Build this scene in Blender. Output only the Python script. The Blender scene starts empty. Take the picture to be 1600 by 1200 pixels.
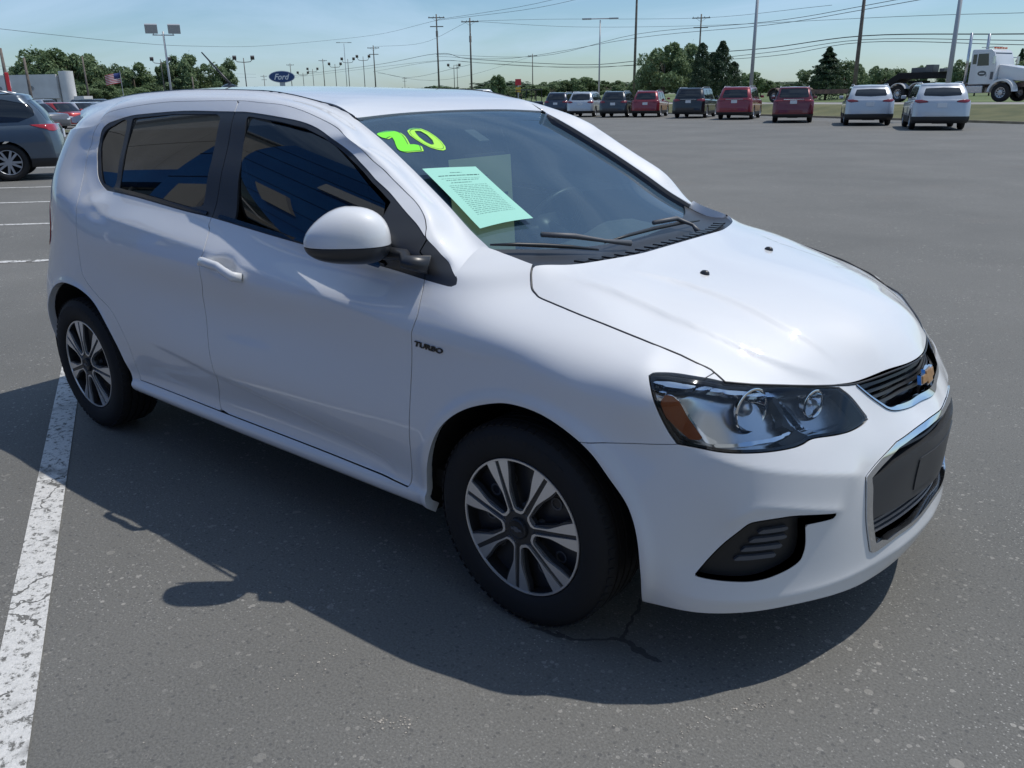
import bpy, bmesh, math, random
import numpy as np
from mathutils import Vector, Matrix, Euler
random.seed(7); rng=np.random.default_rng(7)
SC=bpy.context.scene; COL=SC.collection
# ---------- camera, sky, sun, exposure ---------------------------------------
cam=bpy.data.cameras.new('camera'); camo=bpy.data.objects.new('camera',cam); COL.objects.link(camo); SC.camera=camo
CP=np.array([1.28664,-2.44870,1.44567]); YAW,PIT,ROL,FOC=2.2532382,0.3332243,-0.0148583,1299.695
_f=np.array([math.cos(YAW)*math.cos(PIT),math.sin(YAW)*math.cos(PIT),-math.sin(PIT)])
_r=np.cross(_f,[0,0,1.]);_r/=np.linalg.norm(_r);_u=np.cross(_r,_f)
_r,_u=math.cos(ROL)*_r+math.sin(ROL)*_u,-math.sin(ROL)*_r+math.cos(ROL)*_u
camo.matrix_world=Matrix(((_r[0],_u[0],-_f[0],CP[0]),(_r[1],_u[1],-_f[1],CP[1]),(_r[2],_u[2],-_f[2],CP[2]),(0,0,0,1)))
cam.sensor_fit='HORIZONTAL'; cam.sensor_width=36; cam.lens=36*FOC/1600; cam.clip_start=.05; cam.clip_end=4000
SUN=Vector((.29,.395,1)).normalized(); ELEV=math.asin(SUN.z); AZ=math.atan2(SUN.y,SUN.x)
W=bpy.data.worlds.new('World'); SC.world=W; W.use_nodes=True; nt=W.node_tree; nt.nodes.clear()
wo=nt.nodes.new('ShaderNodeOutputWorld'); bg=nt.nodes.new('ShaderNodeBackground'); sky=nt.nodes.new('ShaderNodeTexSky')
sky.sky_type='NISHITA'; sky.sun_disc=False; sky.sun_elevation=ELEV; sky.sun_rotation=math.pi/2-AZ
sky.altitude=200; sky.air_density=1.0; sky.dust_density=.6; sky.ozone_density=1.6
tc=nt.nodes.new('ShaderNodeTexCoord'); mp=nt.nodes.new('ShaderNodeMapping'); mp.inputs['Scale'].default_value=(1.0,1.6,6.0); mp.inputs['Rotation'].default_value=(.25,.1,.5)
nz=nt.nodes.new('ShaderNodeTexNoise'); nz.inputs['Scale'].default_value=1.7; nz.inputs['Detail'].default_value=7; nz.inputs['Distortion'].default_value=.6; nz.inputs['Roughness'].default_value=.58
rp=nt.nodes.new('ShaderNodeValToRGB'); rp.color_ramp.elements[0].position=.40; rp.color_ramp.elements[0].color=(0,0,0,1); rp.color_ramp.elements[1].position=.78; rp.color_ramp.elements[1].color=(.75,.75,.75,1)
mx=nt.nodes.new('ShaderNodeMix'); mx.data_type='RGBA'; mx.inputs[7].default_value=(7.2,7.7,8.6,1)
L=nt.links; L.new(tc.outputs['Generated'],mp.inputs['Vector']); L.new(mp.outputs[0],nz.inputs['Vector']); L.new(nz.outputs['Fac'],rp.inputs['Fac']); L.new(rp.outputs['Color'],mx.inputs[0]); L.new(sky.outputs[0],mx.inputs[6]); tn=nt.nodes.new('ShaderNodeMix'); tn.data_type='RGBA'; tn.blend_type='MULTIPLY'; tn.inputs[0].default_value=1; tn.inputs[7].default_value=(.80,.985,1.15,1); L.new(mx.outputs[2],tn.inputs[6]); L.new(tn.outputs[2],bg.inputs['Color']); L.new(bg.outputs[0],wo.inputs['Surface'])
bg.inputs['Strength'].default_value=.098
sl=bpy.data.lights.new('sun','SUN'); sl.energy=3.2; sl.angle=math.radians(.53); sl.color=(1.0,.955,.89)
so=bpy.data.objects.new('sun',sl); COL.objects.link(so); so.rotation_euler=SUN.to_track_quat('Z','Y').to_euler(); so.location=(0,0,60)
vs=SC.view_settings; vs.view_transform='Standard'; vs.look='None'; vs.exposure=0.0; vs.gamma=1; vs.use_curve_mapping=False

# ---------- object helpers ---------------------------------------------------
def tag(o,label=None,cat=None,group=None,kind=None):
    if label:o['label']=label
    if cat:o['category']=cat
    if group:o['group']=group
    if kind:o['kind']=kind
    return o
def empty(name,loc=(0,0,0),rz=0.):
    o=bpy.data.objects.new(name,None);COL.objects.link(o);o.location=loc;o.rotation_euler=(0,0,rz);o.empty_display_size=.2;return o
def link(name,me,mat,parent=None,loc=None):
    o=bpy.data.objects.new(name,me);COL.objects.link(o)
    if mat is not None and not me.materials: me.materials.append(mat)
    if parent is not None:o.parent=parent
    if loc is not None:o.location=loc
    return o
def mesh_np(name,P,T,N=None,smooth=True):
    P=np.ascontiguousarray(P,dtype=np.float32);T=np.ascontiguousarray(T,dtype=np.int32);k=T.shape[1]
    me=bpy.data.meshes.new(name);me.vertices.add(len(P));me.vertices.foreach_set('co',P.ravel())
    me.loops.add(T.size);me.loops.foreach_set('vertex_index',T.ravel());me.polygons.add(len(T))
    me.polygons.foreach_set('loop_start',np.arange(0,T.size,k,dtype=np.int32))
    try: me.polygons.foreach_set('loop_total',np.full(len(T),k,dtype=np.int32))
    except Exception: pass
    me.update(calc_edges=True);me.polygons.foreach_set('use_smooth',np.full(len(T),bool(smooth)));
    if N is not None: me.normals_split_custom_set_from_vertices(np.asarray(N,dtype=np.float32))
    me.update();return me
class MB:
    """collects plain solids into one mesh"""
    def __init__(s): s.v=[];s.f=[];s.n=0
    def add(s,V,Fc):
        s.v+= [tuple(map(float,q)) for q in V]; s.f+=[tuple(i+s.n for i in f) for f in Fc]; s.n+=len(V);return s
    def box(s,c,d,rz=0,ry=0,rx=0,taper=1.,tx=None,ty=None):
        M=Euler((rx,ry,rz)).to_matrix();V=[]
        tx=taper if tx is None else tx;ty=taper if ty is None else ty
        for z in(-1,1):
            for x,y in((-1,-1),(1,-1),(1,1),(-1,1)):
                kx=tx if z>0 else 1;ky=ty if z>0 else 1;V.append(Vector(c)+M@Vector((x*d[0]/2*kx,y*d[1]/2*ky,z*d[2]/2)))
        return s.add(V,[(3,2,1,0),(4,5,6,7),(0,1,5,4),(1,2,6,5),(2,3,7,6),(3,0,4,7)])
    def tube(s,pts,r,n=8,cap=True):
        pts=[Vector(q) for q in pts];m=len(pts);rs=r if hasattr(r,'__len__') else [r]*m;V=[];pu=None
        for i,q in enumerate(pts):
            t=(pts[min(i+1,m-1)]-pts[max(i-1,0)]).normalized()
            if pu is None: pu=t.orthogonal().normalized()
            else:
                pu=(pu-t*pu.dot(t));pu=pu.normalized() if pu.length>1e-6 else t.orthogonal().normalized()
            w=t.cross(pu)
            for k in range(n):
                a=2*math.pi*k/n;V.append(q+(pu*math.cos(a)+w*math.sin(a))*rs[i])
        Fc=[(i*n+k,i*n+(k+1)%n,(i+1)*n+(k+1)%n,(i+1)*n+k) for i in range(m-1) for k in range(n)]
        if cap: Fc+=[tuple(range(n-1,-1,-1)),tuple((m-1)*n+k for k in range(n))]
        return s.add(V,Fc)
    def lathe(s,prof,n=32,axis='y',c=(0,0,0),close=False):
        V=[]
        for a_,r in prof:
            for k in range(n):
                t=2*math.pi*k/n
                q=(r*math.cos(t),a_,r*math.sin(t)) if axis=='y' else ((r*math.cos(t),r*math.sin(t),a_) if axis=='z' else (a_,r*math.cos(t),r*math.sin(t)))
                V.append((q[0]+c[0],q[1]+c[1],q[2]+c[2]))
        m=len(prof);Fc=[(i*n+k,i*n+(k+1)%n,(i+1)*n+(k+1)%n,(i+1)*n+k) for i in range(m-1) for k in range(n)]
        return s.add(V,Fc)
    def prism(s,poly,z0,z1,fn=None):
        """extrude 2d polygon; fn maps (a,b,h)->xyz"""
        fn=fn or (lambda a,b,h:(a,b,h));n=len(poly)
        V=[fn(a,b,z0) for a,b in poly]+[fn(a,b,z1) for a,b in poly]
        return s.add(V,[tuple(range(n-1,-1,-1)),tuple(range(n,2*n))]+[(i,(i+1)%n,n+(i+1)%n,n+i) for i in range(n)])
    def mesh(s,name,smooth=False,angle=None,bevel=0,bseg=2,recalc=True,sub=0):
        me=bpy.data.meshes.new(name);me.from_pydata(s.v,[],s.f);bm=bmesh.new();bm.from_mesh(me)
        if recalc: bmesh.ops.recalc_face_normals(bm,faces=bm.faces)
        if bevel: bmesh.ops.bevel(bm,geom=[e for e in bm.edges if e.is_manifold and e.calc_face_angle(0)>.5],offset=bevel,segments=bseg,affect='EDGES',profile=.6,clamp_overlap=True)
        if angle is not None:
            for e in bm.edges: e.smooth=not(e.is_manifold and e.calc_face_angle(0)>angle)
            for f in bm.faces:f.smooth=True
        else:
            for f in bm.faces:f.smooth=smooth
        bm.to_mesh(me);bm.free();me.update();return me
    def build(s,name,mat,parent=None,**k):
        return link(name,s.mesh(name,**k),mat,parent)
def copytree(o,parent=None):
    c=o.copy();COL.objects.link(c)
    if parent is not None:c.parent=parent
    for ch in list(o.children): copytree(ch,c)
    return c
# ---------- materials --------------------------------------------------------
def mat(name,col=(.5,.5,.5),rough=.5,metal=0.,coat=0.,trans=0.,spec=None,ior=None,emit=None,cr_=.03):
    m=bpy.data.materials.new(name);m.use_nodes=True;b=m.node_tree.nodes['Principled BSDF'];b.inputs['Base Color'].default_value=(*col,1);b.inputs['Roughness'].default_value=rough;b.inputs['Metallic'].default_value=metal
    if coat:b.inputs['Coat Weight'].default_value=coat;b.inputs['Coat Roughness'].default_value=cr_
    if trans:b.inputs['Transmission Weight'].default_value=trans
    if spec is not None:b.inputs['Specular IOR Level'].default_value=spec
    if ior:b.inputs['IOR'].default_value=ior
    return m
def nodes(m): return m.node_tree.nodes,m.node_tree.links,m.node_tree.nodes['Principled BSDF']
def noisecol(m,c1,c2,scale=8,detail=6,lo=.35,hi=.65,rough=None,bump=0,bscale=None,coord='Object'):
    n,l,b=nodes(m);t=n.new('ShaderNodeTexCoord');z=n.new('ShaderNodeTexNoise');z.inputs['Scale'].default_value=scale;z.inputs['Detail'].default_value=detail
    r=n.new('ShaderNodeValToRGB');r.color_ramp.elements[0].position=lo;r.color_ramp.elements[1].position=hi;r.color_ramp.elements[0].color=(*c1,1);r.color_ramp.elements[1].color=(*c2,1)
    l.new(t.outputs[coord],z.inputs['Vector']);l.new(z.outputs['Fac'],r.inputs['Fac']);l.new(r.outputs['Color'],b.inputs['Base Color'])
    if bump:
        z2=n.new('ShaderNodeTexNoise');z2.inputs['Scale'].default_value=bscale or scale*6;z2.inputs['Detail'].default_value=4;l.new(t.outputs[coord],z2.inputs['Vector'])
        bp=n.new('ShaderNodeBump');bp.inputs['Strength'].default_value=bump;bp.inputs['Distance'].default_value=.02;l.new(z2.outputs['Fac'],bp.inputs['Height']);l.new(bp.outputs[0],b.inputs['Normal'])
    return m
def glassmat(name,tint,gloss=1.0,rough=.0,ior=1.5,base=(0,0,0)):
    """thin tinted glass: coloured see-through layer under a mirror-like face"""
    m=bpy.data.materials.new(name);m.use_nodes=True;n=m.node_tree.nodes;l=m.node_tree.links;n.clear()
    o=n.new('ShaderNodeOutputMaterial');t=n.new('ShaderNodeBsdfTransparent');t.inputs[0].default_value=(*tint,1);g=n.new('ShaderNodeBsdfGlossy');g.inputs['Roughness'].default_value=rough;g.inputs[0].default_value=(gloss,)*3+(1,)
    f=n.new('ShaderNodeFresnel');f.inputs[0].default_value=ior;mix=n.new('ShaderNodeMixShader');l.new(f.outputs[0],mix.inputs[0]);l.new(t.outputs[0],mix.inputs[1]);l.new(g.outputs[0],mix.inputs[2]);l.new(mix.outputs[0],o.inputs[0]);return m
M_={}
M_['white']=mat('white_paint',(.74,.75,.755),.5,coat=1.0,cr_=.015)
M_['black']=mat('black_plastic',(.018,.019,.021),.42)
M_['gloss']=mat('gloss_black_trim',(.012,.013,.016),.12)
M_['satin']=mat('satin_black_trim',(.03,.032,.036),.35)
M_['barmat']=mat('painted_bumper_bar',(.035,.038,.042),.38)
M_['grey']=mat('grey_plastic',(.10,.105,.115),.5)
M_['chrome']=mat('chrome',(.75,.77,.8),.07,metal=1)
M_['silver']=mat('machined_alloy',(.70,.71,.73),.33,metal=.85)
M_['rubber']=mat('tyre_rubber',(.008,.008,.009),.75)
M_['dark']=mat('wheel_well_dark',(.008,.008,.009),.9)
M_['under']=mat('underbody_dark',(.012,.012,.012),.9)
M_['tint']=glassmat('tinted_side_glass',(.05,.06,.07),1.0,.0,1.65)
M_['wind']=glassmat('windscreen_glass',(.62,.74,.72),1.0,.0,1.52)
def dust_and_sheen(m,c,f):
    n=m.node_tree.nodes;l=m.node_tree.links;o=[q for q in n if q.type=='OUTPUT_MATERIAL'][0];src=o.inputs[0].links[0].from_socket;d=n.new('ShaderNodeBsdfDiffuse');d.inputs[0].default_value=(*c,1);x=n.new('ShaderNodeMixShader');x.inputs[0].default_value=f;l.new(src,x.inputs[1]);l.new(d.outputs[0],x.inputs[2]);l.new(x.outputs[0],o.inputs[0])
dust_and_sheen(M_['wind'],(.20,.36,.54),.16)  # blue diffuse layer: dust, with the sky's reflection painted into its colour
M_['clear']=glassmat('clear_lamp_cover',(.93,.95,.96),1.0,.0,1.45)
M_['lampin']=mat('lamp_reflector',(.62,.64,.67),.22,metal=.85)
M_['amber']=mat('amber_reflector',(.42,.10,.02),.25)
M_['red']=mat('red_lamp',(.35,.012,.016),.15,coat=1)
M_['plate']=mat('plate_paper',(.7,.72,.75),.6)

# ---------- numeric helpers -------------------------------------------------
def cubic(t,Y,tq,b0=None,b1=None):
    t=np.asarray(t,float);Y=np.asarray(Y,float);n=len(t);h=np.diff(t)
    A=np.zeros((n,n));R=np.zeros((n,)+Y.shape[1:])
    for i in range(1,n-1):
        A[i,i-1]=h[i-1];A[i,i]=2*(h[i-1]+h[i]);A[i,i+1]=h[i]
        R[i]=6*((Y[i+1]-Y[i])/h[i]-(Y[i]-Y[i-1])/h[i-1])
    A[0,0]=1;A[-1,-1]=1
    if b0 is not None: A[0,0]=2*h[0];A[0,1]=h[0];R[0]=6*((Y[1]-Y[0])/h[0]-b0)
    if b1 is not None: A[-1,-1]=2*h[-1];A[-1,-2]=h[-1];R[-1]=6*(b1-(Y[-1]-Y[-2])/h[-1])
    M=np.linalg.solve(A,R);tq=np.asarray(tq,float)
    i=np.clip(np.searchsorted(t,tq)-1,0,n-2);a=t[i+1]-tq;b=tq-t[i];hh=h[i]
    if Y.ndim>1: a=a[:,None];b=b[:,None];hh=hh[:,None]
    return M[i]*a**3/(6*hh)+M[i+1]*b**3/(6*hh)+(Y[i]/hh-M[i]*hh/6)*a+(Y[i+1]/hh-M[i+1]*hh/6)*b
def cr(P,n=8,closed=False):
    P=np.asarray(P,float)
    if len(P)<3: return P
    if closed: Q=np.vstack([P[-1],P,P[:2]]);m=len(P)
    else: Q=np.vstack([2*P[0]-P[1],P,2*P[-1]-P[-2]]);m=len(P)-1
    t=np.linspace(0,1,n,endpoint=False)[:,None];o=[]
    for i in range(m):
        a,b,c,d=Q[i:i+4];o.append(.5*(2*b+(c-a)*t+(2*a-5*b+4*c-d)*t**2+(3*b-a-3*c+d)*t**3))
    if not closed:o.append(P[-1:])
    return np.vstack(o)
def sstep(a,b,x):
    t=np.clip((x-a)/(b-a),0,1);return t*t*(3-2*t)
def rbf_fit(X,Yv,lam):
    n=len(X);r=np.linalg.norm(X[:,None]-X[None],axis=2);P=np.c_[np.ones(n),X];m=P.shape[1]
    A=np.zeros((n+m,n+m));A[:n,:n]=r**3+np.diag(np.broadcast_to(lam,n));A[:n,n:]=P;A[n:,:n]=P.T
    return X,np.linalg.solve(A,np.r_[Yv,np.zeros(m)])
def rbf_eval(m,Q):
    X,c=m;n=len(X);out=np.empty(len(Q))
    for i in range(0,len(Q),20000):
        q=Q[i:i+20000];r=np.sqrt(np.maximum((q**2).sum(1)[:,None]+(X**2).sum(1)[None]-2*q@X.T,0))
        out[i:i+20000]=(r**3)@c[:n]+c[n]+q@c[n+1:]
    return out
def pl_dist(Q,L):
    seg=np.linalg.norm(np.diff(L,axis=0),axis=1);cum=np.r_[0,np.cumsum(seg)];best=np.full(len(Q),1e9);sg=np.zeros(len(Q));pr=np.zeros(len(Q))
    for i in range(len(L)-1):
        a=L[i];e=L[i+1]-a;w=Q-a;t=np.clip((w@e)/(e@e+1e-18),0,1);v=w-t[:,None]*e;dd=(v**2).sum(1)
        k=dd<best;best[k]=dd[k];sg[k]=np.sign(e[0]*w[k,1]-e[1]*w[k,0]);pr[k]=(cum[i]+t[k]*seg[i])/cum[-1]
    return np.sqrt(best),sg,pr
def polysd(Q,poly,pad=.06):
    """signed distance to a closed polygon, negative inside"""
    poly=np.asarray(poly,float);out=np.full(len(Q),1.0)
    lo=poly.min(0)-pad;hi=poly.max(0)+pad
    idx=np.where(((Q>=lo)&(Q<=hi)).all(1))[0]
    if not len(idx): return out
    q=Q[idx];best=np.full(len(q),1e9);ins=np.zeros(len(q),bool);n=len(poly)
    for i in range(n):
        a=poly[i];b=poly[(i+1)%n];e=b-a
        if e@e<1e-14: continue
        w=q-a;t=np.clip((w@e)/(e@e),0,1);v=w-t[:,None]*e;best=np.minimum(best,(v**2).sum(1))
        if a[1]!=b[1]:
            c=((a[1]>q[:,1])!=(b[1]>q[:,1]))&(q[:,0]<(b[0]-a[0])*(q[:,1]-a[1])/(b[1]-a[1])+a[0]);ins^=c
    out[idx]=np.sqrt(best)*np.where(ins,-1,1);return out
class SM:
    """surface mesh: Q parameters, P positions, N normals, T triangles"""
    def __init__(s,Q,P,N,T): s.Q,s.P,s.N,s.T=Q,P,N,T
    def sub(s,T):
        if not len(T): return SM(s.Q[:0],s.P[:0],s.N[:0],np.zeros((0,3),int))
        k,inv=np.unique(T,return_inverse=True);return SM(s.Q[k],s.P[k],s.N[k],inv.reshape(-1,3))
    def copy(s): return SM(s.Q.copy(),s.P.copy(),s.N.copy(),s.T.copy())
def split(m,f):
    """cut a mesh along f=0 -> (f<0 part, f>0 part)"""
    f=np.where(np.abs(f)<1e-7,1e-7,f);s=f<0;T=m.T;c=s[T].sum(1)
    neg=[T[c==3]];pos=[T[c==0]];mix=(c==1)|(c==2)
    Q,P,N=m.Q,m.P,m.N
    if mix.any():
        Tm=T[mix];cm=c[mix];tgt=np.where(cm==1,True,False)
        lone=(s[Tm]==tgt[:,None]);r=lone.argmax(1);ii=np.arange(len(Tm))
        a=Tm[ii,r];b=Tm[ii,(r+1)%3];d=Tm[ii,(r+2)%3];n=len(P)
        def key(x,y): return np.minimum(x,y).astype(np.int64)*n+np.maximum(x,y)
        ks=np.r_[key(a,b),key(a,d)];uk,inv=np.unique(ks,return_inverse=True)
        x=uk//n;y=uk%n;t=(f[x]/(f[x]-f[y]))[:,None]
        Q=np.vstack([Q,Q[x]*(1-t)+Q[y]*t]);P=np.vstack([P,P[x]*(1-t)+P[y]*t])
        nn=N[x]*(1-t)+N[y]*t;N=np.vstack([N,nn/np.linalg.norm(nn,axis=1,keepdims=True)])
        k=len(a);ab=inv[:k]+n;ad=inv[k:]+n
        l=np.c_[a,ab,ad];o=np.vstack([np.c_[ab,b,d],np.c_[ab,d,ad]]);o1=np.r_[cm==1,cm==1]
        neg+=[l[cm==1],o[~o1]];pos+=[l[cm==2],o[o1]]
    M=SM(Q,P,N,T);return M.sub(np.vstack(neg)),M.sub(np.vstack(pos))
def take(m,poly,gap=0.,snap=True):
    """cookie cut: returns (inside, rest), dropping a band of half width gap"""
    if not len(m.T): return m,m
    f=polysd(m.Q,poly);a,rest=split(m,f+gap) if gap else split(m,f)
    if gap:
        f=polysd(rest.Q,poly);_,rest=split(rest,f-gap)
    return a,rest
def gridmesh(Q,P,N):
    nu,nv=P.shape[:2];i=np.arange(nu*nv).reshape(nu,nv)
    a=i[:-1,:-1].ravel();b=i[1:,:-1].ravel();c=i[1:,1:].ravel();d=i[:-1,1:].ravel()
    return SM(Q.reshape(-1,2),P.reshape(-1,3),N.reshape(-1,3),np.vstack([np.c_[a,b,c],np.c_[a,c,d]]))
def gnorm(P):
    a=np.gradient(P,axis=0);b=np.gradient(P,axis=1);n=np.cross(a,b);return n/np.maximum(np.linalg.norm(n,axis=2,keepdims=True),1e-12)

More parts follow.
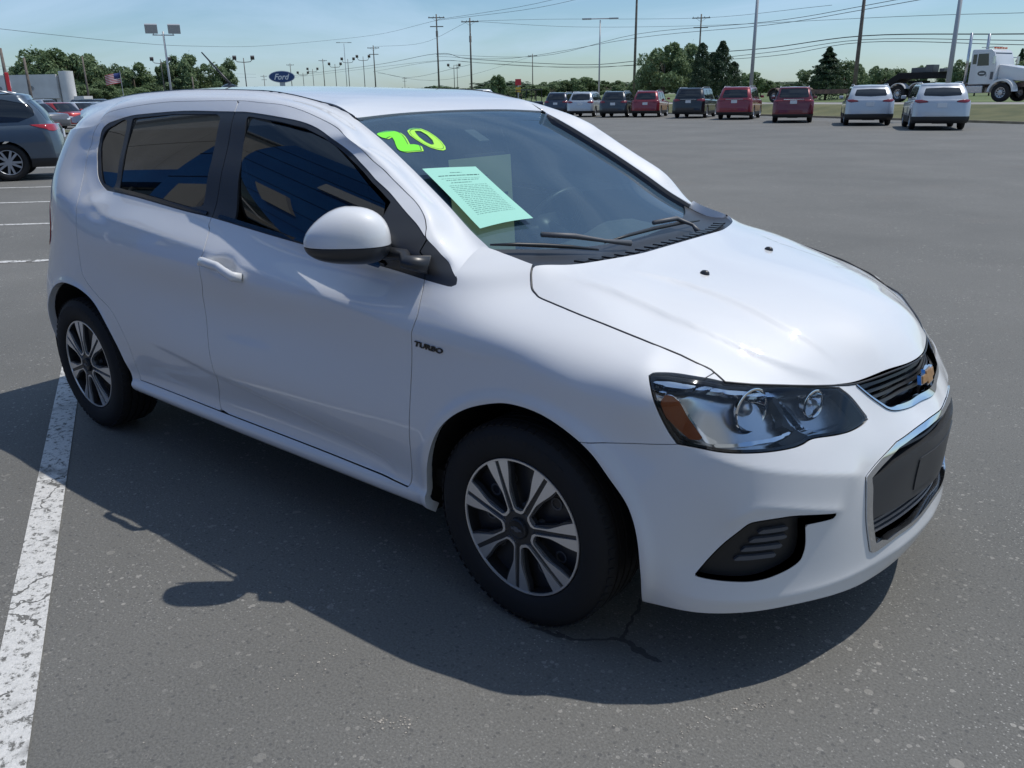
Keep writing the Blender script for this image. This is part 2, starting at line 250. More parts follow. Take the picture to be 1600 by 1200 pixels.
BP=np.array([(-3.17, 0.0), (-3.165, -0.2), (-3.14, -0.42), (-3.07, -0.61), (-2.94, -0.735), (-2.75, -0.81), (-2.5, -0.853), (-2.1, -0.868), (-1.5, -0.868), (-0.9, -0.868), (-0.4, -0.868), (0.0, -0.864), (0.25, -0.848), (0.45, -0.8), (0.6, -0.715), (0.7, -0.605), (0.775, -0.46), (0.825, -0.31), (0.855, -0.155), (0.865, 0.0)])
HPTS=[(-2.147, -0.79, 0.24), (-2.021, -0.79, 0.239), (-1.896, -0.79, 0.237), (-1.764, -0.79, 0.235), (-1.619, -0.79, 0.233), (-1.467, -0.79, 0.231), (-1.322, -0.79, 0.229), (-1.189, -0.79, 0.228), (-1.063, -0.79, 0.228), (-0.942, -0.79, 0.227), (-0.824, -0.79, 0.227), (-0.711, -0.79, 0.226), (-0.613, -0.79, 0.225), (-0.539, -0.79, 0.224), (-0.48, -0.79, 0.222), (-0.422, -0.79, 0.22), (-2.054, -0.84, 0.326), (-1.924, -0.84, 0.323), (-1.794, -0.84, 0.32), (-1.66, -0.84, 0.318), (-1.518, -0.84, 0.317), (-1.373, -0.84, 0.317), (-1.234, -0.84, 0.317), (-1.105, -0.84, 0.316), (-0.984, -0.84, 0.315), (-0.868, -0.84, 0.314), (-0.751, -0.84, 0.312), (-0.64, -0.84, 0.31), (-0.551, -0.84, 0.308), (-0.498, -0.84, 0.308), (-0.467, -0.84, 0.307), (-0.436, -0.84, 0.307), (-2.369, -0.71, 1.305), (-2.38, -0.733, 1.243), (-2.382, -0.755, 1.185), (-2.357, -0.776, 1.142), (-2.317, -0.795, 1.105), (-2.27, -0.811, 1.068), (-2.208, -0.825, 1.036), (-2.132, -0.839, 1.017), (-2.022, -0.85, 1.002), (-1.837, -0.857, 0.985), (-1.638, -0.862, 0.97), (-1.481, -0.864, 0.956), (-1.341, -0.864, 0.941), (-1.211, -0.865, 0.922), (-1.085, -0.865, 0.904), (-0.95, -0.865, 0.89), (-0.821, -0.865, 0.878), (-0.711, -0.865, 0.863), (-0.605, -0.865, 0.847), (-0.484, -0.865, 0.831), (-0.371, -0.865, 0.816), (-0.291, -0.864, 0.808), (-0.226, -0.863, 0.803), (-0.166, -0.862, 0.799), (-0.112, -0.861, 0.796), (-0.057, -0.86, 0.799), (-0.003, -0.86, 0.802), (0.048, -0.859, 0.801), (0.098, -0.858, 0.795), (0.145, -0.855, 0.784), (0.19, -0.85, 0.766), (0.236, -0.843, 0.733), (0.276, -0.835, 0.697), (0.299, -0.83, 0.67), (0.317, -0.825, 0.645), (-2.232, -0.775, 1.102), (-2.162, -0.779, 1.1), (-2.093, -0.782, 1.099), (-2.016, -0.785, 1.095), (-1.928, -0.787, 1.088), (-1.833, -0.789, 1.08), (-1.736, -0.79, 1.072), (-1.635, -0.79, 1.064), (-1.531, -0.79, 1.057), (-1.432, -0.79, 1.049), (-1.34, -0.79, 1.041), (-1.252, -0.79, 1.033), (-1.169, -0.79, 1.026), (-1.094, -0.79, 1.019), (-1.024, -0.79, 1.012), (-0.946, -0.79, 1.006), (-0.854, -0.79, 0.999), (-0.754, -0.79, 0.992), (-0.655, -0.79, 0.984), (-0.555, -0.79, 0.975), (-0.457, -0.791, 0.965), (-0.377, -0.79, 0.957), (-0.327, -0.787, 0.954), (-0.295, -0.784, 0.953), (-0.263, -0.78, 0.953), (-2.327, -0.735, 1.217), (-2.372, -0.7, 1.292), (-2.34, -0.685, 1.341), (-2.278, -0.67, 1.369), (-2.143, -0.66, 1.392), (-1.887, -0.65, 1.406), (-1.508, -0.65, 1.41), (-1.33, -0.652, 1.406), (-1.14, -0.661, 1.39), (-1.002, -0.67, 1.373), (-0.898, -0.68, 1.343), (-0.804, -0.69, 1.307), (-0.723, -0.7, 1.266), (-0.643, -0.712, 1.217), (-0.549, -0.727, 1.168), (-0.449, -0.743, 1.106), (-0.395, -0.752, 1.065), (-2.37, -0.685, 1.358), (-2.362, -0.67, 1.381), (-2.335, -0.655, 1.403), (-2.268, -0.645, 1.416), (-2.149, -0.637, 1.428), (-1.999, -0.63, 1.439), (-1.818, -0.625, 1.445), (-1.443, -0.622, 1.445), (-1.31, -0.623, 1.438), (-1.18, -0.626, 1.43), (-1.074, -0.63, 1.413), (-0.962, -0.636, 1.385), (-0.866, -0.646, 1.352), (-0.793, -0.655, 1.315), (-0.717, -0.665, 1.278), (-0.638, -0.676, 1.239), (-0.558, -0.688, 1.197), (-0.487, -0.702, 1.16), (-0.441, -0.716, 1.128), (-0.415, -0.732, 1.095), (-0.395, -0.752, 1.065), (-0.336, -0.758, 1.026), (-0.284, -0.766, 0.986), (-0.117, -0.62, 0.999), (-0.112, -0.634, 0.986), (-0.105, -0.648, 0.973), (-0.095, -0.66, 0.959), (-0.084, -0.67, 0.947), (-0.072, -0.678, 0.939), (-0.061, -0.683, 0.934), (-0.052, -0.686, 0.931), (-0.039, -0.688, 0.928), (-0.018, -0.691, 0.924), (0.009, -0.695, 0.92), (0.033, -0.698, 0.916), (0.064, -0.7, 0.911), (0.113, -0.702, 0.903), (0.166, -0.702, 0.893), (0.212, -0.699, 0.883), (0.257, -0.695, 0.872), (0.299, -0.689, 0.862), (0.341, -0.682, 0.851), (0.393, -0.672, 0.834), (0.437, -0.662, 0.819), (0.454, -0.658, 0.811), (0.462, -0.656, 0.806), (-0.276, -0.768, 0.973), (-0.293, -0.705, 1.004), (-0.295, -0.64, 1.038), (-0.3, -0.842, 0.87), (-0.25, -0.8, 0.925), (-0.15, -0.84, 0.86), (-0.12, -0.79, 0.9), (-0.1, -0.735, 0.925), (0.0, -0.845, 0.84), (0.0, -0.79, 0.885), (0.18, -0.838, 0.8), (0.18, -0.785, 0.852), (0.32, -0.83, 0.73), (0.33, -0.8, 0.8), (0.33, -0.755, 0.836), (-0.2, -0.7, 0.985), (-2.1, -0.866, 0.65), (-2.1, -0.858, 0.44), (-2.1, -0.868, 0.8), (-2.1, -0.846, 0.285), (-1.95, -0.866, 0.65), (-1.95, -0.858, 0.44), (-1.95, -0.868, 0.8), (-1.95, -0.846, 0.285), (-1.8, -0.866, 0.65), (-1.8, -0.858, 0.44), (-1.8, -0.868, 0.8), (-1.8, -0.846, 0.285), (-1.65, -0.866, 0.65), (-1.65, -0.858, 0.44), (-1.65, -0.868, 0.8), (-1.65, -0.846, 0.285), (-1.5, -0.866, 0.65), (-1.5, -0.858, 0.44), (-1.5, -0.868, 0.8), (-1.5, -0.846, 0.285), (-1.35, -0.866, 0.65), (-1.35, -0.858, 0.44), (-1.35, -0.868, 0.8), (-1.35, -0.846, 0.285), (-1.2, -0.866, 0.65), (-1.2, -0.858, 0.44), (-1.2, -0.868, 0.8), (-1.2, -0.846, 0.285), (-1.05, -0.866, 0.65), (-1.05, -0.858, 0.44), (-1.05, -0.868, 0.8), (-1.05, -0.846, 0.285), (-0.9, -0.866, 0.65), (-0.9, -0.858, 0.44), (-0.9, -0.868, 0.8), (-0.9, -0.846, 0.285), (-0.75, -0.866, 0.65), (-0.75, -0.858, 0.44), (-0.75, -0.868, 0.8), (-0.75, -0.846, 0.285), (-0.6, -0.866, 0.65), (-0.6, -0.858, 0.44), (-0.6, -0.868, 0.8), (-0.6, -0.846, 0.285), (-0.45, -0.866, 0.65), (-0.45, -0.858, 0.44), (-0.45, -0.868, 0.8), (-0.45, -0.846, 0.285), (-1.95, -0.744, 1.2), (-1.95, -0.69, 1.33), (-1.8, -0.744, 1.2), (-1.8, -0.69, 1.33), (-1.65, -0.744, 1.2), (-1.65, -0.69, 1.33), (-1.5, -0.744, 1.2), (-1.5, -0.69, 1.33), (-1.35, -0.744, 1.2), (-1.35, -0.69, 1.33), (-1.2, -0.744, 1.2), (-1.2, -0.69, 1.33), (-1.05, -0.744, 1.2), (-1.05, -0.69, 1.33), (-0.9, -0.744, 1.2), (-0.9, -0.69, 1.33), (-0.75, -0.744, 1.2), (-0.75, -0.69, 1.33), (-2.2, -0.74, 1.2), (-0.28, -0.868, 0.6), (-0.3, -0.86, 0.4), (-0.35, -0.84, 0.28), (-0.1, -0.866, 0.7), (0.1, -0.862, 0.7), (0.25, -0.85, 0.62), (0.36, -0.838, 0.5), (0.42, -0.825, 0.35), (0.41, -0.8, 0.22), (-2.15, -0.86, 0.4), (-2.2, -0.868, 0.6), (-2.35, -0.868, 0.72), (-2.53, -0.862, 0.72), (-2.7, -0.845, 0.68), (-2.4, -0.86, 0.9), (-2.6, -0.835, 0.95), (-2.25, -0.83, 1.05), (-2.85, -0.832, 0.55), (-2.88, -0.815, 0.38), (-2.86, -0.785, 0.25), (0.825, 0.0, 0.15), (0.845, 0.0, 0.2), (0.865, 0.0, 0.26), (0.862, 0.0, 0.33), (0.865, 0.0, 0.45), (0.859, 0.0, 0.55), (0.85, 0.0, 0.59), (0.817, 0.0, 0.637), (0.79, 0.0, 0.7), (0.773, 0.0, 0.74), (0.745, 0.0, 0.8), (0.838, -0.128, 0.2), (0.858, -0.13, 0.27), (0.852, -0.129, 0.35), (0.852, -0.129, 0.5), (0.838, -0.128, 0.59), (0.8, -0.124, 0.63), (0.776, -0.121, 0.7), (0.759, -0.119, 0.74), (0.8, -0.24, 0.15), (0.822, -0.245, 0.2), (0.839, -0.248, 0.27), (0.834, -0.247, 0.35), (0.832, -0.247, 0.5), (0.814, -0.243, 0.585), (0.771, -0.234, 0.655), (0.751, -0.23, 0.7), (0.736, -0.227, 0.735), (0.799, -0.351, 0.2), (0.81, -0.354, 0.28), (0.808, -0.354, 0.4), (0.805, -0.352, 0.5), (0.791, -0.348, 0.57), (0.764, -0.34, 0.62), (0.74, -0.333, 0.66), (0.704, -0.322, 0.728), (0.688, -0.317, 0.76), (0.759, -0.462, 0.18), (0.772, -0.468, 0.28), (0.772, -0.468, 0.4), (0.768, -0.466, 0.5), (0.761, -0.463, 0.55), (0.742, -0.455, 0.6), (0.715, -0.444, 0.66), (0.691, -0.434, 0.7), (0.656, -0.42, 0.75), (0.709, -0.569, 0.18), (0.719, -0.575, 0.3), (0.719, -0.575, 0.5), (0.712, -0.571, 0.56), (0.7, -0.564, 0.6), (0.678, -0.551, 0.65), (0.648, -0.533, 0.7), (0.605, -0.508, 0.765), (0.591, -0.697, 0.17), (0.603, -0.712, 0.22), (0.603, -0.712, 0.35), (0.605, -0.714, 0.5), (0.602, -0.711, 0.56), (0.592, -0.698, 0.62), (0.58, -0.685, 0.66), (0.56, -0.66, 0.72), (0.528, -0.621, 0.785), (0.476, -0.767, 0.17), (0.485, -0.786, 0.22), (0.485, -0.786, 0.35), (0.485, -0.786, 0.5), (0.481, -0.778, 0.6), (0.474, -0.762, 0.68), (0.466, -0.745, 0.74), (0.454, -0.717, 0.8), (-3.12, 0.0, 0.25), (-3.19, -0.0, 0.4), (-3.195, -0.0, 0.6), (-3.15, 0.0, 0.8), (-3.11, 0.0, 1.0), (-3.01, 0.0, 1.2), (-2.87, 0.0, 1.36), (-3.108, -0.295, 0.25), (-3.177, -0.302, 0.4), (-3.182, -0.302, 0.6), (-3.138, -0.298, 0.8), (-3.098, -0.294, 1.0), (-2.998, -0.284, 1.2), (-2.859, -0.27, 1.36), (-3.047, -0.59, 0.25), (-3.09, -0.616, 0.4), (-3.098, -0.621, 0.6), (-3.073, -0.605, 0.8), (-3.031, -0.579, 1.0), (-2.946, -0.526, 1.2), (-2.836, -0.457, 1.36), (-2.898, -0.747, 0.25), (-2.921, -0.793, 0.4), (-2.924, -0.799, 0.6), (-2.903, -0.756, 0.8), (-2.882, -0.716, 1.0), (-2.847, -0.644, 1.2), (-2.804, -0.559, 1.34)]
CREASE=[(-2.369, -0.71, 1.305), (-2.382, -0.755, 1.185), (-2.317, -0.795, 1.105), (-2.208, -0.825, 1.036), (-2.022, -0.85, 1.002), (-1.638, -0.862, 0.97), (-1.341, -0.864, 0.941), (-1.085, -0.865, 0.904), (-0.821, -0.865, 0.878), (-0.605, -0.865, 0.847), (-0.371, -0.865, 0.816), (-0.226, -0.863, 0.803), (-0.112, -0.861, 0.796), (-0.003, -0.86, 0.802), (0.098, -0.858, 0.795), (0.19, -0.85, 0.766), (0.276, -0.835, 0.697), (0.317, -0.825, 0.645)]
LCREASE=[(-1.926,.536),(-1.75,.525),(-1.579,.508),(-1.428,.489),(-1.177,.464),(-.828,.421),(-.581,.385),(-.50,.352),(-.47,.32)]
RAILW=[(-0.276, -0.62, 1.03), (-0.361, -0.605, 1.073), (-0.464, -0.588, 1.137), (-0.585, -0.57, 1.207), (-0.648, -0.56, 1.242), (-0.78, -0.54, 1.312), (-0.863, -0.53, 1.352), (-0.93, -0.521, 1.381), (-0.974, -0.522, 1.403), (-1.045, -0.53, 1.426), (-1.121, -0.537, 1.442), (-1.198, -0.543, 1.456), (-1.239, -0.546, 1.462), (-1.313, -0.55, 1.471), (-1.44, -0.55, 1.478), (-1.82, -0.55, 1.487), (-2.15, -0.55, 1.48), (-2.3, -0.547, 1.473), (-2.45, -0.54, 1.462), (-2.7, -0.52, 1.44), (-2.92, -0.49, 1.41)]
ROOFPTS=[(-0.276, -0.62, 1.03), (-0.361, -0.605, 1.073), (-0.464, -0.588, 1.137), (-0.585, -0.57, 1.207), (-0.648, -0.56, 1.242), (-0.78, -0.54, 1.312), (-0.863, -0.53, 1.352), (-0.93, -0.521, 1.381), (-0.974, -0.522, 1.403), (-1.045, -0.53, 1.426), (-1.121, -0.537, 1.442), (-1.198, -0.543, 1.456), (-1.239, -0.546, 1.462), (-1.313, -0.55, 1.471), (-1.44, -0.55, 1.478), (-1.82, -0.55, 1.487), (-2.15, -0.55, 1.48), (-2.3, -0.547, 1.473), (-2.45, -0.54, 1.462), (-2.7, -0.52, 1.44), (-2.92, -0.49, 1.41), (-0.928, -0.52, 1.383), (-1.03, -0.53, 1.433), (-0.14, 0.0, 1.0), (-0.3, 0.0, 1.075), (-0.5, 0.0, 1.178), (-0.7, 0.0, 1.282), (-0.93, 0.0, 1.392), (-1.0, 0.0, 1.418), (-1.2, 0.0, 1.458), (-1.5, 0.0, 1.487), (-1.83, 0.0, 1.5), (-2.2, 0.0, 1.5), (-2.5, 0.0, 1.487), (-2.95, 0.0, 1.44), (-0.15, -0.3, 1.002), (-0.5, -0.3, 1.172), (-0.93, -0.3, 1.39), (-1.5, -0.3, 1.484), (-2.2, -0.3, 1.496), (-0.2, -0.5, 1.018)]
HOODPTS=[(-0.117, -0.62, 0.999), (-0.105, -0.648, 0.973), (-0.084, -0.67, 0.947), (-0.061, -0.683, 0.934), (-0.039, -0.688, 0.928), (0.009, -0.695, 0.92), (0.064, -0.7, 0.911), (0.166, -0.702, 0.893), (0.257, -0.695, 0.872), (0.341, -0.682, 0.851), (0.437, -0.662, 0.819), (0.462, -0.656, 0.806), (-0.077, -0.533, 1.0), (-0.039, -0.437, 1.0), (0.026, -0.188, 1.0), (0.04, 0.0, 1.0), (0.215, -0.233, 0.956), (0.215, 0.0, 0.964), (0.4, 0.0, 0.93), (0.55, 0.0, 0.89), (0.64, 0.0, 0.853), (0.7, 0.0, 0.817), (0.745, 0.0, 0.775), (0.2, -0.45, 0.945), (0.37, -0.4, 0.909), (0.535, -0.4, 0.848), (0.61, -0.4, 0.803), (0.05, -0.6, 0.955), (0.25, -0.6, 0.9), (0.4, -0.56, 0.862), (0.5, -0.53, 0.822), (0.55, -0.2, 0.88), (0.65, -0.2, 0.835), (0.715, -0.2, 0.785)]
HCREASE1=[(.06,-.425),(.2,-.372),(.343,-.36),(.468,-.362),(.53,-.36),(.6,-.348),(.68,-.324)]
HCREASE2=[(-.08,-.605),(.0,-.585),(.116,-.564),(.267,-.553),(.371,-.54),(.436,-.525),(.528,-.495),(.606,-.443),(.7,-.333)]

PG={'doorB':[(2.328,1.445),(2.347,1.408),(2.36,1.226),(2.334,1.049),(2.354,1.011),(2.379,0.947),(2.364,0.918),(2.353,0.836),(2.324,0.76),(2.339,0.62),(2.356,0.501),(2.339,0.442),(2.3,0.364),(2.311,0.321)],'doorBot':[(1.716,0.328),(2.107,0.323),(2.311,0.321),(2.534,0.32),(2.899,0.318),(3.217,0.312),(3.333,0.308)],'doorFr':[(3.336,0.309),(3.367,0.453),(3.386,0.66),(3.399,0.797),(3.407,0.836),(3.412,0.87),(3.401,0.919),(3.392,0.958),(3.389,1.012)],'doorRe':[(1.384,1.358),(1.373,1.328),(1.354,1.279),(1.356,1.202),(1.373,1.139),(1.416,1.066),(1.433,0.965),(1.394,0.824),(1.399,0.784),(1.415,0.737),(1.502,0.675),(1.619,0.617),(1.713,0.508),(1.726,0.409),(1.716,0.328)],'dloT':[(1.434,1.217),(1.415,1.267),(1.417,1.308),(1.423,1.341),(1.449,1.359),(1.484,1.369),(1.622,1.392),(1.755,1.401),(2.012,1.411),(2.255,1.409),(2.343,1.408),(2.436,1.406),(2.627,1.39),(2.757,1.373),(2.862,1.343),(2.953,1.306),(3.034,1.265),(3.119,1.217),(3.217,1.168),(3.318,1.107),(3.37,1.064),(3.419,1.023),(3.459,0.996),(3.492,0.972),(3.5,0.96),(3.5,0.949),(3.486,0.946)],'dloB':[(3.486,0.946),(3.392,0.956),(3.239,0.972),(2.82,1.006),(2.598,1.026),(2.335,1.051),(2.16,1.062),(1.814,1.091),(1.593,1.101),(1.555,1.106),(1.508,1.125),(1.465,1.161),(1.434,1.217)],'glassR':[(1.648,1.384),(1.941,1.399),(2.238,1.4),(2.27,1.389),(2.281,1.244),(2.261,1.085),(2.18,1.078),(1.981,1.096),(1.655,1.118),(1.648,1.248)],'glassF':[(2.432,1.394),(2.639,1.376),(2.762,1.359),(2.863,1.332),(2.947,1.295),(3.032,1.254),(3.119,1.206),(3.215,1.158),(3.249,0.979),(2.821,1.014),(2.467,1.049),(2.463,1.229)],'glassQ':[(1.439,1.262),(1.444,1.328),(1.507,1.356),(1.606,1.374),(1.616,1.247),(1.614,1.124),(1.556,1.123),(1.504,1.144)],'head1':[(4.134,0.81),(4.148,0.782),(4.166,0.743),(4.194,0.689),(4.219,0.656)],'head2':[(4.219,0.656),(4.276,0.65),(4.334,0.644),(4.425,0.641),(4.51,0.642),(4.55,0.646),(4.585,0.652),(4.671,0.646),(4.734,0.643),(4.786,0.645),(4.82,0.652)],'head3':[(4.82,0.652),(4.782,0.706),(4.744,0.737)],'head4':[(4.742,0.736),(4.71,0.742),(4.568,0.761),(4.402,0.78),(4.335,0.787),(4.264,0.803),(4.202,0.811),(4.156,0.814),(4.138,0.813),(4.134,0.81)],'SHT':[(3.65,0.998),(3.666,0.973),(3.687,0.947),(3.71,0.935),(3.732,0.928),(3.779,0.92),(3.837,0.911),(3.945,0.893),(4.048,0.872),(4.149,0.851),(4.271,0.819),(4.303,0.806),(4.335,0.788)],'doorFr2':[(3.37,1.064),(3.389,1.012)],'barlo':[(4.809,0.402),(4.908,0.397),(5.036,0.391)],'barhi':[(4.8,0.523),(4.875,0.538),(4.981,0.547),(5.103,0.55)],'bcr':[(4.306,0.664),(4.345,0.627),(4.437,0.605),(4.574,0.578),(4.737,0.533)],'fcr':[(4.353,0.474),(4.387,0.509),(4.424,0.521),(4.504,0.508),(4.616,0.478)],'FS':[(3.49,0.972),(3.482,1.006),(3.482,1.041)],'K':[(1.384,1.358),(1.396,1.381),(1.424,1.403),(1.493,1.416),(1.616,1.428),(1.767,1.439),(1.948,1.445),(2.324,1.445),(2.458,1.438),(2.585,1.43),(2.693,1.413),(2.808,1.385),(2.914,1.353),(2.997,1.316),(3.058,1.279),(3.132,1.24),(3.21,1.197),(3.281,1.16),(3.325,1.128),(3.352,1.095),(3.37,1.064),(3.419,1.023),(3.49,0.972)],'HF':[(4.335,0.788),(4.479,0.774),(4.602,0.759),(4.72,0.745),(4.822,0.734),(4.96,0.738),(5.065,0.737)],'ug':[(4.816,0.729),(4.858,0.694),(4.908,0.658)],'ug2':[(4.908,0.658),(4.935,0.648),(4.985,0.64),(5.046,0.634),(5.103,0.637),(5.175,0.638)],'lg':[(5.172,0.596),(5.04,0.595),(4.894,0.583)],'lg2':[(4.894,0.583),(4.802,0.557),(4.743,0.531)],'lg3':[(4.743,0.531),(4.757,0.414),(4.792,0.308)],'lg4':[(4.792,0.308),(4.821,0.298),(4.917,0.309),(5.028,0.31),(5.084,0.34)],'fog1':[(4.28,0.318),(4.313,0.367),(4.344,0.408),(4.379,0.446),(4.397,0.465),(4.414,0.472),(4.468,0.479),(4.525,0.48),(4.638,0.463)],'fog2':[(4.638,0.463),(4.631,0.452),(4.617,0.45),(4.545,0.45)],'fog3':[(4.545,0.45),(4.554,0.394),(4.55,0.362),(4.541,0.346),(4.511,0.329),(4.461,0.313),(4.42,0.307),(4.381,0.307),(4.327,0.31),(4.296,0.314),(4.28,0.318)],'bump':[(3.964,0.627),(4.064,0.638),(4.219,0.656)],'archF':[(3.416,0.255),(3.417,0.336),(3.442,0.433),(3.487,0.529),(3.539,0.59),(3.611,0.638),(3.703,0.673),(3.769,0.685),(3.852,0.68),(3.929,0.654),(4.004,0.611),(4.058,0.554),(4.112,0.491),(4.14,0.411),(4.151,0.3),(4.143,0.196)],'archR':[(1.059,0.65),(1.165,0.684),(1.258,0.696),(1.374,0.682),(1.478,0.634),(1.57,0.533),(1.626,0.427),(1.647,0.327),(1.391,0.183)],'bbot':[(4.143,0.196),(4.23,0.208),(4.325,0.212),(4.438,0.216),(4.581,0.221),(4.778,0.203)],'turbo':[(3.407,0.799),(3.522,0.79),(3.517,0.771),(3.404,0.779)],'handle':[(2.399,0.914),(2.468,0.931),(2.615,0.898),(2.616,0.873)],'amber':[(4.172,0.757),(4.183,0.779),(4.201,0.776),(4.221,0.758),(4.245,0.717),(4.286,0.667),(4.249,0.667),(4.215,0.691),(4.188,0.717)],'brow':[(4.142,0.804),(4.206,0.803),(4.353,0.777),(4.563,0.753),(4.734,0.734),(4.722,0.727),(4.557,0.745),(4.352,0.767),(4.247,0.788),(4.157,0.796)],'drl':[(4.156,0.793),(4.176,0.79),(4.209,0.775),(4.236,0.743),(4.261,0.706),(4.289,0.679),(4.319,0.667),(4.319,0.658),(4.29,0.662),(4.266,0.682),(4.238,0.717),(4.211,0.758),(4.182,0.782),(4.157,0.788)],'drl2':[(4.304,0.662),(4.388,0.666),(4.464,0.669),(4.528,0.677),(4.536,0.671),(4.471,0.66),(4.387,0.657),(4.312,0.654)],'bez':[(4.52,0.745),(4.547,0.728),(4.569,0.703),(4.583,0.679),(4.615,0.669),(4.659,0.667),(4.726,0.671),(4.727,0.668),(4.661,0.66),(4.612,0.664),(4.575,0.676),(4.556,0.702),(4.536,0.725),(4.515,0.74)],'bowl':[(4.437,0.718),(4.366,0.723),(4.515,0.71),(4.447,0.758),(4.43,0.678)],'bowl2':[(4.655,0.705),(4.602,0.711),(4.699,0.698),(4.667,0.729),(4.63,0.676)],'mid':[(4.489,0.752),(4.516,0.747),(4.52,0.722),(4.53,0.693),(4.562,0.67),(4.593,0.659),(4.558,0.651),(4.495,0.65),(4.47,0.656),(4.509,0.664),(4.543,0.675),(4.507,0.689),(4.517,0.707)],'wip':{'bladeA':[(-0.275,-0.618,1.03),(-0.189,-0.473,1.016),(-0.113,-0.295,0.985)],'armA':[(-0.215,-0.45,1.029),(-0.174,-0.338,1.013),(-0.124,-0.242,0.99),(-0.084,-0.153,0.974)],'bladeB':[(-0.134,-0.226,0.995),(-0.14,0.084,0.999),(-0.125,0.399,0.991)],'armB':[(-0.148,0.103,1.003),(-0.144,0.257,1.0),(-0.094,0.289,0.977),(-0.058,0.26,0.961)],'sensor':[(-0.871,0.069,1.367),(-0.799,0.083,1.332)]}}

TREES=[(-155.75, 62.66, 0, 7.96, 5.65, 0), (-156.34, 66.38, 0, 9.99, 8.57, 1), (-151.42, 67.59, 0, 10.02, 8.37, 2), (-155.74, 72.51, 0, 9.52, 7.23, 0), (-156.67, 75.17, 0, 7.92, 5.26, 3), (-141.87, 64.4, 0, 3.98, 6.04, 1), (-142.51, 67.72, 0, 4.59, 5.32, 2), (-158.72, 79.99, 0, 8.07, 5.38, 2), (-155.77, 81.31, 0, 8.32, 7.39, 0), (-158.01, 85.57, 0, 6.44, 5.44, 3), (-150.42, 74.27, 0, 4.03, 5.08, 1), (-150.26, 78.89, 0, 4.13, 6.29, 2), (-154.75, 87.29, 0, 8.4, 5.08, 3), (-151.52, 88.85, 0, 9.55, 6.8, 1), (-149.99, 85.54, 0, 5.68, 7.27, 0), (-149.76, 95.45, 0, 8.97, 6.88, 2), (-153.03, 94.04, 0, 6.05, 3.63, 3), (-206.91, 213.55, 0, 5.11, 6.48, 0), (-203.16, 217.1, 0, 4.64, 6.48, 1), (-192.49, 213.31, 0, 4.06, 7.23, 2), (-168.63, 194.35, 0, 3.9, 5.62, 3), (-113.92, 135.85, 0.3, 5.37, 4.19, 3), (-127.75, 150.35, 0.3, 3.69, 3.99, 1), (-118.34, 145.17, 0.5, 3.18, 5.37, 0), (-110.01, 139.02, 0.5, 2.16, 4.49, 2), (-110.87, 144.67, 0.5, 3.04, 5.23, 1), (-111.26, 150.63, 0.5, 3.7, 6.31, 0), (-111.49, 156.63, 0.5, 4.25, 6.48, 2), (-106.25, 154.19, 0.5, 4.5, 6.63, 1), (-106.18, 160.27, 0.5, 4.28, 6.48, 3), (-100.57, 157.94, 0.5, 3.76, 6.31, 0), (-100.29, 164.0, 0.5, 3.51, 5.83, 2), (-95.04, 161.32, 0.5, 3.78, 4.74, 1), (-39.53, 70.97, 0.75, 5.19, 4.33, 0), (-39.97, 75.28, 0.75, 5.13, 3.66, 1), (-41.37, 72.23, 0.75, 3.39, 2.86, 2), (-35.66, 70.76, 0.75, 4.79, 2.32, 5), (-34.5, 72.44, 0.75, 4.95, 2.48, 5), (-33.95, 73.8, 0.75, 3.29, 2.09, 5), (-37.4, 76.59, 0.75, 4.26, 2.92, 5), (-59.42, 134.72, 0.75, 3.81, 4.24, 1), (-61.42, 144.75, 0.75, 2.83, 3.99, 2), (-71.03, 173.25, 0.75, 2.69, 3.79, 0), (-72.71, 183.36, 0.75, 2.37, 3.99, 3), (-26.39, 76.86, 0.75, 4.26, 4.33, 4), (-28.78, 80.26, 0.75, 2.91, 2.92, 2), (-26.91, 83.02, 0.75, 3.34, 3.29, 1), (-26.8, 85.16, 0.75, 3.15, 2.29, 0), (-33.86, 112.29, 0.75, 3.34, 2.99, 2), (-31.56, 110.89, 0.75, 3.54, 3.33, 0), (-31.2, 115.15, 0.75, 3.22, 3.65, 1), (-28.95, 118.84, 0.75, 3.74, 2.49, 3), (-31.9, 123.24, 0.75, 2.79, 2.59, 2), (-27.98, 122.16, 0.75, 3.07, 2.34, 6), (-25.36, 118.66, 0.75, 3.32, 2.68, 1), (-23.41, 114.98, 0.75, 4.07, 2.99, 0), (-21.51, 113.33, 0.75, 3.69, 3.33, 2), (-20.74, 117.55, 0.75, 3.24, 3.45, 1), (-16.1, 106.17, 0.75, 4.58, 2.38, 4), (-18.26, 113.92, 0.75, 3.39, 2.94, 3), (-14.64, 106.39, 0.75, 3.45, 5.48, 0), (-13.02, 111.66, 0.75, 3.83, 5.73, 2)]
